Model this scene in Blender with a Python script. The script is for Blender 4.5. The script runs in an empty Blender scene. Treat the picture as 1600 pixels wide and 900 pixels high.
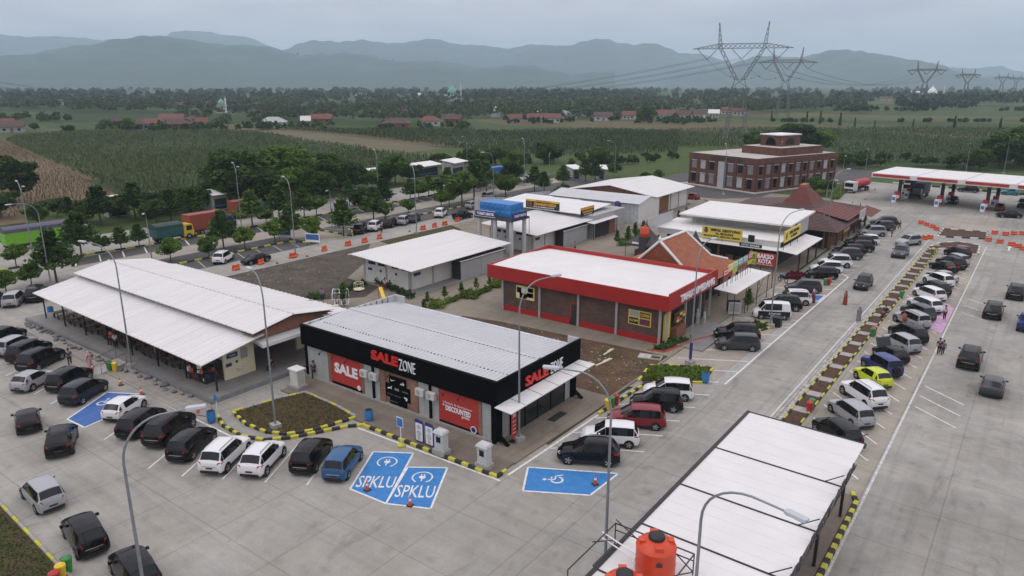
import bpy, bmesh, math, random
import numpy as np
from mathutils import Vector, Matrix

sc = bpy.context.scene
random.seed(7)
RNG = np.random.default_rng(7)
R = math.radians
CH = 25.5                       # camera height above the pavement
# ------------------------------------------------------------------ camera
cam = bpy.data.cameras.new('camera')
cam.sensor_width = 36.0
cam.lens = 36.0 * 1130 / 1600
cam.clip_start = 0.5
cam.clip_end = 40000
camo = bpy.data.objects.new('camera', cam)
sc.collection.objects.link(camo)
camo.location = (0, 0, CH)
PITCH = math.atan(320 / 1130)
YAW = R(36.5)
camo.rotation_euler = (R(90) - PITCH, 0, YAW)
sc.camera = camo
# ------------------------------------------------------------------ world, sun, exposure
w = bpy.data.worlds.new('World')
sc.world = w
w.use_nodes = True
nt = w.node_tree
nt.nodes.clear()
out = nt.nodes.new('ShaderNodeOutputWorld')
bg = nt.nodes.new('ShaderNodeBackground')
bg.inputs['Strength'].default_value = 0.1
sky = nt.nodes.new('ShaderNodeTexSky')
sky.sky_type = 'NISHITA'
sky.sun_disc = False
sky.sun_elevation = R(58)
sky.sun_rotation = R(40)
sky.air_density = 1.0
sky.dust_density = 3.0
tc = nt.nodes.new('ShaderNodeTexCoord')
sep = nt.nodes.new('ShaderNodeSeparateXYZ')
nt.links.new(tc.outputs['Generated'], sep.inputs[0])
zc = nt.nodes.new('ShaderNodeMath'); zc.operation = 'MAXIMUM'; zc.inputs[1].default_value = 0.0
nt.links.new(sep.outputs['Z'], zc.inputs[0])
za = nt.nodes.new('ShaderNodeMath'); za.operation = 'ADD'; za.inputs[1].default_value = 0.16
nt.links.new(zc.outputs[0], za.inputs[0])
dv = nt.nodes.new('ShaderNodeVectorMath'); dv.operation = 'DIVIDE'
cmb = nt.nodes.new('ShaderNodeCombineXYZ'); cmb.inputs[2].default_value = 1.0
nt.links.new(za.outputs[0], cmb.inputs[0]); nt.links.new(za.outputs[0], cmb.inputs[1])
nt.links.new(tc.outputs['Generated'], dv.inputs[0]); nt.links.new(cmb.outputs[0], dv.inputs[1])
ns = nt.nodes.new('ShaderNodeTexNoise'); ns.inputs['Scale'].default_value = 1.15; ns.inputs['Detail'].default_value = 5; ns.inputs['Roughness'].default_value = 0.5
nt.links.new(dv.outputs[0], ns.inputs['Vector'])
cr = nt.nodes.new('ShaderNodeValToRGB')
cr.color_ramp.elements[0].position = 0.36; cr.color_ramp.elements[0].color = (6.2, 5.95, 6.95, 1)
cr.color_ramp.elements[1].position = 0.64; cr.color_ramp.elements[1].color = (8.9, 8.4, 8.75, 1)
nt.links.new(ns.outputs['Fac'], cr.inputs[0])
# an overcast sky is brighter overhead than at the horizon (CIE overcast law)
om = nt.nodes.new('ShaderNodeMath'); om.operation = 'MULTIPLY_ADD'; om.inputs[1].default_value = 1.12; om.inputs[2].default_value = 0.92
nt.links.new(zc.outputs[0], om.inputs[0])
cm = nt.nodes.new('ShaderNodeVectorMath'); cm.operation = 'SCALE'
nt.links.new(cr.outputs[0], cm.inputs[0]); nt.links.new(om.outputs[0], cm.inputs['Scale'])
mx = nt.nodes.new('ShaderNodeMixRGB'); mx.inputs[0].default_value = 0.9
nt.links.new(sky.outputs[0], mx.inputs[1]); nt.links.new(cm.outputs[0], mx.inputs[2])
nt.links.new(mx.outputs[0], bg.inputs[0]); nt.links.new(bg.outputs[0], out.inputs[0])

sl = bpy.data.lights.new('sun', 'SUN')
sl.energy = 0.5
sl.angle = R(35)
sl.color = (1.0, 0.94, 0.87)
so = bpy.data.objects.new('sun', sl)
sc.collection.objects.link(so)
so.rotation_euler = (R(32), 0, R(-40))
so.location = (0, 0, 200)

vs = sc.view_settings
vs.view_transform = 'Standard'; vs.look = 'None'; vs.gamma = 1.0; vs.use_curve_mapping = False
vs.exposure = 0.0
sc.cycles.use_denoising = True
sc.cycles.max_bounces = 6
sc.cycles.diffuse_bounces = 3
sc.cycles.glossy_bounces = 3
sc.cycles.transmission_bounces = 4
sc.cycles.volume_bounces = 2
sc.cycles.transparent_max_bounces = 6
sc.cycles.caustics_reflective = False
sc.cycles.caustics_refractive = False

# ------------------------------------------------------------------ photograph pixel -> place
_U = np.array([-math.sin(YAW), math.cos(YAW)])
def pray(px, py):
    f = 1130.0
    a, b = (px - 800) / f, (450 - py) / f
    c, s = math.cos(PITCH), math.sin(PITCH)
    fwd = c + b * s
    z = -s + b * c
    return np.array([a * math.cos(YAW) - fwd * math.sin(YAW), a * math.sin(YAW) + fwd * math.cos(YAW), z])
def g(px, py, z=0.0):
    """point at height z seen at photograph pixel (px, py)"""
    d = pray(px, py); t = (z - CH) / d[2]
    return (d[0] * t, d[1] * t)
def at_dist(px, py, dist):
    d = pray(px, py); t = dist / math.hypot(d[0], d[1])
    return (d[0] * t, d[1] * t, CH + d[2] * t)
def hgt(px, yb, yt):
    """height of an upright whose foot is at row yb and top at row yt"""
    x, y = g(px, yb); D = math.hypot(x, y)
    fw = x * _U[0] + y * _U[1]
    # row of a point at height z above the foot
    lo, hi = 0, 400
    for _ in range(50):
        m = (lo + hi) / 2
        c, s = math.cos(PITCH), math.sin(PITCH)
        zz = m - CH
        row = 450 - 1130 * (fw * s + zz * c) / (fw * c - zz * s)
        if row > yt: lo = m
        else: hi = m
    return lo

# ------------------------------------------------------------------ materials
MATS = {}
def nodes(m):
    m.use_nodes = True
    return m.node_tree, m.node_tree.nodes, m.node_tree.links
def mat(name, col, rough=0.7, metal=0.0, var=0.12, scale=3.0, spec=0.4, bump=0.0, bscale=None, coat=0.0, col2=None, detail=6, obj=False, stretch=None):
    """principled material whose colour wanders between col*(1-var) and col*(1+var) (or col and col2)"""
    if name in MATS: return MATS[name]
    m = bpy.data.materials.new(name); MATS[name] = m
    t, N, L = nodes(m)
    b = N['Principled BSDF']
    b.inputs['Roughness'].default_value = rough
    b.inputs['Metallic'].default_value = metal
    b.inputs['Specular IOR Level'].default_value = spec
    if coat: 
        b.inputs['Coat Weight'].default_value = coat
        b.inputs['Coat Roughness'].default_value = 0.05
    c = tuple(col)
    if var <= 0 and not col2:
        b.inputs['Base Color'].default_value = c + (1,)
    else:
        geo = N.new('ShaderNodeNewGeometry')
        src = geo.outputs['Position']
        if obj:
            tc = N.new('ShaderNodeTexCoord'); src = tc.outputs['Object']
        if stretch:
            mp = N.new('ShaderNodeMapping'); mp.inputs['Scale'].default_value = stretch
            L.new(src, mp.inputs['Vector']); src = mp.outputs[0]
        n = N.new('ShaderNodeTexNoise'); n.inputs['Scale'].default_value = scale; n.inputs['Detail'].default_value = detail; n.inputs['Roughness'].default_value = 0.6
        L.new(src, n.inputs['Vector'])
        r = N.new('ShaderNodeValToRGB')
        r.color_ramp.elements[0].position = 0.3; r.color_ramp.elements[1].position = 0.7
        a = tuple(max(0, v * (1 - var)) for v in c); z = tuple(min(1, v * (1 + var)) for v in c)
        if col2: a, z = c, tuple(col2)
        r.color_ramp.elements[0].color = a + (1,); r.color_ramp.elements[1].color = z + (1,)
        L.new(n.outputs['Fac'], r.inputs[0]); L.new(r.outputs[0], b.inputs['Base Color'])
        if bump:
            n2 = N.new('ShaderNodeTexNoise'); n2.inputs['Scale'].default_value = bscale or scale * 4; n2.inputs['Detail'].default_value = 4
            L.new(src, n2.inputs['Vector'])
            bp = N.new('ShaderNodeBump'); bp.inputs['Strength'].default_value = bump; bp.inputs['Distance'].default_value = 0.05
            L.new(n2.outputs['Fac'], bp.inputs['Height']); L.new(bp.outputs[0], b.inputs['Normal'])
    return m

def concrete_mat(name, col, slabx=0, slaby=0, stain=0.35, joint=0.72, offx=0.0, offy=0.0, warm=(1.02, 0.955, 0.86), swirl=True, tracks=(1.6, 0.04, 1)):
    m = bpy.data.materials.new(name); MATS[name] = m
    t, N, L = nodes(m)
    b = N['Principled BSDF']; b.inputs['Roughness'].default_value = 0.8; b.inputs['Specular IOR Level'].default_value = 0.3
    geo = N.new('ShaderNodeNewGeometry')
    def noise(scale, detail, rough=0.6, st=None, dist=0):
        n = N.new('ShaderNodeTexNoise'); n.inputs['Scale'].default_value = scale; n.inputs['Detail'].default_value = detail; n.inputs['Roughness'].default_value = rough; n.inputs['Distortion'].default_value = dist
        if st:
            mp = N.new('ShaderNodeMapping'); mp.inputs['Scale'].default_value = st
            L.new(geo.outputs['Position'], mp.inputs[0]); L.new(mp.outputs[0], n.inputs['Vector'])
        else: L.new(geo.outputs['Position'], n.inputs['Vector'])
        return n.outputs['Fac']
    def ramp(f, p0, p1, v0, v1):
        r = N.new('ShaderNodeMapRange'); r.inputs[1].default_value = p0; r.inputs[2].default_value = p1; r.inputs[3].default_value = v0; r.inputs[4].default_value = v1
        L.new(f, r.inputs[0]); return r.outputs[0]
    def mul(a, c):
        n = N.new('ShaderNodeMath'); n.operation = 'MULTIPLY'; L.new(a, n.inputs[0]); L.new(c, n.inputs[1]); return n.outputs[0]
    f = ramp(noise(0.12, 5), 0.3, 0.7, 1 - stain * 0.45, 1 + stain * 0.25)
    f = mul(f, ramp(noise(0.9, 6, 0.65, None, 0.6), 0.28, 0.62, 1 - stain * 0.26, 1.03))
    f = mul(f, ramp(noise(7, 4), 0.3, 0.7, 0.93, 1.06))
    # dark tyre and oil stains, drawn out along the direction of travel
    f = mul(f, ramp(noise(0.55, 6, 0.7, (1.0, 0.35, 1), 0.8), 0.57, 0.78, 1.0, 1 - stain * 0.8))
    # oil drips and long tyre tracks
    vr = N.new('ShaderNodeTexVoronoi'); vr.inputs['Scale'].default_value = 0.33; vr.voronoi_dimensions = '2D'
    nv = N.new('ShaderNodeTexNoise'); nv.inputs['Scale'].default_value = 1.3; L.new(geo.outputs['Position'], nv.inputs['Vector'])
    av = N.new('ShaderNodeVectorMath'); av.operation = 'ADD'; L.new(geo.outputs['Position'], av.inputs[0]); L.new(nv.outputs['Color'], av.inputs[1]); L.new(av.outputs[0], vr.inputs['Vector'])
    f = mul(f, ramp(vr.outputs['Distance'], 0.02, 0.13, 1 - stain * 0.3, 1.0))
    f = mul(f, ramp(noise(1.0, 4, 0.6, tracks), 0.52, 0.74, 1.0, 1 - stain * 0.35))
    if swirl: f = mul(f, ramp(noise(1.1, 3, 0.5, (0.22, 1.5, 1), 0.5), 0.3, 0.7, 0.95, 1.05))
    sepn = N.new('ShaderNodeSeparateXYZ'); L.new(geo.outputs['Position'], sepn.inputs[0])
    for ax, size, off in (('X', slabx, offx), ('Y', slaby, offy)):
        if not size: continue
        a = N.new('ShaderNodeMath'); a.operation = 'ADD'; a.inputs[1].default_value = off + 1000 * size
        L.new(sepn.outputs[ax], a.inputs[0])
        p = N.new('ShaderNodeMath'); p.operation = 'PINGPONG'; p.inputs[1].default_value = size / 2
        L.new(a.outputs[0], p.inputs[0])
        f = mul(f, ramp(p.outputs[0], 0.015, 0.05, joint, 1.0))
        # each slab has its own tone
        d = N.new('ShaderNodeMath'); d.operation = 'DIVIDE'; d.inputs[1].default_value = size; L.new(a.outputs[0], d.inputs[0])
        rd = N.new('ShaderNodeMath'); rd.operation = 'ROUND'; L.new(d.outputs[0], rd.inputs[0])
        wn = N.new('ShaderNodeTexWhiteNoise'); wn.noise_dimensions = '1D'; L.new(rd.outputs[0], wn.inputs['W'])
        f = mul(f, ramp(wn.outputs['Value'], 0, 1, 0.965, 1.03))
    hue = N.new('ShaderNodeMixRGB'); hue.inputs[1].default_value = tuple(c * v for c, v in zip(col, warm)) + (1,); hue.inputs[2].default_value = tuple(col) + (1,)
    L.new(noise(0.25, 4), hue.inputs[0])
    sc_ = N.new('ShaderNodeVectorMath'); sc_.operation = 'SCALE'; L.new(hue.outputs[0], sc_.inputs[0]); L.new(f, sc_.inputs['Scale'])
    L.new(sc_.outputs[0], b.inputs['Base Color'])
    bp = N.new('ShaderNodeBump'); bp.inputs['Strength'].default_value = 0.25; bp.inputs['Distance'].default_value = 0.01
    L.new(noise(30, 3), bp.inputs['Height']); L.new(bp.outputs[0], b.inputs['Normal'])
    return m

def earth_mat(name, c1, c2, green=0.5, gc=(0.05, 0.07, 0.02)):
    m = bpy.data.materials.new(name); MATS[name] = m
    t, N, L = nodes(m); b = N['Principled BSDF']; b.inputs['Roughness'].default_value = 0.95; b.inputs['Specular IOR Level'].default_value = 0.15
    geo = N.new('ShaderNodeNewGeometry')
    def noise(s, d=6, r=0.65):
        n = N.new('ShaderNodeTexNoise'); n.inputs['Scale'].default_value = s; n.inputs['Detail'].default_value = d; n.inputs['Roughness'].default_value = r; n.inputs['Distortion'].default_value = 0.4
        L.new(geo.outputs['Position'], n.inputs['Vector']); return n.outputs['Fac']
    def rng_(f, a, c, u, v):
        r = N.new('ShaderNodeMapRange'); r.inputs[1].default_value = a; r.inputs[2].default_value = c; r.inputs[3].default_value = u; r.inputs[4].default_value = v; L.new(f, r.inputs[0]); return r.outputs[0]
    x = N.new('ShaderNodeMixRGB'); x.inputs[1].default_value = tuple(c1) + (1,); x.inputs[2].default_value = tuple(c2) + (1,); L.new(rng_(noise(0.4), 0.35, 0.65, 0, 1), x.inputs[0])
    y = N.new('ShaderNodeMixRGB'); y.inputs[2].default_value = tuple(gc) + (1,); L.new(x.outputs[0], y.inputs[1]); L.new(rng_(noise(0.55, 8, 0.75), 0.50, 0.62, 0, green), y.inputs[0])
    v = N.new('ShaderNodeVectorMath'); v.operation = 'SCALE'; L.new(y.outputs[0], v.inputs[0]); L.new(rng_(noise(4.5, 5, 0.8), 0.3, 0.7, 0.55, 1.5), v.inputs['Scale'])
    L.new(v.outputs[0], b.inputs['Base Color'])
    bp = N.new('ShaderNodeBump'); bp.inputs['Strength'].default_value = 0.9; bp.inputs['Distance'].default_value = 0.12; L.new(noise(3.0, 6, 0.7), bp.inputs['Height']); L.new(bp.outputs[0], b.inputs['Normal'])
    return m

def brick_mat(name, c1, c2, mortar, bw=0.24, bh=0.07):
    m = bpy.data.materials.new(name); MATS[name] = m
    t, N, L = nodes(m); b = N['Principled BSDF']; b.inputs['Roughness'].default_value = 0.85
    geo = N.new('ShaderNodeTexCoord'); s = N.new('ShaderNodeSeparateXYZ'); L.new(geo.outputs['Object'], s.inputs[0])
    a = N.new('ShaderNodeMath'); a.operation = 'ADD'; L.new(s.outputs['X'], a.inputs[0]); L.new(s.outputs['Y'], a.inputs[1])
    c = N.new('ShaderNodeCombineXYZ'); L.new(a.outputs[0], c.inputs[0]); L.new(s.outputs['Z'], c.inputs[1])
    br = N.new('ShaderNodeTexBrick'); br.inputs['Scale'].default_value = 1.0
    br.inputs['Brick Width'].default_value = bw; br.inputs['Row Height'].default_value = bh; br.inputs['Mortar Size'].default_value = 0.008
    br.inputs['Color1'].default_value = tuple(c1) + (1,); br.inputs['Color2'].default_value = tuple(c2) + (1,); br.inputs['Mortar'].default_value = tuple(mortar) + (1,)
    L.new(c.outputs[0], br.inputs['Vector'])
    n = N.new('ShaderNodeTexNoise'); n.inputs['Scale'].default_value = 0.7; n.inputs['Detail'].default_value = 5; L.new(geo.outputs['Object'], n.inputs['Vector'])
    r = N.new('ShaderNodeMapRange'); r.inputs[1].default_value = 0.3; r.inputs[2].default_value = 0.7; r.inputs[3].default_value = 0.7; r.inputs[4].default_value = 1.2; L.new(n.outputs['Fac'], r.inputs[0])
    v = N.new('ShaderNodeVectorMath'); v.operation = 'SCALE'; L.new(br.outputs['Color'], v.inputs[0]); L.new(r.outputs[0], v.inputs['Scale'])
    L.new(v.outputs[0], b.inputs['Base Color'])
    return m

def leaf_mat(name, c1, c2, scale=0.8):
    m = bpy.data.materials.new(name); MATS[name] = m
    t, N, L = nodes(m); b = N['Principled BSDF']; b.inputs['Roughness'].default_value = 0.6; b.inputs['Specular IOR Level'].default_value = 0.25
    geo = N.new('ShaderNodeNewGeometry')
    n = N.new('ShaderNodeTexNoise'); n.inputs['Scale'].default_value = scale; n.inputs['Detail'].default_value = 6; n.inputs['Roughness'].default_value = 0.75
    L.new(geo.outputs['Position'], n.inputs['Vector'])
    oi = N.new('ShaderNodeObjectInfo')
    ad = N.new('ShaderNodeMath'); ad.operation = 'MULTIPLY_ADD'; ad.inputs[1].default_value = 0.35; ad.inputs[2].default_value = -0.17
    L.new(oi.outputs['Random'], ad.inputs[0])
    a2 = N.new('ShaderNodeMath'); a2.operation = 'ADD'; L.new(n.outputs['Fac'], a2.inputs[0]); L.new(ad.outputs[0], a2.inputs[1])
    r = N.new('ShaderNodeValToRGB'); r.color_ramp.elements[0].position = 0.25; r.color_ramp.elements[1].position = 0.75
    r.color_ramp.elements[0].color = tuple(c1) + (1,); r.color_ramp.elements[1].color = tuple(c2) + (1,)
    L.new(a2.outputs[0], r.inputs[0]); L.new(r.outputs[0], b.inputs['Base Color'])
    tr = N.new('ShaderNodeBsdfTranslucent'); L.new(r.outputs[0], tr.inputs['Color'])
    ms = N.new('ShaderNodeMixShader'); ms.inputs[0].default_value = 0.25
    L.new(b.outputs[0], ms.inputs[1]); L.new(tr.outputs[0], ms.inputs[2]); L.new(ms.outputs[0], N['Material Output'].inputs['Surface'])
    return m

# ------------------------------------------------------------------ object helpers
COL = sc.collection
def tag(o, label=None, cat=None, group=None, kind=None):
    if label: o['label'] = label
    if cat: o['category'] = cat
    if group: o['group'] = group
    if kind: o['kind'] = kind
    return o
def thing(name, label, cat, loc=(0, 0, 0), rz=0.0, group=None):
    o = bpy.data.objects.new(name, None); COL.objects.link(o)
    o.empty_display_size = 0.3
    o.location = (loc[0], loc[1], loc[2] if len(loc) > 2 else 0)
    o.rotation_euler = (0, 0, R(rz))
    return tag(o, label, cat, group)
def setting(name, loc=(0, 0, 0)):
    o = bpy.data.objects.new(name, None); COL.objects.link(o); o.location = loc
    o['kind'] = 'structure'
    return o
def copy_tree(o, parent=None):
    c = o.copy(); COL.objects.link(c)
    if parent is not None:
        c.parent = parent
    for ch in KIDS.get(o.as_pointer(), []):
        KIDS.setdefault(c.as_pointer(), []).append(copy_tree(ch, c))
    return c
KIDS = {}
_ones = 'first second third fourth fifth sixth seventh eighth ninth tenth eleventh twelfth thirteenth fourteenth fifteenth sixteenth seventeenth eighteenth nineteenth'.split()
_tens = 'twent thirt fort fift sixt sevent eight'.split()
ORD = _ones + [(_tens[n // 10 - 2] + ('ieth' if n % 10 == 0 else 'y-' + _ones[n % 10 - 1])) for n in range(20, 90)]
def own(o, parent):
    o.parent = parent
    KIDS.setdefault(parent.as_pointer(), []).append(o)

class MB:
    """collects faces; build() links them as ONE mesh object"""
    def __init__(s): s.v = []; s.f = []
    def add(s, vs, fs):
        n = len(s.v); s.v.extend(vs); s.f.extend([tuple(i + n for i in f) for f in fs]); return s
    def box(s, x0, x1, y0, y1, z0, z1):
        return s.add([(x0, y0, z0), (x1, y0, z0), (x1, y1, z0), (x0, y1, z0), (x0, y0, z1), (x1, y0, z1), (x1, y1, z1), (x0, y1, z1)],
                     [(3, 2, 1, 0), (4, 5, 6, 7), (0, 1, 5, 4), (1, 2, 6, 5), (2, 3, 7, 6), (3, 0, 4, 7)])
    def obox(s, c, size, rz=0.0):
        cx, cy, cz = c; a, b, h = (v / 2 for v in size); co, si = math.cos(R(rz)), math.sin(R(rz))
        P = [(cx + x * co - y * si, cy + x * si + y * co, cz + z) for z in (-h, h) for x, y in ((-a, -b), (a, -b), (a, b), (-a, b))]
        return s.add(P, [(3, 2, 1, 0), (4, 5, 6, 7), (0, 1, 5, 4), (1, 2, 6, 5), (2, 3, 7, 6), (3, 0, 4, 7)])
    def prism(s, pts, z0, z1):
        """vertical prism over a counter-clockwise outline"""
        n = len(pts)
        V = [(p[0], p[1], z0) for p in pts] + [(p[0], p[1], z1) for p in pts]
        F = [tuple(range(n - 1, -1, -1)), tuple(range(n, 2 * n))] + [(i, (i + 1) % n, n + (i + 1) % n, n + i) for i in range(n)]
        return s.add(V, F)
    def sheet(s, pts, z):
        return s.add([(p[0], p[1], z if len(p) < 3 else p[2]) for p in pts], [tuple(range(len(pts)))])
    def slab4(s, a, b, c, d, t):
        """thick panel: a,b,c,d its upper corners (ccw from above), t its thickness"""
        V = [a, b, c, d] + [(p[0], p[1], p[2] - t) for p in (a, b, c, d)]
        return s.add(V, [(0, 1, 2, 3), (7, 6, 5, 4), (0, 4, 5, 1), (1, 5, 6, 2), (2, 6, 7, 3), (3, 7, 4, 0)])
    def ribbed(s, a, b, c, d, pitch=0.5, h=0.05, t=0.06):
        """ribbed metal sheet: ribs run from edge a-b to edge d-c, spaced along a-b"""
        A, B, C, D = (np.array(p, float) for p in (a, b, c, d))
        n = max(2, int(round(np.linalg.norm(B - A) / pitch)))
        prof = [(0.0, 0), (0.30, 0), (0.42, 1), (0.70, 1), (0.82, 0)]
        us = [((i + u) / n, k) for i in range(n) for u, k in prof] + [(1.0, 0)]
        V = []
        for u, k in us:
            for p in (A + (B - A) * u, D + (C - D) * u):
                V.append((p[0], p[1], p[2] + k * h))
        m = len(us)
        F = [(2 * i, 2 * i + 2, 2 * i + 3, 2 * i + 1) for i in range(m - 1)]
        o = len(V)
        V += [(p[0], p[1], p[2] - t) for p in (A, B, C, D)]
        F += [(o + 3, o + 2, o + 1, o), (0, 1, o + 3, o), (2 * m - 1, 2 * m - 2, o + 1, o + 2)]
        F += [tuple([2 * i for i in range(m - 1, -1, -1)] + [o, o + 1]), tuple([2 * i + 1 for i in range(m)] + [o + 2, o + 3])]
        return s.add(V, F)
    def tube(s, pts, rad, n=8, cap=True):
        """round bar along a polyline; rad a number or one per point"""
        P = [Vector(p) for p in pts]; m = len(P)
        rad = [rad] * m if not hasattr(rad, '__len__') else list(rad)
        V = []; F = []
        up = None
        for i, p in enumerate(P):
            t = (P[min(i + 1, m - 1)] - P[max(i - 1, 0)]).normalized()
            if up is None:
                up = Vector((0, 0, 1)) if abs(t.z) < 0.9 else Vector((1, 0, 0))
            x = t.cross(up)
            if x.length < 1e-5: x = t.cross(Vector((0, 1, 0)))
            x.normalize(); y = x.cross(t).normalized(); up = y
            for k in range(n):
                an = 2 * math.pi * k / n
                q = p + x * (math.cos(an) * rad[i]) + y * (math.sin(an) * rad[i])
                V.append(tuple(q))
        for i in range(m - 1):
            for k in range(n):
                F.append((i * n + k, i * n + (k + 1) % n, (i + 1) * n + (k + 1) % n, (i + 1) * n + k))
        if cap:
            F.append(tuple(range(n - 1, -1, -1))); F.append(tuple(range((m - 1) * n, m * n)))
        return s.add(V, F)
    def cyl(s, c, r0, r1, z0, z1, n=12):
        V = [(c[0] + math.cos(2 * math.pi * k / n) * r, c[1] + math.sin(2 * math.pi * k / n) * r, z) for r, z in ((r0, z0), (r1, z1)) for k in range(n)]
        return s.add(V, [tuple(range(n - 1, -1, -1)), tuple(range(n, 2 * n))] + [(k, (k + 1) % n, n + (k + 1) % n, n + k) for k in range(n)])
    def lathe(s, prof, n=16, c=(0, 0)):
        """surface of revolution about a vertical axis; prof = [(radius, z), ...] from bottom up"""
        V = [(c[0] + math.cos(2 * math.pi * k / n) * r, c[1] + math.sin(2 * math.pi * k / n) * r, z) for r, z in prof for k in range(n)]
        m = len(prof)
        F = [(i * n + k, i * n + (k + 1) % n, (i + 1) * n + (k + 1) % n, (i + 1) * n + k) for i in range(m - 1) for k in range(n)]
        F += [tuple(range(n - 1, -1, -1)), tuple(range((m - 1) * n, m * n))]
        return s.add(V, F)
    def mesh(s, name, smooth=None):
        me = bpy.data.meshes.new(name); me.from_pydata(s.v, [], s.f)
        if smooth:
            me.polygons.foreach_set('use_smooth', [True] * len(me.polygons))
            me.set_sharp_from_angle(angle=R(smooth))
        me.update(); return me
    def build(s, name, m, parent=None, smooth=None, world=False, loc=None, rz=0):
        if parent is not None and world:
            l = parent.location; s.v = [(x - l.x, y - l.y, z - l.z) for x, y, z in s.v]
        me = s.mesh(name, smooth)
        return link(name, me, m, parent, loc, rz)
def link(name, me, m, parent=None, loc=None, rz=0):
    o = bpy.data.objects.new(name, me); COL.objects.link(o)
    if m is not None and not me.materials: me.materials.append(MATS[m] if isinstance(m, str) else m)
    elif m is not None and me.materials and me.materials[0] != (MATS[m] if isinstance(m, str) else m):
        o.material_slots[0].link = 'OBJECT'; o.material_slots[0].material = MATS[m] if isinstance(m, str) else m
    if parent is not None: own(o, parent)
    if loc is not None: o.location = loc
    if rz: o.rotation_euler = (0, 0, R(rz))
    return o
def struct(o): o['kind'] = 'structure'; return o
def repaint(o, m):
    o.material_slots[0].link = 'OBJECT'; o.material_slots[0].material = MATS[m] if isinstance(m, str) else m

FONT = None
_TXT = {}
def text_mesh(txt, size=1.0, depth=0.02, bold=0.0, width=None, squeeze=1.0, shear=0.0):
    """letters as a mesh in the XZ plane, reading along +X, centred, facing -Y"""
    key = (txt, size, depth, bold, width, squeeze, shear)
    if key in _TXT: return _TXT[key]
    c = bpy.data.curves.new('t', 'FONT'); c.body = txt; c.size = 1.0; c.extrude = 0.01; c.offset = bold; c.shear = shear
    c.align_x = 'CENTER'; c.align_y = 'CENTER'; c.resolution_u = 2; c.space_line = 0.95
    o = bpy.data.objects.new('t', c); COL.objects.link(o)
    dg = bpy.context.evaluated_depsgraph_get(); dg.update()
    me = bpy.data.meshes.new_from_object(o.evaluated_get(dg))
    bpy.data.objects.remove(o); bpy.data.curves.remove(c)
    n = len(me.vertices); a = np.empty(n * 3); me.vertices.foreach_get('co', a); a = a.reshape(-1, 3)
    x0, x1 = a[:, 0].min(), a[:, 0].max(); y0, y1 = a[:, 1].min(), a[:, 1].max()
    a[:, 0] -= (x0 + x1) / 2; a[:, 1] -= (y0 + y1) / 2
    k = size / (y1 - y0)                       # size = height of the lettering
    kx = k * squeeze if width is None else width / (x1 - x0)
    b = np.stack([a[:, 0] * kx, -a[:, 2] / 0.01 * depth / 2, a[:, 1] * k], 1)
    me.vertices.foreach_set('co', b.ravel()); me.update()
    _TXT[key] = me
    return me
def lettering(name, txt, m, parent, loc, rz=0, size=1.0, width=None, bold=0.0, depth=0.03, squeeze=1.0, flat=False, shear=0.0):
    me = text_mesh(txt, size, depth, bold, width, squeeze, shear).copy()
    o = link(name, me, m, parent, loc, rz)
    if flat: o.rotation_euler = (R(-90), 0, R(rz))
    return o
# ------------------------------------------------------------------ palette
mat('white_roof', (0.645, 0.635, 0.61), 0.5, var=0.055, scale=0.9, stretch=(1.4, .12, .5), detail=3)
mat('white_panel', (0.69, 0.68, 0.655), 0.5, var=0.05, scale=0.5)
mat('zinc', (0.52, 0.525, 0.53), 0.42, metal=0.2, var=0.05, scale=0.5)
mat('zinc_wall', (0.55, 0.58, 0.60), 0.45, metal=0.3, var=0.2, scale=1.5)
mat('black_panel', (0.003, 0.0033, 0.0036), 0.7, var=0.2, spec=0.06)
mat('black_metal', (0.02, 0.02, 0.022), 0.5, var=0.2)
mat('dark_steel', (0.05, 0.045, 0.045), 0.6, var=0.3)
mat('galv', (0.30, 0.32, 0.33), 0.45, metal=0.5, var=0.1, scale=2)
mat('pole_grey', (0.26, 0.28, 0.29), 0.5, metal=0.4, var=0.1, scale=2)
mat('lamp_white', (0.46, 0.49, 0.52), 0.4, var=0.03)
mat('lens', (0.35, 0.42, 0.45), 0.15, var=0.05)
mat('red_panel', (0.36, 0.022, 0.02), 0.45, var=0.08, scale=0.5)
mat('red_paint', (0.42, 0.035, 0.03), 0.5, var=0.12, scale=1)
mat('poster_red', (0.45, 0.045, 0.035), 0.5, var=0.05, scale=0.6)
mat('cream_wall', (0.72, 0.67, 0.46), 0.8, var=0.06, scale=1)
mat('white_wall', (0.62, 0.62, 0.58), 0.8, var=0.09, scale=0.8, bump=0.05)
mat('grey_wall', (0.36, 0.36, 0.35), 0.8, var=0.1, scale=0.9)
mat('shutter', (0.42, 0.44, 0.45), 0.5, var=0.05, scale=2)
mat('grey_cladding', (0.40, 0.42, 0.40), 0.6, var=0.08, scale=1.5)
mat('grey_tile', (0.20, 0.21, 0.22), 0.6, var=0.18, scale=2)
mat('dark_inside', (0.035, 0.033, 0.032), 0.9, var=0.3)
mat('wood', (0.16, 0.08, 0.045), 0.6, var=0.3, scale=4)
mat('brown_wall', (0.22, 0.105, 0.06), 0.8, var=0.2)
mat('rust_soffit', (0.23, 0.10, 0.06), 0.7, var=0.2)
mat('tile_orange', (0.33, 0.115, 0.055), 0.75, var=0.22, scale=1.6)
mat('tile_brown', (0.085, 0.045, 0.04), 0.75, var=0.22, scale=1.6)
mat('tile_red', (0.145, 0.046, 0.037), 0.75, var=0.22, scale=1.6)
mat('white_trim', (0.74, 0.74, 0.72), 0.6, var=0.05)
mat('road_white', (0.66, 0.66, 0.63), 0.7, var=0.22, scale=3.5)
mat('road_worn', (0.52, 0.51, 0.48), 0.75, var=0.3, scale=3.0)
mat('bay_blue', (0.035, 0.19, 0.46), 0.65, var=0.16, scale=1.6)
mat('bay_deep', (0.05, 0.13, 0.36), 0.65, var=0.2, scale=1.6)
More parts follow.
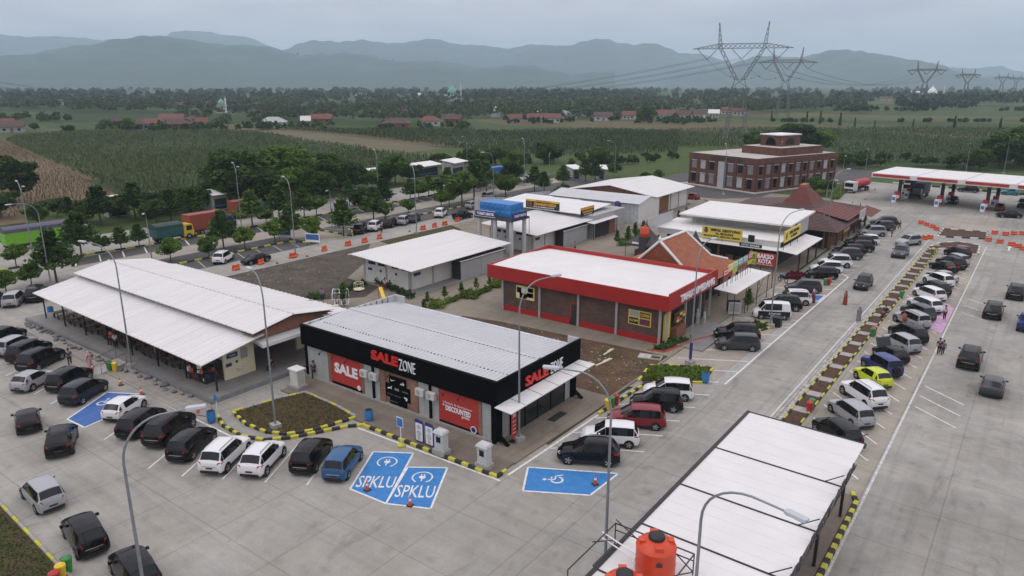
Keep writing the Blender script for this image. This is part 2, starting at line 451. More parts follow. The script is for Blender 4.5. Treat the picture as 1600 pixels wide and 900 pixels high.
mat('bay_pink', (0.50, 0.29, 0.45), 0.65, var=0.2, scale=1.6)
mat('kerb_yellow', (0.50, 0.46, 0.055), 0.7, var=0.22, scale=5)
mat('kerb_black', (0.03, 0.03, 0.03), 0.75, var=0.4, scale=5)
mat('kerb_white', (0.6, 0.6, 0.57), 0.75, var=0.2, scale=5)
mat('kerb_red', (0.36, 0.05, 0.03), 0.75, var=0.25, scale=5)
mat('kerb_grey', (0.33, 0.32, 0.30), 0.8, var=0.2, scale=3)
mat('soil', (0.075, 0.038, 0.022), 0.95, var=0.45, scale=3.5, bump=0.8, bscale=9)
earth_mat('gravel_grey', (0.12, 0.102, 0.08), (0.065, 0.058, 0.05), 0.5, (0.075, 0.07, 0.035))
mat('soil_dark', (0.055, 0.045, 0.036), 0.95, var=0.5, scale=1.2, bump=0.6, bscale=6)
earth_mat('rubble', (0.15, 0.088, 0.056), (0.075, 0.052, 0.038), 0.7)
earth_mat('grass_ground', (0.085, 0.062, 0.035), (0.06, 0.055, 0.025), 0.9, (0.05, 0.075, 0.018))
earth_mat('verge', (0.05, 0.085, 0.022), (0.085, 0.105, 0.035), 0.8, (0.04, 0.075, 0.016))
mat('stone', (0.17, 0.17, 0.17), 0.8, var=0.4, scale=3, bump=0.3)
mat('pale_stone', (0.42, 0.40, 0.36), 0.85, var=0.3, scale=3)
mat('brick_dark_soil', (0.1, 0.05, 0.03), 0.95)
mat('orange_plastic', (0.62, 0.085, 0.025), 0.45, var=0.12, scale=2)
mat('tank_orange', (0.60, 0.062, 0.020), 0.38, var=0.06, scale=1.5)
mat('blue_plastic', (0.035, 0.19, 0.48), 0.45, var=0.1, scale=1)
mat('navy', (0.03, 0.035, 0.16), 0.5, var=0.1)
mat('green_plastic', (0.04, 0.22, 0.06), 0.45, var=0.1)
mat('yellow_plastic', (0.75, 0.50, 0.04), 0.45, var=0.08)
mat('sign_yellow', (0.72, 0.56, 0.10), 0.5, var=0.06, scale=0.6)
mat('sign_green', (0.35, 0.52, 0.08), 0.5, var=0.1)
mat('sign_white', (0.78, 0.78, 0.78), 0.5, var=0.03)
mat('letter_white', (0.85, 0.86, 0.88), 0.4, var=0)
mat('letter_red', (0.62, 0.03, 0.025), 0.4, var=0)
mat('letter_black', (0.02, 0.02, 0.02), 0.5, var=0)
mat('letter_orange', (0.75, 0.36, 0.04), 0.5, var=0)
mat('grey_box', (0.50, 0.51, 0.50), 0.5, var=0.06, scale=2)
mat('ac_white', (0.60, 0.60, 0.56), 0.5, var=0.06, scale=2)
mat('glass_dark', (0.006, 0.007, 0.008), 0.08, var=0, spec=0.45)
mat('shop_glass', (0.018, 0.022, 0.024), 0.05, var=0.2, scale=0.6, spec=0.6)
mat('tyre', (0.012, 0.012, 0.012), 0.85, var=0.2)
mat('rim', (0.42, 0.43, 0.44), 0.3, metal=0.7, var=0)
mat('trim_black', (0.014, 0.014, 0.015), 0.55, var=0)
mat('tail_red', (0.42, 0.012, 0.012), 0.2, var=0)
mat('head_clear', (0.55, 0.58, 0.60), 0.12, var=0)
mat('plate', (0.03, 0.03, 0.03), 0.5, var=0)
mat('chrome', (0.6, 0.6, 0.6), 0.15, metal=0.9, var=0)
mat('bark', (0.09, 0.065, 0.045), 0.9, var=0.35, scale=5)
mat('skin', (0.30, 0.16, 0.10), 0.6, var=0.05)
mat('hair', (0.015, 0.012, 0.010), 0.6, var=0)
for n_, c_ in dict(cloth_rust=(0.26, 0.055, 0.035), cloth_navy=(0.03, 0.04, 0.10), cloth_black=(0.02, 0.02, 0.022), cloth_white=(0.6, 0.6, 0.6), cloth_grey=(0.2, 0.2, 0.22),
                   cloth_pink=(0.55, 0.33, 0.36), cloth_red=(0.4, 0.03, 0.03), cloth_blue=(0.06, 0.13, 0.3), cloth_green=(0.08, 0.2, 0.1), cloth_lav=(0.3, 0.3, 0.42), cloth_orange=(0.5, 0.14, 0.05), cloth_maroon=(0.14, 0.03, 0.06)).items():
    mat(n_, c_, 0.85, var=0.15, scale=6)
for n_, c_ in dict(black=(0.005, 0.005, 0.0055), white=(0.72, 0.72, 0.72), silver=(0.36, 0.37, 0.38), grey=(0.045, 0.048, 0.053), slate=(0.022, 0.029, 0.036), red=(0.20, 0.015, 0.025),
                   blue=(0.022, 0.10, 0.22), navy=(0.018, 0.03, 0.16), lime=(0.52, 0.62, 0.02), teal=(0.03, 0.22, 0.26), maroon=(0.10, 0.01, 0.015)).items():
    mat('paint_' + n_, c_, 0.38, metal=0.0 if n_ in ('white', 'black', 'lime', 'red') else 0.2, var=0, coat=0.6 if n_ in ('black', 'slate', 'grey', 'navy') else 0.5, spec=0.03 if n_ in ('black', 'slate') else 0.2)
leaf_mat('leaf_dark', (0.019, 0.045, 0.008), (0.075, 0.140, 0.024))
leaf_mat('leaf_mid', (0.034, 0.078, 0.012), (0.115, 0.195, 0.032))
leaf_mat('leaf_light', (0.055, 0.120, 0.016), (0.16, 0.265, 0.042))
leaf_mat('leaf_lime', (0.08, 0.15, 0.02), (0.20, 0.27, 0.04))
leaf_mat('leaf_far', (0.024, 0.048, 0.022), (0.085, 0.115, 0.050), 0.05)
leaf_mat('leaf_red', (0.06, 0.008, 0.012), (0.16, 0.02, 0.03))
leaf_mat('corn', (0.040, 0.066, 0.024), (0.095, 0.130, 0.050), 0.15)
leaf_mat('corn_dry', (0.11, 0.074, 0.036), (0.21, 0.155, 0.08), 0.3)
leaf_mat('bed_green', (0.03, 0.055, 0.015), (0.075, 0.10, 0.03), 2.0)
concrete_mat('concrete_road', (0.325, 0.325, 0.303), 4.4, 5.2, stain=0.58, offx=2.0)
concrete_mat('concrete_lot', (0.328, 0.326, 0.300), 5.2, 5.0, stain=0.46, offy=0.4, tracks=(0.05, 1.4, 1))
concrete_mat('concrete_tan', (0.245, 0.220, 0.178), 2.6, 2.6, stain=0.45, joint=0.8, swirl=False)
concrete_mat('concrete_pale', (0.335, 0.312, 0.27), 3.0, 4.0, stain=0.45, joint=0.75)
concrete_mat('concrete_stained', (0.245, 0.215, 0.175), 0, 0, stain=0.6, swirl=False)
concrete_mat('pave_brown', (0.20, 0.17, 0.145), 0, 0, stain=0.5, swirl=False)
concrete_mat('pave_grey', (0.34, 0.325, 0.295), 0.6, 0.6, stain=0.45, joint=0.8, swirl=False)
concrete_mat('asphalt', (0.085, 0.085, 0.085), 0, 0, stain=0.5)
concrete_mat('plinth_grey', (0.24, 0.24, 0.235), 0.6, 0.6, stain=0.35, joint=0.85, swirl=False)
brick_mat('brick_brown', (0.125, 0.060, 0.042), (0.075, 0.042, 0.034), (0.15, 0.125, 0.11), 0.42, 0.13)
brick_mat('brick_pier', (0.30, 0.13, 0.075), (0.20, 0.085, 0.055), (0.33, 0.28, 0.23), 0.26, 0.09)
brick_mat('brick_red', (0.155, 0.060, 0.042), (0.105, 0.043, 0.033), (0.12, 0.078, 0.062), 0.5, 0.16)

def field_mat():
    m = bpy.data.materials.new('farmland'); MATS['farmland'] = m
    t, N, L = nodes(m); b = N['Principled BSDF']; b.inputs['Roughness'].default_value = 0.95; b.inputs['Specular IOR Level'].default_value = 0.1
    geo = N.new('ShaderNodeNewGeometry')
    mp = N.new('ShaderNodeMapping'); mp.inputs['Rotation'].default_value = (0, 0, R(-31)); mp.inputs['Scale'].default_value = (0.0045, 0.016, 1)
    L.new(geo.outputs['Position'], mp.inputs[0])
    vo = N.new('ShaderNodeTexVoronoi'); vo.inputs['Scale'].default_value = 1.0; vo.voronoi_dimensions = '2D'; vo.inputs['Randomness'].default_value = 0.75
    L.new(mp.outputs[0], vo.inputs['Vector'])
    r = N.new('ShaderNodeValToRGB'); r.color_ramp.interpolation = 'LINEAR'
    el = r.color_ramp.elements; el[0].position = 0.0; el[0].color = (0.034, 0.056, 0.020, 1); el[1].position = 1.0; el[1].color = (0.072, 0.090, 0.036, 1)
    for p, c in ((0.35, (0.052, 0.078, 0.028, 1)), (0.6, (0.060, 0.090, 0.034, 1)), (0.8, (0.095, 0.100, 0.045, 1)), (0.92, (0.12, 0.10, 0.055, 1))):
        e = el.new(p); e.color = c
    s = N.new('ShaderNodeSeparateColor'); L.new(vo.outputs['Color'], s.inputs[0]); L.new(s.outputs[0], r.inputs[0])
    n = N.new('ShaderNodeTexNoise'); n.inputs['Scale'].default_value = 0.05; n.inputs['Detail'].default_value = 8; n.inputs['Roughness'].default_value = 0.7
    mp2 = N.new('ShaderNodeMapping'); mp2.inputs['Rotation'].default_value = (0, 0, R(-31)); mp2.inputs['Scale'].default_value = (0.5, 3.0, 1)
    L.new(geo.outputs['Position'], mp2.inputs[0]); L.new(mp2.outputs[0], n.inputs['Vector'])
    mr = N.new('ShaderNodeMapRange'); mr.inputs[1].default_value = 0.3; mr.inputs[2].default_value = 0.7; mr.inputs[3].default_value = 0.6; mr.inputs[4].default_value = 1.35
    L.new(n.outputs['Fac'], mr.inputs[0])
    v = N.new('ShaderNodeVectorMath'); v.operation = 'SCALE'; L.new(r.outputs[0], v.inputs[0]); L.new(mr.outputs[0], v.inputs['Scale'])
    L.new(v.outputs[0], b.inputs['Base Color'])
    return m
field_mat()

# ------------------------------------------------------------------ ground, roads, plots
gm = MB()
nR = 64
rings = [0, 60, 200, 600, 2000, 6000, 14900]
V = [(0, 0, -0.08)]; F = []
for ri, rr in enumerate(rings[1:]):
    for k in range(nR):
        V.append((rr * math.cos(2 * math.pi * k / nR), rr * math.sin(2 * math.pi * k / nR), -0.08))
for k in range(nR):
    F.append((0, 1 + k, 1 + (k + 1) % nR))
for ri in range(len(rings) - 2):
    a = 1 + ri * nR; c = a + nR
    for k in range(nR): F.append((a + k, c + k, c + (k + 1) % nR, a + (k + 1) % nR))
gm.add(V, F)
struct(gm.build('ground', 'farmland'))

def sheet(name, pts, z, m):
    return struct(MB().sheet(pts, z).build(name, m))
def slab(name, pts, z0, z1, m):
    return struct(MB().prism(pts, z0, z1).build(name, m))
sheet('road', [(-20.2, -45), (70, -45), (70, 209), (-8, 209.0), (-20, 212), (-41, 214.5), (-39.3, 176), (-33, 160), (-26.2, 120), (-26.2, 52.4), (-20.2, 52.4)], 0.0, 'concrete_road')
sheet('parking_lot', [(-160, -45), (-20.2, -45), (-20.2, 52.4), (-26.3, 52.4), (-26.3, 40), (-60, 46), (-88.4, 46), (-88.4, 44), (-160, 44)], 0.0, 'concrete_lot')
slab('plaza', [(-88.3, 44), (-60, 42), (-51.6, 38), (-51.6, 36.3), (-26.6, 36.3), (-26.6, 120), (-33.4, 160), (-39.7, 176.2), (-53, 176), (-53, 168), (-60, 160), (-88.3, 160)], -0.05, 0.10, 'concrete_tan')
slab('pavement', [(-50.2, 34.35), (-26.7, 34.35), (-26.7, 36.29), (-50.2, 36.29)], -0.05, 0.11, 'pave_brown')
sheet('road', [(-95.2, 44.02), (-88.3, 44.02), (-88.3, 160), (-95.2, 175)], 0.002, 'concrete_lot')
sheet('car_park', [(-105.4, 44.02), (-95.2, 44.02), (-95.2, 175), (-105.4, 175)], 0.0, 'asphalt')
sheet('pavement', [(-105.3, 75.2), (-95.25, 75.2), (-95.25, 82.2), (-105.3, 82.2)], 0.004, 'concrete_pale')
sheet('road', [(-111.2, 44.02), (-105.4, 44.02), (-105.4, 175), (-111.2, 175)], 0.002, 'concrete_pale')
sheet('car_park', [(-116.3, 44.02), (-111.2, 44.02), (-111.2, 165), (-116.3, 165)], 0.0, 'asphalt')
sheet('road', [(-132, 44.02), (-116.3, 44.02), (-116.3, 175), (-132, 175)], 0.002, 'concrete_lot')
sheet('verge', [(-170, 60), (-132, 46), (-132, 190), (-150, 215), (-215, 190), (-185, 120)], -0.02, 'verge')
sheet('verge', [(-131.9, 175.1), (-88.3, 175.1), (-88.3, 160.1), (-60.2, 160.1), (-60.2, 176.5), (-70, 215), (-60, 300), (-200, 330), (-200, 200), (-149, 216)], -0.03, 'verge')
sheet('forecourt', [(-79.5, 160.2), (-60.1, 160.2), (-53.2, 168), (-53.2, 176.4), (-47, 196), (-42, 214), (-36, 240), (-62, 250), (-88, 200), (-86, 175)], -0.012, 'asphalt')
sheet('verge', [(-52.9, 176.3), (-39.8, 176.4), (-41.2, 214.7), (-20, 212.2), (70, 209.2), (70, 260), (-36, 260), (-42, 214.8)], -0.016, 'verge')
# plots of bare earth
sheet('earth_plot', [(-88.2, 47), (-73, 47), (-72.5, 60), (-78.3, 69.3), (-88.2, 80)], 0.108, 'gravel_grey')
sheet('earth_plot', [(-88.2, 82), (-81, 80), (-76, 86), (-84, 98), (-88.2, 100)], 0.108, 'grass_ground')
sheet('earth_plot', [(-51, 50.4), (-28.6, 50.0), (-26.8, 50.0), (-26.8, 61.6), (-46, 60.4), (-51, 59.5)], 0.112, 'rubble')
sheet('playground', [(-79, 52), (-70.5, 52), (-65.5, 58), (-67.5, 62.3), (-74.5, 62.8)], 0.106, 'soil_dark')
sheet('grass', [(-60, 12.9), (-50.2, 13.1), (-40.0, 12.55), (-32, 12.3), (-32, -20), (-60, -20)], 0.02, 'grass_ground')
# parking bays of tan concrete on the near side of the red shop
sheet('parking_bay', [(-26.58, 53.0), (-20.1, 57.5), (-20.1, 104), (-26.58, 104)], 0.004, 'concrete_pale')
sheet('parking_bay', [(-12.2, 46.5), (-6.5, 46.5), (-6.5, 137), (-12.2, 137)], 0.004, 'concrete_pale')
sheet('drain_cover', [(-20.95, 57.5), (-20.05, 58.1), (-20.05, 79), (-20.95, 79)], 0.008, 'kerb_grey')
sheet('forecourt', [(-14.4, 152), (-6.3, 152), (-6.3, 167.5), (-14.4, 165)], 0.004, 'concrete_pale')

# painted lines: each strip a thin sheet above the concrete
def line(p, q, wd=0.13, z=0.009, m='road_white', name='road_marking'):
    p = Vector((p[0], p[1])); q = Vector((q[0], q[1])); d = (q - p).normalized(); n = Vector((-d.y, d.x)) * wd / 2
    return struct(MB().sheet([p - n, q - n, q + n, p + n], z).build(name, m))
line((-6.15, 22), (-6.35, 138), 0.16, m='road_worn')
line((-14.72, 44), (-14.62, 138), 0.15, m='road_worn')
line((-20.0, 58.5), (-19.85, 104), 0.16)
line((-19.85, 104), (-22.0, 107), 0.2)
line((-26.15, 34.9), (-25.75, 53.2), 0.18); line((-26.15, 34.0), (-39.6, 33.6), 0.16)
line((-25.75, 56.0), (-20.6, 58.6), 0.16)
for k in range(10):      # bays beside the sale shop: slanting lines
    y0 = 39.2 + k * 3.05
    if y0 > 54: break
    line((-24.9, y0 + 1.5), (-20.2, y0 + 4.1), 0.13)
    line((-25.9, y0 + 0.5), (-24.9, y0 + 1.5), 0.12)
for k in range(30):
    y0 = 58.9 + k * 3.1
    if y0 > 150: break
    line((-26.0, y0), (-20.0, y0 + 3.2), 0.12)
for k in range(28):
    y0 = 49.5 + k * 3.05
    if y0 > 132: break
    line((-11.9, y0 + 3.7), (-7.0, y0 - 1.1), 0.12)
for k in range(3): line((-5.8, 63.4 + k * 2.6), (-2.6, 60.9 + k * 2.6), 0.12)
for k in range(3): line((-5.6, 95 + k * 3.4), (-2.9, 92.8 + k * 3.4), 0.12)
t29 = R(29)
for e in ((479, 758), (414, 754), (347.5, 749), (284, 744.5), (232, 732), (163, 687), (78, 632), (53, 616), (9, 587), (-30, 566)):   # left car park: lines along the parked cars
    x0, y0 = g(*e); line((x0, y0), (x0 - 5.3 * math.sin(t29), y0 + 5.3 * math.cos(t29)), 0.12)
for a, b in (((-89.5, 32.2), (-85.5, 28.3)), ((-85.5, 28.3), (-66, 27.5)), ((-66, 27.5), (-53, 27.0)), ((-53, 27.0), (-43, 27.0))):
    line(a, b, 0.16)
for k in range(13):
    y0 = 45 + k * 3.3
    if 73 < y0 < 83: continue
    line((-100.0, y0 + 1.5), (-95.6, y0), 0.12, 0.008, 'road_worn')
for k in range(24): line((-115.8, 46 + k * 3.5), (-111.4, 44.2 + k * 3.5), 0.2, 0.008)
for k in range(20): line((-105.2, 84 + k * 3.2), (-100.8, 85.4 + k * 3.2), 0.12, 0.008, 'road_worn')

# coloured bays with their writing
def bay(name, pts, m, z=0.006, border=True):
    o = struct(MB().sheet(pts, z).build(name, m))
    if border:
        for i in range(len(pts)):
            line(pts[i], pts[(i + 1) % len(pts)], 0.14, z + 0.005)
    return o
S1 = [g(547, 764), g(603, 787), g(646, 708), g(583, 706)]
S2 = [g(603, 787), g(673, 795), g(699, 731), g(637, 730)]
b1 = bay('charging_bay', S1, 'bay_blue'); b2 = bay('charging_bay', S2, 'bay_blue', 0.0065)
def painted_text(txt, p, q, rel, parent_name='bay_lettering', size=0.9, width=2.0, rz=0, bold=0.02):
    o = lettering(parent_name, txt, 'road_white', None, (p, q, 0.016), rz, size, width, bold, 0.004, flat=True)
    return struct(o)
for (cx, cy), tx in ((g(588, 753), 'SPKLU'), (g(649, 768), 'SPKLU')):
    painted_text(tx, cx, cy, 0, size=1.45, width=2.5, rz=34, bold=.005)
def plug(cx, cy, rz):
    m = MB(); co, si = math.cos(R(rz)), math.sin(R(rz))
    T = lambda x, y: (cx + x * co - y * si, cy + x * si + y * co, 0.016)
    def ring(r0, r1, a0, a1, sx=1.0, sy=1.0, n=24):
        for k in range(n):
            a, b = a0 + (a1 - a0) * k / n, a0 + (a1 - a0) * (k + 1) / n
            P = [T(r * math.cos(R(v)) * sx, r * math.sin(R(v)) * sy) for r, v in ((r0, a), (r1, a), (r1, b), (r0, b))]
            m.add(P, [(0, 1, 2, 3)])
    ring(0.62, 0.72, -60, 240)
    for x in (-0.14, 0.06): m.add([T(x, 0.15), T(x + 0.08, 0.15), T(x + 0.08, 0.38), T(x, 0.38)], [(0, 1, 2, 3)])
    m.add([T(-0.22, 0.14), T(-0.22, -0.05), T(-0.1, -0.2), T(0.1, -0.2), T(0.22, -0.05), T(0.22, 0.14)], [(0, 1, 2, 3, 4, 5)])
    m.add([T(-0.04, -0.2), T(-0.04, -0.5), T(0.04, -0.5), T(0.04, -0.2)], [(0, 1, 2, 3)])
    struct(m.build('bay_symbol', 'road_white'))
plug(*g(605, 722), 33); plug(*g(660, 746), 33)
bay('accessible_bay', [g(825, 730), g(817, 767), g(922, 774), g(966, 740)], 'bay_blue')
def wheelchair(cx, cy, rz, s=1.0):
    m = MB(); co, si = math.cos(R(rz)) * s, math.sin(R(rz)) * s
    T = lambda x, y: (cx + x * co - y * si, cy + x * si + y * co, 0.016)
    for k in range(16):
        a, b = R(110 + 230 * k / 16), R(110 + 230 * (k + 1) / 16)
        m.add([T(r * math.cos(v), r * math.sin(v)) for r, v in ((0.32, a), (0.45, a), (0.45, b), (0.32, b))], [(0, 1, 2, 3)])
    for a, b, wd in (((-0.05, 0.6), (0.05, 0.1), 0.12), ((0.05, 0.12), (0.5, 0.1), 0.11), ((0.45, 0.12), (0.7, -0.38), 0.11), ((0, 0.38), (0.35, 0.36), 0.08)):
        p, q = Vector(a), Vector(b); d = (q - p).normalized(); n = Vector((-d.y, d.x)) * wd / 2
        m.add([T(*(p - n)), T(*(q - n)), T(*(q + n)), T(*(p + n))], [(0, 1, 2, 3)])
    m.add([T(-0.06 + 0.13 * math.cos(R(45 * k)), 0.82 + 0.13 * math.sin(R(45 * k))) for k in range(8)], [tuple(range(8))])
    struct(m.build('bay_symbol', 'road_white'))
wheelchair(*g(870, 750), 118, 1.0)
bay('accessible_bay', [g(167, 613), g(105, 655), g(132, 668), g(195, 640), g(222, 616)], 'bay_deep')
wheelchair(*g(160, 630), 29, 1.0)
bay('family_bay', [(-9.8, 99.4), (-6.5, 96.3), (-6.5, 85.2), (-9.8, 88.2)], 'bay_pink', 0.0055, False)
bay('accessible_bay', [(-24.6, 87.6), (-20.1, 89.6), (-20.1, 92.8), (-24.6, 90.8)], 'bay_deep')
# arrow on the right lane
ax, ay = g(1577, 388)
struct(MB().sheet([(ax - .12, ay - 2), (ax + .12, ay - 2), (ax + .12, ay + .6), (ax + .4, ay + .6), (ax, ay + 1.8), (ax - .4, ay + .6), (ax - .12, ay + .6)], 0.01).build('road_marking', 'road_white'))

# ------------------------------------------------------------------ kerbs: a row of blocks, each its own piece
_blk = {}
def kerb(path, cols=('kerb_yellow', 'kerb_black'), L=0.95, wd=0.26, h=0.22, gap=0.02, z=0.0, close=False, name='kerb'):
    k = setting(name, (path[0][0], path[0][1], z))
    pts = [Vector((p[0], p[1])) for p in path]
    if close: pts.append(pts[0])
    n = 0
    for a, b in zip(pts[:-1], pts[1:]):
        d = b - a; ln = d.length
        if ln < 1e-4: continue
        m = max(1, int(round(ln / L))); st = ln / m; an = math.atan2(d.y, d.x)
        key = (round(st, 3), wd, h)
        if key not in _blk:
            x = st / 2 - gap / 2; y = wd / 2; bv = 0.04
            mb = MB()
            mb.add([(-x, -y, 0), (x, -y, 0), (x, y, 0), (-x, y, 0), (-x, -y, h - bv), (x, -y, h - bv), (x, y, h - bv), (-x, y, h - bv),
                    (-x + .01, -y + bv, h), (x - .01, -y + bv, h), (x - .01, y - bv, h), (-x + .01, y - bv, h)],
                   [(3, 2, 1, 0), (0, 1, 5, 4), (1, 2, 6, 5), (2, 3, 7, 6), (3, 0, 4, 7), (4, 5, 9, 8), (5, 6, 10, 9), (6, 7, 11, 10), (7, 4, 8, 11), (8, 9, 10, 11)])
            _blk[key] = mb.mesh('kerb_block')
        for i in range(m):
            c = a + d * ((i + 0.5) / m)
            me = _blk[key]
            o = link('kerb_block', me, cols[n % len(cols)], k, (c.x - path[0][0], c.y - path[0][1], 0), math.degrees(an)); n += 1
    return k
# round the sale shop's pavement and the planted bed
kerb([(-26.55, 35.2), (-26.55, 34.2), (-39.3, 34.05)], L=0.6)
kerb([(-39.4, 34.2), (-40.3, 33.2), (-42.3, 29.4), (-43.6, 28.0), (-45.5, 27.4), (-48.2, 27.6), (-50.0, 28.3)], L=0.6)
kerb([(-41.0, 34.6), (-41.9, 31.2), (-43.0, 29.6), (-44.6, 28.9), (-47.0, 28.8), (-49.6, 29.4)], L=0.58)
kerb([(-49.8, 29.6), (-48.9, 33.4), (-48.2, 35.4), (-44, 35.2), (-41.2, 34.8)], ('kerb_yellow', 'kerb_grey', 'kerb_grey'), L=0.8, h=0.16)
kerb([(-25.9, 46.6), (-25.6, 54.2)], L=0.65)
kerb([(-26.4, 54.6), (-27.2, 58.4), (-25.8, 59.6), (-22.2, 61.3), (-21.7, 57.6), (-25.9, 54.4)], L=0.9, h=0.18)
kerb([(-25.9, 72.3), (-23.2, 77.2), (-21.4, 76.5), (-22.6, 73.7)], L=0.9)
# median: cobbled strip with kerbs
kerb([(-13.75, 44.6), (-13.7, 132.4)], L=1.0, wd=0.16, h=0.16)
kerb([(-12.45, 44.6), (-12.35, 131.2)], L=1.0, wd=0.16, h=0.16)
kerb([(-14.35, 44.6), (-14.25, 133.0)], ('kerb_grey', 'pale_stone', 'kerb_grey'), L=1.1, wd=0.2, h=0.10)
kerb([(-13.7, 132.4), (-12.8, 136.5), (-10.3, 139.4), (-7.3, 138.2), (-6.9, 130.2)], ('kerb_white', 'kerb_grey'), L=1.2, wd=0.3, h=0.16)
kerb([(-7.0, 130.1), (-8.0, 130.2), (-10.8, 132.9), (-12.4, 131.4)], ('kerb_white', 'kerb_grey'), L=1.1, wd=0.25, h=0.14)
kerb([(-13.8, 142.0), (-6.9, 144.6), (-7.2, 151.6), (-13.9, 150.2)], ('kerb_white', 'kerb_black'), L=1.2, wd=0.28, close=True)
kerb([(-6.9, 46.2), (-6.45, 45.2), (-6.4, 26)], L=0.55, wd=0.3, h=0.25)
kerb([(-60, 12.9), (-50.2, 13.1), (-40.0, 12.55), (-32, 12.3)], ('kerb_yellow', 'kerb_grey'), L=0.9, wd=0.18, h=0.14)
# upper left roads
YB = ('kerb_yellow', 'kerb_black')
kerb([(-100.4, 44), (-100.4, 73), (-95.6, 75)], YB, L=1.2); kerb([(-104.8, 82.2), (-95.4, 82.4)], YB, L=1.2); kerb([(-95.4, 82.4), (-97, 84), (-100.4, 86), (-100.2, 135)], YB, L=1.3)
kerb([(-116.6, 30), (-117.4, 48), (-116.4, 60), (-116.6, 150)], YB, L=1.5, wd=0.4)
kerb([(-88.25, 46), (-88.2, 120)], ('kerb_grey',), L=2.5, wd=0.25, h=0.14)
kerb([(-33, 214.2), (-20, 212.2), (20, 207.5)], ('kerb_white', 'kerb_black'), L=1.8, wd=0.35, h=0.35)
kerb([(-39.6, 177), (-41.0, 214)], ('kerb_white', 'kerb_black'), L=2.0, wd=0.35, h=0.3)
kerb([(-87, 166), (-66, 158.5), (-58, 154.5)], YB, L=1.4); kerb([(-85, 158), (-70, 151), (-62, 149)], YB, L=1.4)
# red kerb in front of the red shop
kerb([(-29.2, 62.0), (-27.6, 62.4), (-26.5, 67.6), (-25.0, 71.4), (-26.0, 73.2)], ('kerb_red',), L=1.0, wd=0.2, h=0.2)
# soil beds of the median, each between two slabs
y = 46.0
i = 0
while y < 131:
    ln = 2.75
    slab('soil_bed', [(-13.6, y), (-12.55, y), (-12.55, y + ln), (-13.6, y + ln)], 0, 0.11, 'soil')
    slab('slab', [(-13.62, y + ln + .03), (-12.53, y + ln + .03), (-12.53, y + ln + 1.05), (-13.62, y + ln + 1.05)], 0, 0.13, 'kerb_grey')
    y += ln + 1.1
slab('soil_bed', [(-13.4, 132.6), (-12.4, 131.8), (-10.8, 133.2), (-8.2, 130.6), (-7.2, 130.6), (-7.5, 138.0), (-10.3, 139.0), (-12.6, 136.3)], 0, 0.12, 'soil')
slab('soil_bed', [(-13.6, 142.3), (-7.1, 144.8), (-7.4, 151.3), (-13.7, 150.0)], 0, 0.14, 'soil')
slab('soil_bed', [(-49.4, 29.6), (-47.0, 29.0), (-44.7, 29.1), (-43.2, 29.8), (-42.1, 31.3), (-41.3, 34.5), (-44, 35.05), (-48.0, 35.2), (-48.8, 33.3)], 0, 0.135, 'soil')
slab('soil_bed', [(-26.2, 54.8), (-21.9, 57.8), (-22.3, 61.1), (-27.0, 58.3)], 0, 0.12, 'soil')
slab('soil_bed', [(-25.7, 72.4), (-22.7, 73.9), (-21.6, 76.4), (-23.1, 77.0)], 0, 0.125, 'soil')
slab('soil_bed', [(-29.0, 62.2), (-27.8, 62.6), (-26.7, 67.6), (-25.2, 71.3), (-27.4, 70.5), (-28.4, 66.2)], 0.0, 0.135, 'soil')
# cobbled strip of loose pale stones along the median
st = MB()
for _ in range(2600):
    x = random.uniform(-14.15, -13.85); y = random.uniform(44.6, 133)
    s_ = random.uniform(0.05, 0.13)
    st.obox((x, y, s_ * 0.3), (s_ * 1.4, s_ * 1.8, s_ * 0.8), random.uniform(0, 180))
tag(st.build('cobbles', 'pale_stone'), kind='stuff')
# ================================================================== BUILDINGS
def wall_box(parent, name, m, x0, x1, y0, y1, z0, z1): 
    return MB().box(x0, x1, y0, y1, z0, z1).build(name, m, parent, world=True)
# ---------------------------------------------------------------- food hall
FX0, FX1 = -87.5, -52.9
H = thing('food_hall', 'long open food hall with two-tier white ribbed roof beside the parked cars', 'building', (-70, 37, 0))
MB().box(-89.0, -52.5, 29.3, 47.0, -0.02, 0.42).build('plinth', 'plinth_grey', H, world=True)
MB().box(-89.05, -52.45, 29.22, 29.30, 0.0, 0.36).build('plinth_edge', 'grey_tile', H, world=True)
MB().box(-52.50, -52.42, 29.30, 47.0, 0.0, 0.36).build('plinth_edge', 'grey_tile', H, world=True)
rf = MB().ribbed((FX0, 29.9, 3.40), (FX1, 29.0, 3.40), (FX1 - .1, 35.2, 4.36), (FX0, 35.2, 4.36), 0.74, 0.05).build('roof_slope', 'white_roof', H, world=True)
MB().ribbed((FX1, 46.4, 3.40), (FX0, 46.4, 3.40), (FX0, 41.8, 4.36), (FX1, 41.8, 4.36), 0.74, 0.05).build('roof_slope', 'white_roof', H, world=True)
MB().ribbed((FX0, 34.3, 4.74), (FX1, 34.0, 4.74), (FX1, 38.3, 5.44), (FX0, 38.3, 5.44), 0.74, 0.05).build('roof_slope', 'white_roof', H, world=True)
MB().ribbed((FX1, 42.9, 4.74), (FX0, 43.2, 4.74), (FX0, 38.3, 5.44), (FX1, 38.3, 5.44), 0.74, 0.05).build('roof_slope', 'white_roof', H, world=True)
MB().tube([(FX0, 38.3, 5.48), (FX1, 38.3, 5.48)], 0.07, 6).build('ridge_cap', 'white_roof', H, world=True)
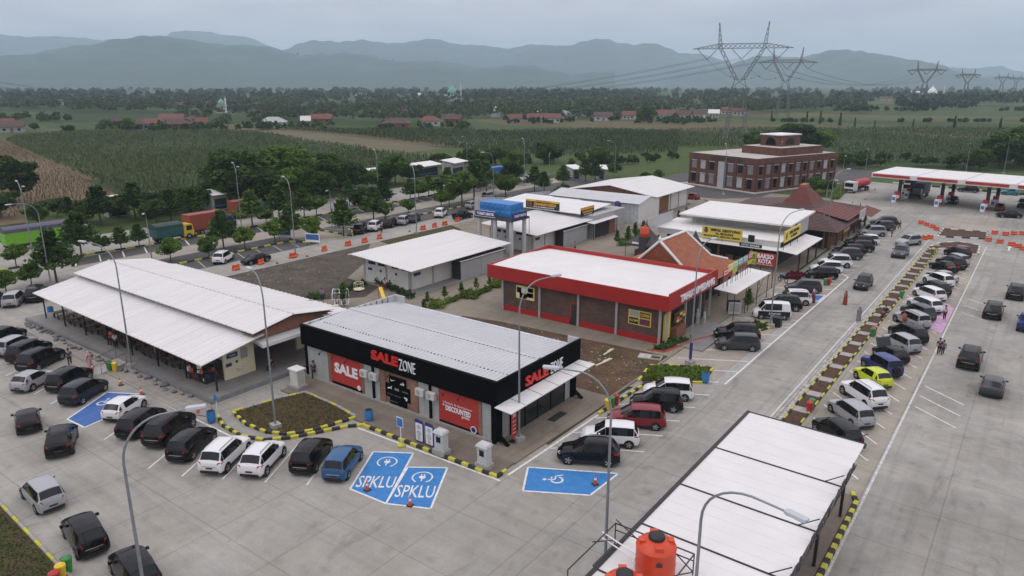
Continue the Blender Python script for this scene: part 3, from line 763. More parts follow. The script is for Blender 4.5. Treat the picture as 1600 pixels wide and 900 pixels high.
# soffit boards of the gable end
gb = MB()
gb.add([(FX1 - .02, 34.05, 4.50), (FX1 - .02, 38.3, 5.2), (FX1 - .02, 42.85, 4.50), (FX1 - 1.9, 42.85, 4.50), (FX1 - 1.9, 38.3, 5.2), (FX1 - 1.9, 34.05, 4.50)], [(0, 1, 4, 5), (1, 2, 3, 4)])
gb.build('gable_soffit', 'rust_soffit', H, world=True)
MB().box(-86.5, -55.2, 35.0, 35.2, 3.5, 4.4).build('clerestory_wall', 'white_wall', H, world=True)
MB().slab4((-52.7, 34.7, 3.55), (-52.7, 41.2, 3.55), (-54.6, 41.2, 3.9), (-54.6, 34.7, 3.9), 0.3).build('end_canopy', 'white_panel', H, world=True)
for i in range(8):
    x = -86.9 + i * 4.75
    MB().box(x - .06, x + .06, 30.6 - .06, 30.6 + .06, 0.4, 3.5).build('post', 'black_metal', H, world=True)
for x in (-86.9, -75, -63): MB().box(x - .07, x + .07, 41, 41.14, 0.4, 4.3).build('post', 'black_metal', H, world=True)
MB().box(-84.5, -60.5, 34.8, 35.0, 0.42, 3.9).build('back_wall', 'cream_wall', H, world=True)
for i in range(6):
    x = -83.9 + i * 4.0
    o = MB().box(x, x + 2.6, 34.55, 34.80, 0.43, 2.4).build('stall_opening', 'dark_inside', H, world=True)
    MB().box(x, x + 2.6, 34.2, 34.54, 0.43, 1.35).build('counter', ('wood', 'white_wall', 'brown_wall')[i % 3], H, world=True)
cw = MB().box(-55.3, -55.1, 32.3, 35.35, 0.42, 3.95).build('end_wall', 'cream_wall', H, world=True)
MB().box(-60.5, -55.32, 34.9, 35.0, 0.42, 4.2).build('side_wall', 'cream_wall', H, world=True)
for (y, z, ly, lz, tx) in ((33.15, 2.55, 1.05, 0.42, 'TOILET'), (32.75, 1.75, 0.55, 0.3, ''), (33.55, 1.85, 0.22, 0.2, '')):
    s_ = MB().box(-55.095, -55.05, y - ly / 2, y + ly / 2, z - lz / 2, z + lz / 2).build('wall_sign', 'navy', H, world=True)
    if tx: lettering('sign_lettering', tx, 'letter_white', s_, (-55.045 + 70, y - 37, z), 90, 0.13, 0.7, 0.01, 0.01)
MB().box(-55.1, -54.95, 34.0, 34.6, 2.0, 2.9).build('notice_board', 'grey_wall', H, world=True)
MB().lathe([(0.12, 1.05), (0.26, 1.25), (0.28, 1.32), (0.2, 1.33)], 10, (-54.98, 33.7)).build('wash_basin', 'white_trim', H, world=True)
# hall behind the end wall, seen dark under the roof
MB().box(-60.4, -60.2, 35.1, 46.2, 0.42, 3.6).build('inner_wall', 'grey_wall', H, world=True)
MB().box(-56.6, -56.4, 40.9, 46.3, 0.42, 3.7).build('inner_wall', 'cream_wall', H, world=True)
# seats and tables under the roof (each a thing of its own)
MB().add([(-53.5, 34.3, 3.9), (-53.5, 42.6, 3.9), (-53.5, 42.6, 4.5), (-53.5, 38.3, 5.18), (-53.5, 34.3, 4.5)], [(0, 1, 2, 3, 4)]).build('gable_boarding', 'rust_soffit', H, world=True)
tb = thing('dining_table', '', 'table')
MB().box(-.6, .6, -.4, .4, .70, .75).build('tabletop', 'wood', tb)
for x in (-.5, .5):
    for y in (-.32, .32): MB().box(x - .03, x + .03, y - .03, y + .03, 0, .70).build('leg', 'black_metal', tb)
bn = thing('bench', '', 'bench')
MB().box(-.6, .6, -.15, .15, .42, .46).build('seat', 'wood', bn)
for x in (-.5, .5): MB().box(x - .03, x + .03, -.12, .12, 0, .42).build('leg', 'black_metal', bn)
for i in range(15):
    x = -85.8 + i * 1.95
    t = tb if i == 0 else copy_tree(tb)
    t.location = (x, 31.7 + (i % 2) * 0.2, 0.42); t.rotation_euler = (0, 0, R(random.uniform(-8, 8) + 90))
    tag(t, 'wooden dining table under the food hall eave, %s from the far left end' % ORD[i], 'table', 'tables under the food hall roof')
    for k, dx in enumerate((-.62, .62)):
        b = bn if (i == 0 and k == 0) else copy_tree(bn)
        b.location = (x + dx, t.location.y, 0.42); b.rotation_euler = (0, 0, R(90 + random.uniform(-6, 6)))
        tag(b, 'wooden bench at the %s dining table of the food hall, on its %s side' % (ORD[i], ('far left', 'right')[k]), 'bench', 'benches under the food hall roof')
# goods stall at the right end: hanging goods in many colours
gd = thing('goods_stall', 'crowded souvenir stall with red and dark goods at the food hall corner', 'stall', (-56.9, 31.3, 0.42))
MB().box(-1.3, 1.2, -.5, .6, 0, .7).build('table', 'dark_inside', gd)
for i in range(46):
    c = random.choice(['cloth_red', 'cloth_black', 'cloth_maroon', 'wood', 'cloth_navy', 'cloth_white', 'cloth_orange', 'cloth_black'])
    x, y, z = random.uniform(-1.6, 1.3), random.uniform(-.9, .8), random.uniform(0.1, 1.7)
    MB().obox((x, y, z), (random.uniform(.15, .4), random.uniform(.15, .35), random.uniform(.2, .6)), random.uniform(0, 90)).build('goods', c, gd)
for i in range(24):
    x = -80 + random.uniform(0, 22)
    nm, m, s = random.choice([('crate', 'cloth_navy', .5), ('sack', 'pale_stone', .5), ('basket', 'wood', .45), ('box', 'cloth_grey', .5)])
    o = MB().obox((0, 0, s / 2), (s * 1.2, s, s), 0).lathe([(s * .3, s), (s * .42, s * 1.1), (s * .3, s * 1.3)], 8).build(nm, m, None, loc=(x, 33.6 + random.uniform(-.2, .4), 0.42), rz=random.uniform(0, 90))
    tag(o, '%s of goods at the food hall counters, %s from the left' % ({'cloth_navy': 'dark blue ', 'pale_stone': 'pale ', 'wood': 'brown ', 'cloth_grey': 'grey '}[m] + nm, ORD[i]), nm, 'goods by the food hall counters')
# embankment of boulders below the hall and its gangway
for i in range(34):
    x = -87.4 + i * 0.98 + random.uniform(-.2, .2)
    if -68.6 < x < -66.2: continue
    bm = bmesh.new(); bmesh.ops.create_icosphere(bm, subdivisions=1, radius=random.uniform(.2, .42))
    sx, sy, sz = random.uniform(.9, 1.5), random.uniform(.7, 1.1), random.uniform(.5, .8)
    for v in bm.verts:
        k = 1 + random.uniform(-.28, .28); v.co = Vector((v.co.x * sx * k, v.co.y * sy * k, v.co.z * sz * k))
    me = bpy.data.meshes.new('boulder'); bm.to_mesh(me); bm.free()
    o = link('boulder', me, 'stone', None, (x, 28.75 + random.uniform(-.42, .35), .16), random.uniform(0, 180))
    tag(o, 'grey boulder edging the food hall plinth, %s from the left' % ORD[i], 'boulder', 'boulders along the food hall')
ramp = thing('ramp', 'grey concrete gangway from the parking lot up to the food hall floor', 'ramp', (-67.4, 28.2, 0))
MB().add([(-1, -1.5, 0.02), (1, -1.5, 0.02), (1, 1.1, .45), (-1, 1.1, .45), (-1, -1.5, 0), (1, -1.5, 0), (1, 1.1, 0), (-1, 1.1, 0)], [(0, 1, 2, 3), (7, 6, 5, 4), (0, 4, 5, 1), (1, 5, 6, 2), (2, 6, 7, 3), (3, 7, 4, 0)]).build('deck', 'kerb_grey', ramp)
for x in (-1, 1): MB().tube([(x, -1.2, .1), (x, -1.2, .9), (x, 1.1, 1.35), (x, 1.1, .4)], .025, 6).build('handrail', 'black_metal', ramp)
# pavers between kerb and boulders
slab('pavement', [(-88, 27.9), (-53, 27.0), (-50.2, 27.9), (-52.4, 29.2), (-89, 29.2)], 0, 0.07, 'pave_grey')
# meter house at the corner of the bed
mh = thing('transformer_box', 'small white louvred cabinet on a plinth at the corner of the planted bed', 'cabinet', g(466, 606) + (0,), 0)
MB().box(-.75, .75, -.6, .6, 0, .35).build('base', 'kerb_grey', mh); MB().box(-.5, .5, -.4, .4, .35, 1.75).build('body', 'white_wall', mh)
MB().box(-.62, .62, -.5, .5, 1.75, 1.85).build('lid', 'white_trim', mh)
for k in range(8): MB().box(.501, .515, -.32, .32, .5 + k * .14, .56 + k * .14).build('louvre', 'grey_wall', mh)

# ---------------------------------------------------------------- sale shop
Z = thing('shop_building', 'black flat-fronted shop with large red and white lettering and ribbed grey roof', 'building', (-40.2, 43.3, 0))
X0, X1, Y0, Y1 = -51.2, -29.2, 37.6, 49.1
MB().box(X0 + .15, X1 - .25, Y0 + .32, Y1 - .1, 0.1, 3.25).build('wall', 'grey_cladding', Z, world=True)
# cladding seams on the long wall
MB().box(X0, X1, Y0, Y0 + .3, 3.15, 5.0).build('fascia', 'black_panel', Z, world=True)
MB().box(X1 - .2, X1, Y0 + .3, Y1, 3.15, 5.0).build('fascia', 'black_panel', Z, world=True)
MB().box(X0, X0 + .12, Y0 + .3, Y1 + .3, 3.3, 4.98).build('parapet', 'zinc_wall', Z, world=True)
sm = MB()
for k in range(110):
    x = X0 + .1 + k * 0.2
    sm.box(x, x + .03, Y0 - .012, Y0, 3.17, 4.98)
for k in range(57): sm.box(X1, X1 + .012, Y0 + .1 + k * .2, Y0 + .13 + k * .2, 3.17, 4.98)
tag(sm.build('fascia_ribs', 'black_panel', Z, world=True), kind='stuff')
MB().ribbed((X0 + .14, Y0 + .32, 4.72), (X1 - .22, Y0 + .32, 4.72), (X1 - .22, 43.4, 5.02), (X0 + .14, 43.4, 5.02), 0.42, 0.05).build('roof_slope', 'zinc', Z, world=True)
MB().ribbed((X1 - .22, Y1 - .2, 4.3), (X0 + .14, Y1 - .2, 4.3), (X0 + .14, 43.4, 5.02), (X1 - .22, 43.4, 5.02), 0.42, 0.05).build('roof_slope', 'zinc', Z, world=True)
MB().add([(X0 + .14, 43.15, 5.06), (X1 - .2, 43.15, 5.06), (X1 - .2, 43.4, 5.12), (X0 + .14, 43.4, 5.12), (X1 - .2, 43.65, 5.06), (X0 + .14, 43.65, 5.06)], [(0, 1, 2, 3), (3, 2, 4, 5)]).build('ridge_cap', 'zinc', Z, world=True)
MB().box(X0 + .1, X1 - .1, Y1 - .2, Y1 + .12, 4.12, 4.34).build('gutter', 'zinc_wall', Z, world=True)
sc_ = MB()
for k in range(58):
    x = X0 + .9 + k * .36
    sc_.box(x, x + .10, Y0 + 1.95, Y0 + 2.03, 4.80, 4.872)
tag(sc_.build('roof_screws', 'dark_steel', Z, world=True), kind='stuff')
MB().box(X1 - 1.3, X1 - .22, Y1 + .02, Y1 + .14, 3.4, 5.0).build('corner_return', 'zinc', Z, world=True)
MB().box(X0, X0 + 1.4, Y1 + .12, Y1 + .26, 3.4, 5.0).build('corner_return', 'zinc', Z, world=True)
for k in range(6): MB().box(X0 + .12, X0 + .17, 44.4 + k * .75, 44.45 + k * .75, 4.4, 4.98).build('parapet_post', 'dark_steel', Z, world=True)
for k in range(3): MB().box(X0 + .12, X0 + .17, 38.6 + k * 1.2, 38.65 + k * 1.2, 4.75, 4.97).build('parapet_post', 'dark_steel', Z, world=True)
lettering('letters', 'SALE', 'letter_red', Z, (-40.52 + 40.2, Y0 - .06 - 43.3, 4.28), 0, 0.82, 3.05, 0.045, 0.1)
lettering('letters', 'ZONE', 'letter_white', Z, (-38.02 + 40.2, Y0 - .05 - 43.3, 4.14), 0, 0.92, 1.75, -0.012, 0.08)
lettering('letters', 'SALE', 'letter_red', Z, (X1 + .06 + 40.2, 42.62 - 43.3, 3.88), 90, 0.82, 3.1, 0.045, 0.1)
lettering('letters', 'ZONE', 'letter_white', Z, (X1 + .05 + 40.2, 45.4 - 43.3, 3.84), 90, 0.92, 1.75, -0.012, 0.08)
# front: posters, brick piers, brand boards, steel posts
YF = Y0 + .32
def panel(x0, x1, z0, z1, m, name, d=0.05, parent=Z): return MB().box(x0, x1, YF - d, YF - .002, z0, z1).build(name, m, parent, world=True)
p = panel(-47.6, -43.75, .25, 3.1, 'poster_red', 'poster')
lettering('poster_lettering', 'SALE', 'letter_white', p, (-45.7 + 40.2, YF - .06 - 43.3, 1.84), 0, .95, 2.95, .05, .02)
panel(-47.6, -43.75, .2, .48, 'black_panel', 'poster_foot', .055)
panel(-41.55, -40.88, .2, 3.2, 'brick_pier', 'brick_pier', .09); panel(-38.02, -37.25, .2, 3.2, 'brick_pier', 'brick_pier', .09)
panel(-43.72, -43.5, .2, 3.2, 'brick_pier', 'brick_pier', .07); panel(-48.0, -47.62, .2, 3.2, 'brick_pier', 'brick_pier', .07)
panel(-40.87, -38.03, .2, 3.2, 'brick_pier', 'brick_panel', .03)
panel(-31.1, -30.8, .2, 3.2, 'brick_pier', 'brick_pier', .07)
for x0, x1, z0, z1 in ((-40.4, -38.5, 2.08, 2.75), (-40.85, -38.1, 1.42, 2.04), (-40.85, -38.1, .85, 1.38), (-40.4, -38.5, .3, .81)):
    bb = panel(x0, x1, z0, z1, 'black_panel', 'brand_board', .1)
def mark(parent, pts, x, z, s, m='letter_white', y=YF - .11):
    q = MB(); n = len(pts); q.add([(x + 40.2 + a * s, y - 43.3, z + b * s) for a, b in pts] + [(x + 40.2 + a * s, y + .008 - 43.3, z + b * s) for a, b in pts], [tuple(range(n)), tuple(range(2 * n - 1, n - 1, -1))] + [(i, n + i, n + (i + 1) % n, (i + 1) % n) for i in range(n)])
    return q.build('logo_mark', m, parent)
mark(Z, [(-.5, .12), (-.42, -.1), (-.25, -.22), (.5, .15), (-.2, -.05), (-.33, -.02)], -39.95, 2.42, .6)
for k, h_ in enumerate((.22, .4, .6)): mark(Z, [(-.35 + k * .28, -.3), (-.12 + k * .28, -.3), (-.12 + k * .28 + .02, -.3 + h_ * .3), (-.30 + k * .26, -.3 + h_ * .9)], -38.95, 2.4, .55)
mark(Z, [(-.5, -.2), (-.2, .0), (.1, -.02), (.4, .28), (.5, .2), (.3, -.05), (.42, -.25), (.1, -.15), (-.3, -.28)], -40.35, 1.72, .55)
lettering('logo_lettering', 'FIFA', 'letter_white', Z, (-39.55 + 40.2, YF - .11 - 43.3, 1.72), 0, .2, .5, .03, .01) if False else None
for x, z, wd, h_ in ((-39.55, 1.7, .5, .2), (-38.62, 1.68, .7, .08), (-40.35, 1.12, .7, .07), (-39.5, 1.1, .75, .07), (-39.9, .55, .8, .07)):
    for k in range(6): mark(Z, [(-.08, -.5), (.05, -.5), (.08, .5), (-.05, .5)] if k % 2 else [(-.07, -.5), (.07, -.5), (.07, .2), (-.07, .5)], x - wd / 2 + (k + .5) * wd / 6, z, h_ if h_ > .1 else h_ * 1.3)
mark(Z, [(-.4, .3), (.35, .3), (.45, .05), (.3, -.25), (.05, -.3), (.05, .1), (-.1, .1), (-.1, -.05)], -38.6, 1.1, .5)
p = panel(-35.05, -31.12, .25, 3.05, 'poster_red', 'poster')
lettering('poster_lettering', 'Lifestyle & Sportswear', 'letter_white', p, (-33.15 + 40.2, YF - .06 - 43.3, 2.0), 0, .2, 2.9, .0, .012)
lettering('poster_lettering', 'DISCOUNTED', 'letter_white', p, (-33.1 + 40.2, YF - .06 - 43.3, 1.6), 0, .46, 2.5, .04, .012)
lettering('poster_lettering', 'price', 'letter_white', p, (-32.35 + 40.2, YF - .06 - 43.3, 1.22), 0, .26, .75, .02, .012)
lettering('poster_lettering', 'at', 'letter_white', p, (-34.55 + 40.2, YF - .06 - 43.3, 1.78), 0, .12, .2, .02, .012)
mark(p, [(math.cos(R(30 * k)) * .9, math.sin(R(30 * k)) * .9) for k in range(12)], -31.6, .5, .34, 'sign_white', YF - .065)
mark(p, [(math.cos(R(30 * k)) * .62, math.sin(R(30 * k)) * .62) for k in range(12)], -31.6, .5, .34, 'navy', YF - .074)
panel(-35.05, -31.12, .2, .42, 'black_panel', 'poster_foot', .055)
mark(Z, [(math.cos(R(30 * k)) * .9, math.sin(R(30 * k)) * .9) for k in range(12)], -44.15, .62, .26, 'sign_white', YF - .062)
for x in (-46.9, -45.2, -34.2, -32.7, -40.1, -48.5):   # arm lamps over the posters
    l = MB().tube([(x, YF, 3.12), (x + .05, YF - .55, 2.95)], .025, 5).build('poster_lamp', 'black_metal', Z, world=True)
    MB().lathe([(.05, 2.78), (.09, 2.84), (.06, 2.95)], 8, (x + .05, YF - .58)).build('lamp_head', 'black_metal', Z, world=True)
for x in (-50.9, -42.3, -35.9, -29.75): panel(x - .09, x + .09, .1, 3.3, 'black_panel', 'post', .16)
sea = MB()
for x in (-49.9, -48.9, -43.1, -36.6, -30.5): sea.box(x, x + .025, YF - .012, YF, .3, 3.15)
for z in (1.1, 2.1): sea.box(-51, -29.6, YF - .010, YF, z, z + .02)
sea.build('cladding_seams', 'grey_wall', Z, world=True)
MB().box(X0, X1, YF - .25, YF - .001, 0.1, .24).build('footing', 'kerb_grey', Z, world=True)
def ac_unit(x, i):
    a = thing('air_conditioner', 'white air conditioner outdoor unit on the shop wall, %s from the left' % ORD[i], 'air conditioner', (x, YF - .30, 2.0), 0, 'air conditioners on the shop wall')
    MB().box(-.42, .42, -.16, .16, 0, .58).build('case', 'ac_white', a)
    f = MB()
    f.add([(-.1 + .2 * math.cos(R(30 * k)), -.172, .29 + .2 * math.sin(R(30 * k))) for k in range(12)], [tuple(range(12))]); f.build('fan_grille', 'grey_wall', a)
    MB().box(-.38, -.33, -.1, .29, -.06, 0).box(.33, .38, -.1, .29, -.06, 0).build('bracket', 'galv', a)
for i, x in enumerate((-43.1, -42.0, -36.75, -35.6)): ac_unit(x, i)
# right end: glazed entrance under a pale awning
MB().box(X1 - .24, X1 - .15, 39.6, 43.0, .12, 2.75).build('door_glass', 'shop_glass', Z, world=True)
MB().box(X1 - .24, X1 - .15, 43.1, 46.9, .12, 2.75).build('door_glass', 'shop_glass', Z, world=True)
for y in (39.55, 41.35, 43.05, 44.9, 46.95): MB().box(X1 - .26, X1 - .12, y - .05, y + .05, .12, 3.2).build('mullion', 'black_panel', Z, world=True)
MB().box(X1 - .26, X1 - .12, 39.5, 47, 2.7, 3.2).build('transom', 'black_panel', Z, world=True)
for y in (38.0, 48.3): 
    MB().box(X1 - .5, X1 - .05, y - .35, y + .35, .1, 3.2).build('pier', 'black_panel', Z, world=True)
    MB().slab4((X1 + .8, y + .15, .16), (X1 + .8, y - .15, .16), (X1 - .05, y - .15, .75), (X1 - .05, y + .15, .75), .16).build('buttress', 'black_panel', Z, world=True)
MB().slab4((X1 + .005, Y0 - .25, 3.22), (X1 + 1.45, Y0 - .2, 3.08), (X1 + 1.4, Y1 + .1, 3.08), (X1 + .005, Y1 - .2, 3.22), .06).build('awning', 'white_panel', Z, world=True)
for k in range(5):
    y = Y0 + 1.6 + k * 2.2
    MB().slab4((X1 + .02, y, 3.235), (X1 + 1.4, y, 3.093), (X1 + 1.4, y + .04, 3.093), (X1 + .02, y + .04, 3.235), .02).build('awning_seam', 'dark_steel', Z, world=True)
sheet('door_mat', [(-28.6, 43.2), (-27.9, 43.2), (-27.9, 45.2), (-28.6, 45.2)], .108, 'kerb_black')
slab('pavement', [(-29.0, 36.3), (-26.65, 36.3), (-26.3, 49.9), (-29.0, 49.9)], -.04, .105, 'concrete_stained')
fl = thing('feather_banner', 'tall narrow red sale banner beside the shop entrance', 'banner', (-28.6, 38.9, .1))
MB().box(-.02, .02, -.32, .32, .25, 2.5).build('cloth', 'poster_red', fl); MB().box(-.2, .2, -.4, .4, 0, .08).build('foot', 'black_metal', fl)
lettering('banner_lettering', '70', 'letter_white', fl, (.03, 0, 2.05), 90, .3, .42, .03, .01)
for k in range(4): lettering('banner_lettering', 'sale', 'letter_white', fl, (.03, 0, 1.6 - k * .3), 90, .1, .4, .01, .01)

# ---------------------------------------------------------------- red tofu shop
T = thing('shop_building', 'brick shop with deep red fascia, white flat roof and white lettering', 'building', (-39, 70, 0))
X0, X1, Y0, Y1 = -50.6, -27.9, 63.9, 76.0
MB().box(X0 + 1.9, X1 - 1.0, Y0 + .3, Y1 - .4, .1, 4.3).build('wall', 'brick_brown', T, world=True)
MB().box(X0 + 1.85, X1 - .95, Y0 + .22, Y0 + .298, .1, .75).build('wall_base', 'red_panel', T, world=True)
MB().box(X0 + 1.8, X0 + 1.898, Y0 + .3, Y1 - .4, .1, .75).build('wall_base', 'red_panel', T, world=True)
MB().box(X0, X1, Y0 - .35, Y0 - .2, 3.85, 5.4).build('fascia', 'red_panel', T, world=True)
MB().box(X1 - .15, X1, Y0 - .2, Y1 + .3, 3.85, 5.65).build('fascia', 'red_panel', T, world=True)
MB().box(X0, X0 + .15, Y0 - .2, Y1 + .3, 3.85, 5.4).build('fascia', 'red_panel', T, world=True)
MB().box(X0, X1 - .15, Y1 + .3, Y1 + .45, 3.85, 5.4).build('fascia', 'red_panel', T, world=True)
MB().slab4((X0 + .15, Y0 - .2, 5.2), (X1 - .15, Y0 - .2, 5.2), (X1 - .15, 70.2, 5.38), (X0 + .15, 70.2, 5.38), .1).build('roof_slope', 'white_panel', T, world=True)
MB().slab4((X0 + .15, 70.2, 5.38), (X1 - .15, 70.2, 5.38), (X1 - .15, Y1 + .3, 4.95), (X0 + .15, Y1 + .3, 4.95), .1).build('roof_slope', 'white_panel', T, world=True)
MB().box(X0 + .15, X1 - .15, Y0 - .2, Y1 + .3, 3.86, 3.95).build('soffit', 'grey_wall', T, world=True)
lettering('letters', 'TAHU SUMEDANG', 'letter_white', T, (X1 + .05 + 39, 70.7 - 70, 4.55), 90, .78, 9.0, .035, .1)
for x in (-48.75, -43.6, -38.55, -33.9, -29.0): MB().box(x - .12, x + .12, Y0 + .12, Y0 + .3, .1, 3.9).build('pilaster', 'grey_wall', T, world=True)
def poster(par, x0, x1, y, z0, z1, cols, tx=()):
    p = MB().box(x0, x1, y - .05, y, z0, z1).build('poster', 'sign_yellow', par, world=True)
    for (a, b, c, d, m) in cols:
        MB().box(x0 + (x1 - x0) * a - par.location.x, x0 + (x1 - x0) * b - par.location.x, y - .06 - par.location.y, y - .05 - par.location.y, z0 + (z1 - z0) * c, z0 + (z1 - z0) * d).build('picture', m, p)
    for (a, c, t_, h_, wd) in tx: lettering('poster_lettering', t_, 'sign_yellow', p, (x0 + (x1 - x0) * a - par.location.x, y - .066 - par.location.y, z0 + (z1 - z0) * c), 0, h_, wd, .02, .01)
poster(T, -46.9, -44.35, Y0 + .3, 1.85, 3.4, [(.03, .97, .05, .95, 'cream_wall'), (.05, .3, .45, .85, 'cloth_red'), (.65, .95, .6, .92, 'cloth_red'), (.6, .95, .2, .55, 'wood'), (.2, .6, .05, .45, 'sign_white')])
poster(T, -32.55, -30.0, Y0 + .3, 1.65, 3.2, [(.04, .46, .54, .94, 'grey_wall'), (.5, .96, .54, .94, 'wood'), (.04, .46, .06, .48, 'letter_black'), (.5, .96, .06, .48, 'cloth_maroon')], [(.73, .74, 'COFFEE', .25, 1.0), (.25, .28, 'KOPI', .25, .9)])
dr = MB().box(-39.55, -38.65, Y0 + .22, Y0 + .298, .1, 2.6).build('door_frame', 'red_paint', T, world=True)
MB().box(-39.45 + 39, -38.75 + 39, Y0 + .21 - 70, Y0 + .22 - 70, .12, 2.5).build('door', 'dark_inside', dr)
# open front towards the road
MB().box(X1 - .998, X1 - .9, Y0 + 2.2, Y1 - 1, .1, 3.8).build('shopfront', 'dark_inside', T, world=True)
for y in (Y0 + .6, Y0 + 5, Y0 + 9, Y1 - .3): MB().box(X1 - .6, X1 - .4, y - .1, y + .1, .1, 3.9).build('column', 'grey_wall', T, world=True)
MB().box(X1 - .9, X1 - .8, Y0 + .6, Y0 + 2.1, .4, 3.2).build('side_board', 'sign_yellow', T, world=True)
MB().box(X1 - .95, X1 - .2, Y0 + 2.4, Y0 + 4.8, .1, 1.3).build('counter', 'brown_wall', T, world=True)
dp = MB().box(X1 - .6, X1 - .3, Y0 + 2.4, Y0 + 4.6, 1.9, 2.9).build('food_board', 'wood', T, world=True)
for i in range(9):
    MB().box(X1 - .299 + 39, X1 - .28 + 39, Y0 + 2.5 + (i % 3) * .7 - 70, Y0 + 3.1 + (i % 3) * .7 - 70, 1.95 + (i // 3) * .31, 2.2 + (i // 3) * .31).build('picture', ('sign_yellow', 'cloth_orange', 'letter_black')[(i + i // 3) % 3], dp)
MB().box(X1 - .1, X1 + 3.2, Y0 + 1, Y1 - 2, .0, .14).build('terrace', 'plinth_grey', T, world=True)
# small rooftop advertising panels behind the fascia
for i, (y, z, m) in enumerate(((77.0, 5.0, 'cloth_red'), (78.4, 5.35, 'sign_yellow'), (79.9, 5.4, 'sign_green'), (81.5, 5.4, 'teal_panel'), (83.2, 5.4, 'teal_panel'), (84.9, 5.45, 'cloth_red'))):
    if 'teal_panel' not in MATS: mat('teal_panel', (.12, .34, .36), .5)
    s_ = thing('roof_sign', '%s advertising panel on the awning beside the red shop, %s from the fascia' % ({'cloth_red': 'red', 'sign_yellow': 'yellow', 'sign_green': 'green', 'teal_panel': 'teal'}[m], ORD[i]), 'sign', (-27.3, y, 3.35), 0, 'signs above the awning')
    a = MB().box(-.05, .05, -.72, .72, z - 3.35 - .32, z - 3.35 + .5).build('panel', m, s_)
    MB().box(.05, .07, -.62, .62, z - 3.35 - .05, z - 3.35 + .42).build('picture', 'sign_white', a)
    for k in range(4): MB().box(.07, .08, -.5 + k * .26, -.34 + k * .26, z - 3.3, z - 3.35 + .3).build('print', m, a)
    MB().box(-.05, .05, -.72, .72, z - 3.35 - .85, z - 3.35 - .36).build('panel', ('wood', 'cloth_red', 'sign_green')[i % 3], s_)
    MB().tube([(0, .5, 0), (0, .5, z - 3.35)], .03, 5).build('post', 'dark_steel', s_)
    MB().tube([(0, -.5, 0), (0, -.5, z - 3.35)], .03, 5).build('post', 'dark_steel', s_)
aw = thing('awning', 'white sheet awning on thin dark posts beside the red shop', 'awning', (-26.7, 81.7, 0))
MB().slab4((-1.3, -6.0, 3.5), (1.1, -5.6, 3.2), (1.2, 6.0, 3.2), (-1.4, 5.6, 3.5), .07).build('sheet', 'white_panel', aw)
for x, y in ((1.0, 5.8), (1.0, 2.0), (1.0, -2.0), (-1.1, 5.4), (-1.1, -2), (.9, -5.4)): MB().tube([(x, y, 0), (x, y, 3.18)], .045, 6).build('post', 'dark_steel', aw)
MB().tube([(1, 2, 1.4), (1, 4.4, 3.15)], .035, 5).build('brace', 'dark_steel', aw)
# ---------------------------------------------------------------- orange-tiled pavilion behind it
J = thing('pavilion', 'pavilion with steep orange tiled roof and white ridge caps behind the red shop', 'building', (-36, 84.5, 0))
def tiled(parent, quads, m, name='roof_slope', rows=14):
    """a tiled slope: courses of tiles as small steps"""
    for (a, b, c, d) in quads:
        A, B, C, D = (np.array(p, float) for p in (a, b, c, d)); q = MB()
        nrm = np.cross(B - A, D - A); nrm = nrm / np.linalg.norm(nrm); nrm = nrm if nrm[2] > 0 else -nrm
        for i in range(rows):
            u0, u1 = i / rows, (i + 1.0) / rows
            l0, r0 = A + (D - A) * u0, B + (C - B) * u0; l1, r1 = A + (D - A) * u1, B + (C - B) * u1
            e = nrm * 0.05
            q.add([tuple(l0 + e), tuple(r0 + e), tuple(r1), tuple(l1), tuple(l0), tuple(r0)], [(0, 1, 2, 3), (4, 5, 1, 0)])
        q.build(name, m, parent, world=True)
jx0, jx1, jy0, jy1 = -43.2, -29.8, 77.6, 91.4      # eaves z=3
ex0, ex1, ey0, ey1 = -39.4, -33.2, 79.2, 87.6      # foot of the steep part z=4.3
ry0, ry1, rx, rz_ = 78.9, 86.4, -36.3, 7.3
tiled(J, [((jx0, jy0, 3), (jx1, jy0, 3), (ex1, ey0, 4.3), (ex0, ey0, 4.3)), ((jx1, jy0, 3), (jx1, jy1, 3), (ex1, ey1, 4.3), (ex1, ey0, 4.3)),
          ((jx1, jy1, 3), (jx0, jy1, 3), (ex0, ey1, 4.3), (ex1, ey1, 4.3)), ((jx0, jy1, 3), (jx0, jy0, 3), (ex0, ey0, 4.3), (ex0, ey1, 4.3)),
          ((ex1, ey0, 4.3), (ex1, ey1, 4.3), (rx, ry1, rz_), (rx, ry0, rz_)), ((ex0, ey1, 4.3), (ex0, ey0, 4.3), (rx, ry0, rz_), (rx, ry1, rz_))], 'tile_orange')
tiled(J, [((ex0, ey0, 4.3), (ex1, ey0, 4.3), (rx + .01, ry0, rz_), (rx - .01, ry0, rz_)), ((ex1, ey1, 4.3), (ex0, ey1, 4.3), (rx - .01, ry1, rz_), (rx + .01, ry1, rz_))], 'tile_orange')
for a, b in (((rx, ry0, rz_), (rx, ry1, rz_)), ((rx, ry0, rz_), (ex1, ey0, 4.35)), ((rx, ry0, rz_), (ex0, ey0, 4.35)), ((rx, ry1, rz_), (ex1, ey1, 4.35)), ((rx, ry1, rz_), (ex0, ey1, 4.35)), ((ex1, ey1, 4.35), (ex1 + 1.6, ey1 + 1.8, 3.75))):
    MB().tube([a, b], .17, 6).build('ridge_cap', 'white_trim', J, world=True)
MB().lathe([(.12, 7.3), (.22, 7.55), (.05, 7.9)], 8, (rx, ry0)).build('finial', 'white_trim', J, world=True)
for x in (jx0 + .8, jx1 - .8):
    for y in (jy0 + .8, jy1 - .8, (jy0 + jy1) / 2): MB().box(x - .12, x + .12, y - .12, y + .12, 0, 3.1).build('column', 'wood', J, world=True)
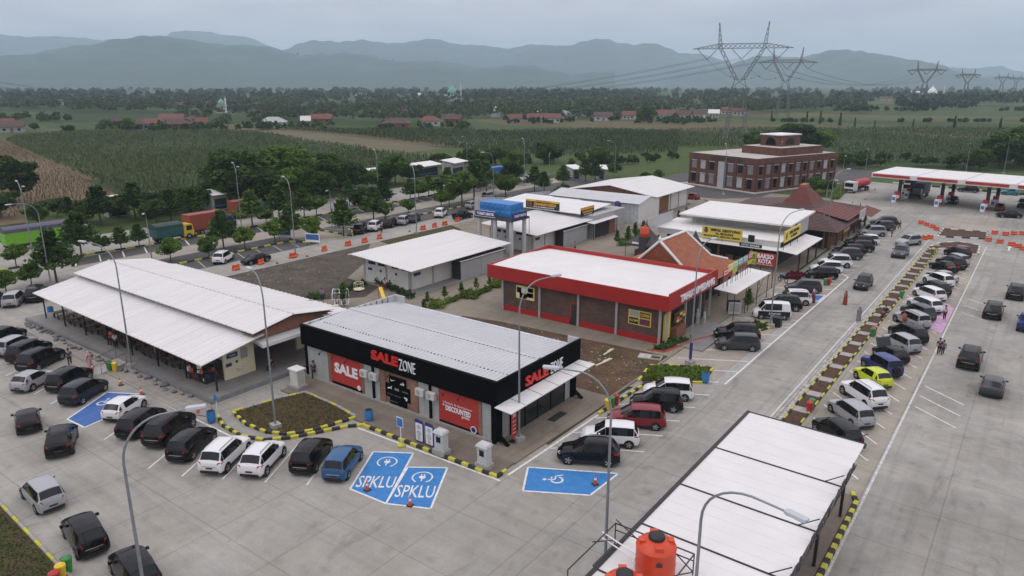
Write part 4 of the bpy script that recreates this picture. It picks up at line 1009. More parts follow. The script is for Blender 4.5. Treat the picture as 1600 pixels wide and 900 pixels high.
MB().box(jx0 + 1.4, jx1 - 1.4, jy0 + 1.4, jy1 - 1.4, .1, 3.0).build('inner_wall', 'dark_inside', J, world=True)
ka = thing('roof_canopy', 'small flat white roof between the red shop and the dark tent', 'canopy', (-45.5, 79.5, 0))
MB().slab4((-3.2, -1.6, 3.3), (3.2, -1.6, 3.3), (3.2, 1.6, 3.5), (-3.2, 1.6, 3.5), .1).build('sheet', 'white_panel', ka)
for x in (-3, 3):
    for y in (-1.4, 1.4): MB().tube([(x, y, 0), (x, y, 3.3)], .06, 6).build('post', 'galv', ka)
# ---------------------------------------------------------------- dark peaked tents
mat('tent', (0.06, 0.055, 0.06), .7, var=.1)
def tent(loc, s, lab, txt=True):
    t = thing('gazebo_tent', lab, 'tent', loc)
    q = MB(); n = 10; V = []; F = []
    rings = [(1.0, 2.3), (.72, 2.75), (.45, 3.35), (.22, 4.1), (.06, 4.9), (.01, 5.3)]
    for f_, z in rings:
        for k in range(4):
            a = ((-1, -1), (1, -1), (1, 1), (-1, 1))[k]; b = ((1, -1), (1, 1), (-1, 1), (-1, -1))[k]
            V.append((a[0] * f_ * s, a[1] * f_ * s, z)); V.append(((a[0] + b[0]) / 2 * f_ * s * .96, (a[1] + b[1]) / 2 * f_ * s * .96, z - .06 * f_))
    for i in range(len(rings) - 1):
        for k in range(8): F.append((i * 8 + k, i * 8 + (k + 1) % 8, i * 8 + 8 + (k + 1) % 8, i * 8 + 8 + k))
    q.add(V, F)
    q.build('canopy', 'tent', t, smooth=60)
    v = MB()
    for k in range(4):
        a = ((-1, -1), (1, -1), (1, 1), (-1, 1))[k]; b = ((1, -1), (1, 1), (-1, 1), (-1, -1))[k]
        v.add([(a[0] * s, a[1] * s, 2.3), (b[0] * s, b[1] * s, 2.3), (b[0] * s, b[1] * s, 1.98), (a[0] * s, a[1] * s, 1.98)], [(0, 1, 2, 3)])
    v.build('valance', 'tent', t)
    for x in (-s, s):
        for y in (-s, s): MB().tube([(x * .97, y * .97, 0), (x * .97, y * .97, 2.3)], .04, 6).build('leg', 'black_metal', t)
    if txt:
        lettering('canopy_lettering', 'SIGNATURE', 'letter_white', t, (0, -s * .93, 2.42), 0, .35, 2.4, .02, .02).rotation_euler = (R(-42), 0, 0)
        lettering('canopy_lettering', 'COFFEE', 'letter_white', t, (s * .93, 0, 2.42), 90, .35, 1.6, .02, .02).rotation_euler = (R(-42), 0, R(90))
    MB().box(-s * .7, s * .2, -.4, .4, 0, 1.0).build('counter', 'wood', t)
    return t
tent(g(1008, 402) + (0.1,), 2.3, 'dark grey peaked gazebo tent with white lettering beside the hedge')
tent((-39.2, 97.0, .1), 1.8, 'smaller dark peaked tent whose tip shows above the orange pavilion', False)
def g3(px, py, z): 
    x, y = g(px, py, z); return (x, y, z)
# ---------------------------------------------------------------- toilet blocks
def toilet(name, lab, x0, x1, y0, y1):
    t = thing(name, lab, 'building', ((x0 + x1) / 2, (y0 + y1) / 2, 0))
    MB().box(x0, x1, y0, y1, .1, 3.15).build('wall', 'white_wall', t, world=True)
    MB().box(x0 - .6, x1 + 2.4, y0 - .5, y1 + .4, -.02, .16).build('plinth', 'plinth_grey', t, world=True)
    MB().ribbed((x1 + 1.9, y0 - 1.6, 3.25), (x1 + 1.9, y1 + 2.2, 3.25), (x0 - .6, y1 + 2.2, 3.95), (x0 - .6, y0 - 1.6, 3.95), .62, .045).build('roof_slope', 'white_roof', t, world=True)
    MB().ribbed((x0 - 1.3, y1 + 2.2, 3.8), (x0 - 1.3, y0 - 1.6, 3.8), (x0 - .6, y0 - 1.6, 3.95), (x0 - .6, y1 + 2.2, 3.95), .62, .045).build('roof_slope', 'white_roof', t, world=True)
    MB().add([(x0, y0 + .02, 3.15), (x1, y0 + .02, 3.15), (x1, y0 + .02, 3.25), (x0, y0 + .02, 3.85), (x0, y0 + .12, 3.15), (x1, y0 + .12, 3.15), (x1, y0 + .12, 3.25), (x0, y0 + .12, 3.85)], [(0, 1, 2, 3), (7, 6, 5, 4), (0, 3, 7, 4), (1, 5, 6, 2), (3, 2, 6, 7)]).build('gable', 'white_wall', t, world=True)
    for x in (x0 + .1, (x0 + x1) / 2, x1 - .1): MB().box(x - .12, x + .12, y0 - .08, y0 - .002, .1, 3.3).build('pilaster', 'grey_wall', t, world=True)
    for k in range(5):
        y = y0 + .1 + k * (y1 - y0 - .2) / 4
        MB().box(x1 + .002, x1 + .08, y - .12, y + .12, .1, 3.2).build('pilaster', 'grey_wall', t, world=True)
    for x in (x0 + .9, x0 + 2.7, x0 + 5.2, x0 + 7.0): MB().box(x, x + 1.3, y0 - .03, y0 + .01, 2.6, 3.0).build('vent', 'dark_inside', t, world=True)
    for x, wd in ((x0 + .8, .75), (x0 + 3.0, .35), (x1 - 2.6, .35)): MB().box(x, x + wd, y0 - .04, y0 - .005, 1.75, 2.1).build('wall_sign', 'navy', t, world=True)
    MB().box(x1 + .005, x1 + .05, y0 + .7, y0 + 1.9, 1.85, 2.25).build('wall_sign', 'navy', t, world=True)
    # louvred screen on the long side
    ym = y0 + (y1 - y0) * .46
    MB().box(x1 + .3, x1 + 1.7, ym, ym + .15, .16, 2.6).build('door', 'dark_inside', t, world=True)
    sc0 = MB().box(x1 + 1.6, x1 + 1.72, ym + .2, y1 + .2, .16, 2.5).build('screen', 'shutter', t, world=True)
    for k in range(13):
        MB().box(x1 + 1.722 - t.location.x, x1 + 1.75 - t.location.x, ym + .3 - t.location.y, y1 + .1 - t.location.y, .35 + k * .165, .43 + k * .165).build('slat', 'grey_wall', sc0)
    for y in (ym + .2, (ym + y1) / 2, y1 + .2): MB().box(x1 + 1.58, x1 + 1.8, y - .08, y + .08, .16, 2.75).build('post', 'shutter', t, world=True)
    MB().slab4((x1 + 1.95, ym - .3, 2.72), (x1 + 1.95, y1 + .6, 2.72), (x1 + .1, y1 + .6, 2.95), (x1 + .1, ym - .3, 2.95), .06).build('canopy', 'dark_steel', t, world=True)
    MB().box(x1 + 1.9, x1 + 2.0, ym - .3, y1 + .6, 2.66, 2.74).build('canopy_edge', 'white_trim', t, world=True)
    return t
toilet('toilet_block', 'long pale toilet block with white sloping roof in front of the water tower', -71.3, -62.9, 63.3, 80.2)
toilet('toilet_block', 'pale toilet block with white sloping roof behind the water tower', -71.3, -62.9, 90.4, 103.6)
# ---------------------------------------------------------------- water tower
Wt = thing('water_tower', 'blue panelled water tank on a grey concrete platform with purple signs', 'water tower', (-66, 86.6, 0))
for x in (-69.0, -66.0, -62.95):
    for y in (84.9, 88.2): MB().cyl((x, y), .32, .32, 0, 5.85, 12).build('column', 'grey_box', Wt, world=True)
MB().box(-69.6, -62.4, 84.3, 88.8, 5.8, 6.12).build('platform', 'dark_steel', Wt, world=True)
tk = MB().box(-69.3, -63.4, 85.4, 88.6, 6.16, 8.15).build('tank', 'blue_plastic', Wt, world=True)
for i in range(6):
    for k in range(2):
        x = -69.3 + i * .983; z = 6.16 + k * .995
        MB().add([(x + .04 + 66, 85.4 - .005 - 86.6, z + .04), (x + .94 + 66, 85.395 - 86.6, z + .04), (x + .94 + 66, 85.395 - 86.6, z + .95), (x + .04 + 66, 85.395 - 86.6, z + .95), (x + .49 + 66, 85.3 - 86.6, z + .5)], [(0, 1, 4), (1, 2, 4), (2, 3, 4), (3, 0, 4)]).build('panel', 'blue_plastic', tk)
for i in range(3):
    for k in range(2):
        y = 85.4 + i * 1.067; z = 6.16 + k * .995
        MB().add([(-63.395 + 66, y + .04 - 86.6, z + .04), (-63.395 + 66, y + 1.02 - 86.6, z + .04), (-63.395 + 66, y + 1.02 - 86.6, z + .95), (-63.395 + 66, y + .04 - 86.6, z + .95), (-63.3 + 66, y + .53 - 86.6, z + .5)], [(0, 1, 4), (1, 2, 4), (2, 3, 4), (3, 0, 4)]).build('panel', 'blue_plastic', tk)
for a, b in (((-69.3, 84.35), (-62.45, 84.35)), ((-62.45, 84.35), (-62.45, 88.7)), ((-69.5, 84.4), (-69.5, 88.7))):
    MB().tube([(a[0], a[1], 6.9), (b[0], b[1], 6.9)], .03, 5).build('rail', 'dark_steel', Wt, world=True)
sg = MB().box(-69.25, -65.35, 84.2, 84.26, 6.15, 7.08).build('sign', 'navy', Wt, world=True)
lettering('sign_lettering', 'TOILET GRATIS', 'letter_white', sg, (-67.3 + 66, 84.18 - 86.6, 6.6), 0, .4, 3.2, .03, .02)
MB().box(-69.25 + 66, -65.35 + 66, 84.18 - 86.6, 84.2 - 86.6, 6.15, 6.2).box(-69.25 + 66, -65.35 + 66, 84.18 - 86.6, 84.2 - 86.6, 7.03, 7.08).build('sign_border', 'sign_white', sg)
sg = MB().box(-62.38, -62.32, 84.35, 88.0, 6.1, 7.05).build('sign', 'navy', Wt, world=True)
lettering('sign_lettering', 'TOILET GRATIS', 'letter_white', sg, (-62.3 + 66, 86.2 - 86.6, 6.58), 90, .36, 2.9, .03, .02)
MB().tube([(-62.6, 89.0, 0), (-62.6, 89.0, 6)], .05, 6).build('pipe', 'galv', Wt, world=True)
MB().tube([(-66.9, 88.9, 0), (-66.9, 88.9, 6)], .04, 6).build('pipe', 'dark_steel', Wt, world=True)
# ---------------------------------------------------------------- eatery behind the tower
K = thing('eatery', 'white-roofed eatery with black and yellow rooftop signs behind the water tower', 'building', (-71, 110, 0))
MB().box(-81.5, -60.8, 105.6, 116.5, .1, 3.9).build('wall', 'grey_wall', K, world=True)
for i in range(3):
    xa, xb = -82.2 + i * 6.6, -82.2 + (i + 1) * 6.6 - .06
    MB().slab4((xa, 104.4, 4.2), (xb, 104.4, 4.2), (xb, 115.5 - i * .6, 4.7), (xa, 115.5 - i * .6, 4.7), .1).build('roof_panel', 'white_panel', K, world=True)
MB().slab4((-61.3, 103.6, 3.1), (-59.5, 103.4, 3.0), (-59.7, 112.2, 3.0), (-61.5, 112.9, 3.1), .08).build('awning', 'white_panel', K, world=True)
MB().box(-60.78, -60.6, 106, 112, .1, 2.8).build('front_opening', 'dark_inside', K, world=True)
MB().box(-60.7, -60.4, 110.2, 112.4, .1, 2.6).build('brown_panel', 'brown_wall', K, world=True)
for y in (104, 108, 112): MB().tube([(-59.9, y, 0), (-59.9, y, 3)], .06, 6).build('post', 'dark_steel', K, world=True)
s_ = thing('roof_sign', 'long black and gold sign standing on the eatery roof, facing the parking lot', 'sign', (-69.8, 103.2, 4.25), 0, 'eatery roof signs')
MB().box(-3.5, 3.5, -.06, .06, .25, 1.75).build('panel', 'letter_black', s_); MB().box(-3.5, 3.5, -.07, -.061, 1.45, 1.75).build('top_band', 'sign_yellow', s_)
lettering('letters', 'KENANGAN HORIZA', 'letter_orange', s_, (.6, -.09, 1.05), 0, .5, 4.6, .04, .03); lettering('letters', 'SATE & KAMBING MUDA', 'letter_white', s_, (.3, -.08, .55), 0, .22, 4.4, .02, .02)
lettering('letters', 'RUMAH MAKAN', 'letter_red', s_, (.2, -.085, 1.6), 0, .2, 3.0, .02, .02)
MB().box(-3.3, -2.2, -.075, -.061, .4, 1.4).build('picture', 'wood', s_)
for x in (-3, 0, 3): MB().tube([(x, .1, -.05), (x, .1, 1.7)], .04, 5).build('post', 'dark_steel', s_)
s_ = thing('roof_sign', 'short black and gold sign at the right end of the eatery roof', 'sign', (-60.6, 102.9, 4.25), 90, 'eatery roof signs')
MB().box(-2.1, 2.1, -.06, .06, .2, 1.6).build('panel', 'letter_black', s_); MB().box(-2.1, 2.1, -.07, -.061, 1.2, 1.6).build('top_band', 'letter_orange', s_)
lettering('letters', 'KENANGAN HORIZA', 'letter_orange', s_, (.1, -.09, .85), 0, .4, 3.4, .04, .03); lettering('letters', 'SATE KAMBING', 'letter_white', s_, (.1, -.08, .45), 0, .16, 2.6, .02, .02)
for x in (-1.8, 1.8): MB().tube([(x, .1, -.1), (x, .1, 1.5)], .04, 5).build('post', 'dark_steel', s_)
for (xa, ya, xb, yb, lab, m) in ((-89, 108, -82.6, 112, 'pale ribbed metal screen fence at the left end of the eatery roof', 'zinc'), (-84, 117.8, -82, 124, 'grey metal screen fence behind the eatery', 'zinc_wall')):
    f = thing('screen_fence', lab, 'fence', (xa, ya, 0)); d = Vector((xb - xa, yb - ya)); an = math.degrees(math.atan2(d.y, d.x))
    n = int(d.length / .8)
    for i in range(n):
        c = d * ((i + .5) / n); MB().obox((0, 0, 2.1), (.78, .05, 4.2), 0).build('sheet', m, f, loc=(c.x, c.y, .05), rz=an)
    for i in range(n + 1):
        c = d * (i / n); MB().obox((0, .08, 2.1), (.05, .08, 4.2)).build('post', 'dark_steel', f, loc=(c.x, c.y, 0), rz=an)
# ---------------------------------------------------------------- two warehouses
wh = thing('warehouse', 'low pale metal warehouse with blue water butt at its corner', 'building', (-70.5, 126, 0))
MB().box(-80.2, -60.6, 121.6, 130.2, 0, 3.9).build('wall', 'zinc_wall', wh, world=True)
MB().box(-60.598, -60.5, 121.6, 130.2, 0, 3.9).build('end_wall', 'white_panel', wh, world=True)
MB().add([(-60.5, 121.6, 3.9), (-60.5, 130.2, 3.9), (-60.5, 126, 4.7), (-60.7, 121.6, 3.9), (-60.7, 130.2, 3.9), (-60.7, 126, 4.7)], [(0, 1, 2), (3, 5, 4)]).build('gable', 'white_panel', wh, world=True)
MB().ribbed((-80.6, 121.2, 3.88), (-60.3, 121.2, 3.88), (-60.3, 126, 4.8), (-80.6, 126, 4.8), .6, .04).build('roof_slope', 'zinc', wh, world=True)
MB().ribbed((-60.3, 130.6, 3.88), (-80.6, 130.6, 3.88), (-80.6, 126, 4.8), (-60.3, 126, 4.8), .6, .04).build('roof_slope', 'zinc', wh, world=True)
rs = MB()
for k in range(24): rs.box(-80 + k * .8, -79.95 + k * .8, 121.56, 121.6, .05, 3.85)
rs.build('wall_ribs', 'grey_wall', wh, world=True)
bt = thing('water_butt', 'blue plastic water butt against the pale warehouse wall', 'water tank', g(964, 347) + (0,)); bt.location.z = 2.6
MB().lathe([(.5, 0), (.55, .1), (.55, .5), (.58, .55), (.55, .6), (.55, 1.2), (.4, 1.4), (.15, 1.45)], 14).build('body', 'navy', bt, smooth=40); MB().box(-.6, .6, -.6, .6, -2.6, 0).build('stand', 'dark_steel', bt)
wh = thing('warehouse', 'larger white-roofed warehouse with brown gable behind the pale one', 'building', (-71.5, 140, 0))
MB().box(-81, -62.6, 131.6, 149, 0, 3.9).build('wall', 'white_wall', wh, world=True)
MB().add([(-81.2, 131.5, 0.1), (-62.5, 131.5, .1), (-62.5, 131.5, 3.9), (-71.8, 131.5, 5.4), (-81.2, 131.5, 3.9)], [(0, 1, 2, 3, 4)]).build('gable', 'brown_wall', wh, world=True)
MB().slab4((-71.8, 130.4, 5.55), (-61.2, 130.4, 3.95), (-61.6, 150, 3.95), (-71.8, 150, 5.55), .1).build('roof_slope', 'white_roof', wh, world=True)
MB().slab4((-82.2, 130.4, 3.95), (-71.8, 130.4, 5.55), (-71.8, 150, 5.55), (-82.2, 150, 3.95), .1).build('roof_slope', 'white_roof', wh, world=True)
MB().box(-62.59, -62.5, 133, 139, .1, 3.5).build('brown_door', 'brown_wall', wh, world=True)
for y in (140, 144, 148.5): MB().box(-62.6, -62.45, y - .08, y + .08, 0, 3.8).build('post', 'grey_wall', wh, world=True)
# ---------------------------------------------------------------- soup restaurant
E_ = thing('restaurant', 'restaurant with stepped white roofs and large yellow signs beside the road', 'building', (-37, 108, 0))
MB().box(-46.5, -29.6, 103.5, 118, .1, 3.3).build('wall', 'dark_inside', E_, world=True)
MB().box(-44.6, -29.2, 108.6, 117.6, 3.3, 5.75).build('upper_wall', 'grey_box', E_, world=True)
MB().slab4((-47.6, 101.9, 4.15), (-28.6, 101.9, 4.15), (-28.6, 109.6, 4.5), (-47.6, 109.6, 4.5), .12).build('roof_slope', 'white_panel', E_, world=True)
MB().box(-47.5, -28.7, 101.92, 102.1, 3.25, 4.0).build('roof_face', 'grey_box', E_, world=True)
MB().slab4((-45.6, 105.6, 5.95), (-28.5, 105.6, 5.95), (-28.5, 118.3, 6.3), (-45.6, 118.3, 6.3), .25).build('roof_slope', 'white_panel', E_, world=True)
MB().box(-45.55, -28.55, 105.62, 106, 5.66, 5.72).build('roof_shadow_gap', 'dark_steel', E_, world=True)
MB().slab4((-42.5, 100.4, 3.15), (-28.6, 100.4, 3.15), (-28.6, 101.9, 3.3), (-42.5, 101.9, 3.3), .08).build('awning', 'white_panel', E_, world=True)
MB().slab4((-28.58, 100.4, 3.3), (-25.9, 100.2, 3.05), (-25.9, 113.6, 3.05), (-28.58, 114.2, 3.3), .08).build('awning', 'white_panel', E_, world=True)
for x in (-46.8, -42, -37.2, -32.4, -28.7): MB().box(x - .12, x + .12, 101.0, 101.24, .1, 3.1).build('column', 'wood', E_, world=True)
for y in (104, 108.5, 113): MB().box(-26.6, -26.4, y, y + .2, .1, 3.0).build('column', 'dark_steel', E_, world=True)
MB().box(-30.8, -29.2, 110.2, 111.6, 4.75, 5.55).build('window', 'dark_steel', E_, world=True)
for i in range(12):
    MB().obox((-45.5 + i * 1.35, 102.2 + (i % 3) * .35, .55), (.9, .7, .9 + .4 * (i % 2)), i * 7).build('furniture', ('wood', 'dark_steel', 'cloth_grey', 'brown_wall')[i % 4], E_, world=True)
s_ = thing('roof_sign', 'large yellow sign with black lettering and pot emblem on the restaurant front', 'sign', (-36.95, 101.3, 3.5), 0, 'yellow restaurant signs')
pn = MB().box(-3.0, 3.0, -.06, .06, .1, 1.75).build('panel', 'sign_yellow', s_)
lettering('letters', 'EMPAL GENTONG', 'letter_black', s_, (.5, -.08, 1.38), 0, .42, 4.4, .04, .02); lettering('letters', 'H. IRWAN', 'letter_black', s_, (.4, -.08, .88), 0, .34, 2.6, .04, .02); lettering('letters', 'PELOPOR EMPAL GENTONG CIREBON', 'letter_black', s_, (.0, -.08, .45), 0, .28, 5.4, .03, .02)
q = MB(); q.add([(-2.4 + .32 * math.cos(R(30 * k)), -.075, 1.2 + .34 * math.sin(R(30 * k))) for k in range(12)], [tuple(range(12))]); q.build('emblem', 'wood', s_)
MB().box(-2.6, -2.2, -.08, -.07, 1.45, 1.68).build('emblem_hat', 'letter_black', s_)
for x in (-2.7, 0, 2.7): MB().tube([(x, .1, -.2), (x, .1, 1.7)], .04, 5).build('post', 'dark_steel', s_)
s_ = thing('roof_sign', 'yellow sign with black lettering at the road end of the restaurant roof', 'sign', (-27.9, 104.4, 4.2), 90, 'yellow restaurant signs')
MB().box(-3.8, 3.8, -.06, .06, .1, 1.7).build('panel', 'sign_yellow', s_); lettering('letters', 'EMPAL GENTONG', 'letter_black', s_, (.6, -.08, 1.2), 0, .45, 4.6, .04, .02); lettering('letters', 'H. IRWAN', 'letter_black', s_, (.6, -.08, .6), 0, .4, 3.0, .04, .02)
q = MB(); q.add([(-2.9 + .4 * math.cos(R(30 * k)), -.075, .95 + .5 * math.sin(R(30 * k))) for k in range(12)], [tuple(range(12))]); q.build('emblem', 'wood', s_)
for x in (-3.4, 0, 3.4): MB().tube([(x, .1, -1), (x, .1, 1.6)], .04, 5).build('post', 'dark_steel', s_)
s_ = thing('hoarding', 'red and yellow-green hoarding with white lettering beside the restaurant', 'sign', (-28.2, 92.3, 0))
MB().box(-1.6, -.65, -.06, .06, 2.8, 4.45).build('side_panel', 'sign_green', s_); MB().box(-.648, 1.75, -.06, .06, 2.8, 4.45).build('panel', 'poster_red', s_)
lettering('letters', 'BAKSO', 'letter_white', s_, (.52, -.09, 4.05), 0, .58, 2.1, .04, .03); lettering('letters', 'KOTA', 'letter_white', s_, (.5, -.09, 3.4), 0, .58, 1.7, .04, .03); lettering('letters', 'Bakso Mie Ayam Es', 'letter_white', s_, (.5, -.08, 2.96), 0, .16, 2.0, .02, .02)
q = MB()
for k in range(20):
    a, b = R(18 * k), R(18 * k + 18); q.add([(-1.12 + r * math.cos(v), -.075, 3.85 + r * math.sin(v)) for r, v in ((.24, a), (.33, a), (.33, b), (.24, b))], [(0, 1, 2, 3)])
q.build('emblem', 'letter_black', s_); lettering('letters', 'CK', 'letter_black', s_, (-1.12, -.08, 3.87), 0, .22, .4, .03, .02); lettering('letters', 'Citra Kuliner', 'letter_red', s_, (-1.12, -.08, 3.15), 0, .16, .75, .02, .02)
for x in (-1.5, 0, 1.6): MB().tube([(x, .1, 0), (x, .1, 4.4)], .05, 6).build('post', 'dark_steel', s_)
bs = thing('board_sign', 'small black square board above the restaurant awning', 'sign', (-32.4, 100.6, 3.3)); MB().box(-.45, .45, -.04, .04, .6, 1.6).build('panel', 'letter_black', bs); MB().tube([(0, .05, -.1), (0, .05, .6)], .03, 5).build('post', 'dark_steel', bs); MB().box(-1.6, 1.6, -.1, -.05, -.1, .35).build('strip', 'letter_black', bs); lettering('letters', 'OTO SEGAR', 'letter_white', bs, (0, -.12, .12), 0, .26, 2.6, .02, .02)
wt2 = thing('water_butt', 'red plastic water tank on a stand beside the dark tent', 'water tank', (-46.9, 96.5, 3.6)); MB().lathe([(.6, 0), (.65, .1), (.65, .45), (.68, .5), (.65, .55), (.65, 1.2), (.5, 1.4), (.2, 1.45), (.2, 1.6)], 14).build('body', 'tank_orange', wt2, smooth=40); MB().box(-.6, .6, -.6, .6, -3.6, 0).build('stand', 'dark_steel', wt2)
f = thing('screen_fence', 'pale blue ribbed metal screen on the left edge of the restaurant roof', 'fence', (-47.5, 98.5, 4.2))
for i in range(9): MB().box(-.03, .03, i * 1.0, i * 1.0 + .97, 0, 1.7).build('sheet', 'zinc', f)
for i in range(9): MB().tube([(-.06, i * 1.0, 0), (-.06, i * 1.0 + (1 if i % 2 else 0), 1.6)], .025, 4).build('post', 'dark_steel', f)
# ---------------------------------------------------------------- dark joglo restaurant
D = thing('joglo_hall', 'large traditional hall with dark brown tiled roof and steep red central peak', 'building', (-36, 134, 0))
ax0, ax1, ay0, ay1 = -47.8, -25.0, 118.8, 147.5
bx0, bx1, by0, by1 = -37.2, -32.0, 130.4, 138.0
tiled(D, [((ax0, ay0, 3.1), (ax1, ay0, 3.1), (bx1, by0, 5.2), (bx0, by0, 5.2)), ((ax1, ay0, 3.1), (ax1, ay1, 3.1), (bx1, by1, 5.2), (bx1, by0, 5.2)), ((ax1, ay1, 3.1), (ax0, ay1, 3.1), (bx0, by1, 5.2), (bx1, by1, 5.2)), ((ax0, ay1, 3.1), (ax0, ay0, 3.1), (bx0, by0, 5.2), (bx0, by1, 5.2))], 'tile_brown', rows=18)
cx0, cx1, cy0, cy1 = -35.0, -34.2, 132.6, 135.2
tiled(D, [((bx0, by0, 5.1), (bx1, by0, 5.1), (cx1, cy0, 8.0), (cx0, cy0, 8.0)), ((bx1, by0, 5.1), (bx1, by1, 5.1), (cx1, cy1, 8.0), (cx1, cy0, 8.0)), ((bx1, by1, 5.1), (bx0, by1, 5.1), (cx0, cy1, 8.0), (cx1, cy1, 8.0)), ((bx0, by1, 5.1), (bx0, by0, 5.1), (cx0, cy0, 8.0), (cx0, cy1, 8.0))], 'tile_red', rows=12)
MB().box(cx0 - .1, cx1 + .1, cy0 - .1, cy1 + .1, 7.9, 8.35).build('ridge_block', 'tile_orange', D, world=True)
tiled(D, [((-25.4, 127, 3.75), (-25.4, 138.5, 3.75), (-31.5, 138.5, 5.0), (-31.5, 127, 5.0))], 'tile_red', rows=10)
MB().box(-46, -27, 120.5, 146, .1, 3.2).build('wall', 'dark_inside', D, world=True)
for i in range(7): MB().box(-26.4, -26.1, 120 + i * 4.3, 120.3 + i * 4.3, 0, 3.2).build('column', 'wood', D, world=True)
for i in range(5): MB().box(-46.5 + i * 4.8, -46.2 + i * 4.8, 119.6, 119.9, 0, 3.2).build('column', 'wood', D, world=True)
MB().box(-27.0, -26.7, 121, 136, .1, 2.7).build('front_panel', 'brown_wall', D, world=True)
b_ = MB().box(-25.2, -25.1, 123.2, 127.6, 2.2, 3.0).build('name_board', 'wood', D, world=True); lettering('letters', 'RUMAH', 'sign_yellow', b_, (-25.08 + 36, 124.4 - 134, 2.6), 90, .3, 1.6, .02, .02); lettering('letters', 'MAKAN', 'sign_yellow', b_, (-25.08 + 36, 126.4 - 134, 2.6), 90, .3, 1.6, .02, .02)
tiled(D, [((-23.9, 138.0, 2.9), (-23.9, 147, 2.9), (-26.6, 147, 3.6), (-26.6, 138.0, 3.6))], 'tile_red', rows=6)
MB().box(-25.0, -24.9, 133.5, 138.0, 3.0, 4.5).build('pale_board', 'zinc', D, world=True)
# ---------------------------------------------------------------- brick office
B = thing('office_building', 'two-storey red brick office building with stepped flat roof beyond the restaurants', 'building', (-56.6, 174.8, 0), -20.5)
LW, LD, HB = 21.5, 31.5, 8.1        # local: left face runs to -x, right face to +y
MB().box(-LW, 0, 0, LD, 0, 7.6).build('wall', 'brick_red', B)
MB().box(-LW - .15, .15, -.15, LD + .15, 6.75, HB).build('parapet', 'brick_red', B)
MB().box(-LW + .3, -.3, .3, LD - .3, HB - .35, HB + .02).build('roof_deck', 'pale_stone', B)
MB().box(-LW + 8, -1.5, 10.5, LD - 4, HB, HB + 1.9).build('upper_storey', 'brick_red', B); MB().box(-LW + 8.2, -1.7, 10.7, LD - 4.2, HB + 1.6, HB + 1.93).build('upper_deck', 'pale_stone', B)
tw = MB().box(-LW + 10.5, -5.0, 14.5, LD - 9.0, HB + 1.9, HB + 4.6).build('roof_pavilion', 'brick_red', B); MB().box(-LW + 10.3, -4.8, 14.3, LD - 8.8, HB + 4.6, HB + 4.85).build('pavilion_cap', 'white_trim', B)
q = MB(); q.add([(-7.9 + 1.6 * math.cos(R(180 * k / 12)), 14.47, HB + 2.1 + 2.0 * math.sin(R(180 * k / 12))) for k in range(13)], [tuple(range(13))]); q.build('arched_window', 'glass_dark', B)
q = MB(); q.add([(-4.97, 18.5 + 1.8 * math.cos(R(180 * k / 12)), HB + 2.1 + 1.9 * math.sin(R(180 * k / 12))) for k in range(13)], [tuple(range(13))]); q.build('arched_window', 'shop_glass', B)
for i in range(7):
    x = -LW + .9 + i * 3.0
    if i == 3:
        MB().box(x - .1, x + 1.9, -.10, -.005, .2, 6.6).build('stair_glazing', 'shutter', B); continue
    for z0, z1 in ((.7, 3.1), (4.2, 6.3)):
        wdw = MB().box(x, x + 1.75, -.06, .02, z0, z1).build('window', 'brown_wall', B)
        MB().box(x + .1, x + 1.65, -.075, -.06, z0 + .1, z1 - .1).build('pane', 'glass_dark' if (i + int(z0)) % 3 == 0 else ('shutter' if i % 2 else 'grey_tile'), wdw)
        MB().box(x - .1, x + 1.85, -.22, -.08, z1 - .02, z1 + .17).build('lintel', 'pale_stone', wdw)
for i in range(11):
    y = .8 + i * 2.82
    for z0, z1 in ((.7, 3.1), (4.2, 6.3)):
        wdw = MB().box(-.02, .06, y, y + 1.55, z0, z1).build('window', 'brown_wall', B)
        MB().box(.06, .075, y + .1, y + 1.45, z0 + .1, z1 - .1).build('pane', 'glass_dark' if (i + int(z0)) % 2 == 0 else ('shutter' if i % 3 == 0 else 'grey_tile'), wdw)
        MB().box(.08, .22, y - .1, y + 1.65, z1 - .02, z1 + .16).build('lintel', 'pale_stone', wdw)
for i in range(12): MB().box(0.002, .2, .1 + i * 2.82, .55 + i * 2.82, 0, 6.75).build('pier', 'brick_red', B)
for i in range(8): MB().box(-LW + .1 + i * 3.0, -LW + .6 + i * 3.0, -.2, -.002, 0, 6.75).build('pier', 'brick_red', B)
lettering('letters', 'KANTOR PENGELOLA', 'dark_steel', B, (-9, -.2, 7.4), 0, .7, 9.5, .03, .1)
MB().box(-LW - 1.5, 1.2, -1.6, LD + 1, -.05, .14).build('apron', 'pale_stone', B)
# ---------------------------------------------------------------- filling station
P_ = thing('filling_station', 'filling station with long white canopy edged in red', 'building', (-32.2, 179.5, 0), -9)
for i in range(6):
    MB().slab4((i * 9.2, 0, 6.15), (i * 9.2 + 9.0, 0, 6.15), (i * 9.2 + 9.0, 15.5, 6.3), (i * 9.2, 15.5, 6.3), .14).build('roof_panel', 'white_panel', P_)
    MB().box(i * 9.2 + .3, i * 9.2 + 8.0, -.16, -.05, 5.45, 6.0).build('red_band', 'red_paint', P_)
    MB().box(i * 9.2 + 8.9, i * 9.2 + 9.2, 0.0, 15.5, 5.9, 6.05).build('gutter', 'dark_steel', P_)
MB().box(0, 55, -.045, .2, 5.2, 6.12).build('fascia', 'white_panel', P_); MB().box(-.2, 0, 0, 15.5, 5.2, 6.12).build('fascia', 'red_paint', P_); MB().box(.02, 55, .21, 15.5, 5.55, 5.7).build('soffit', 'white_wall', P_)
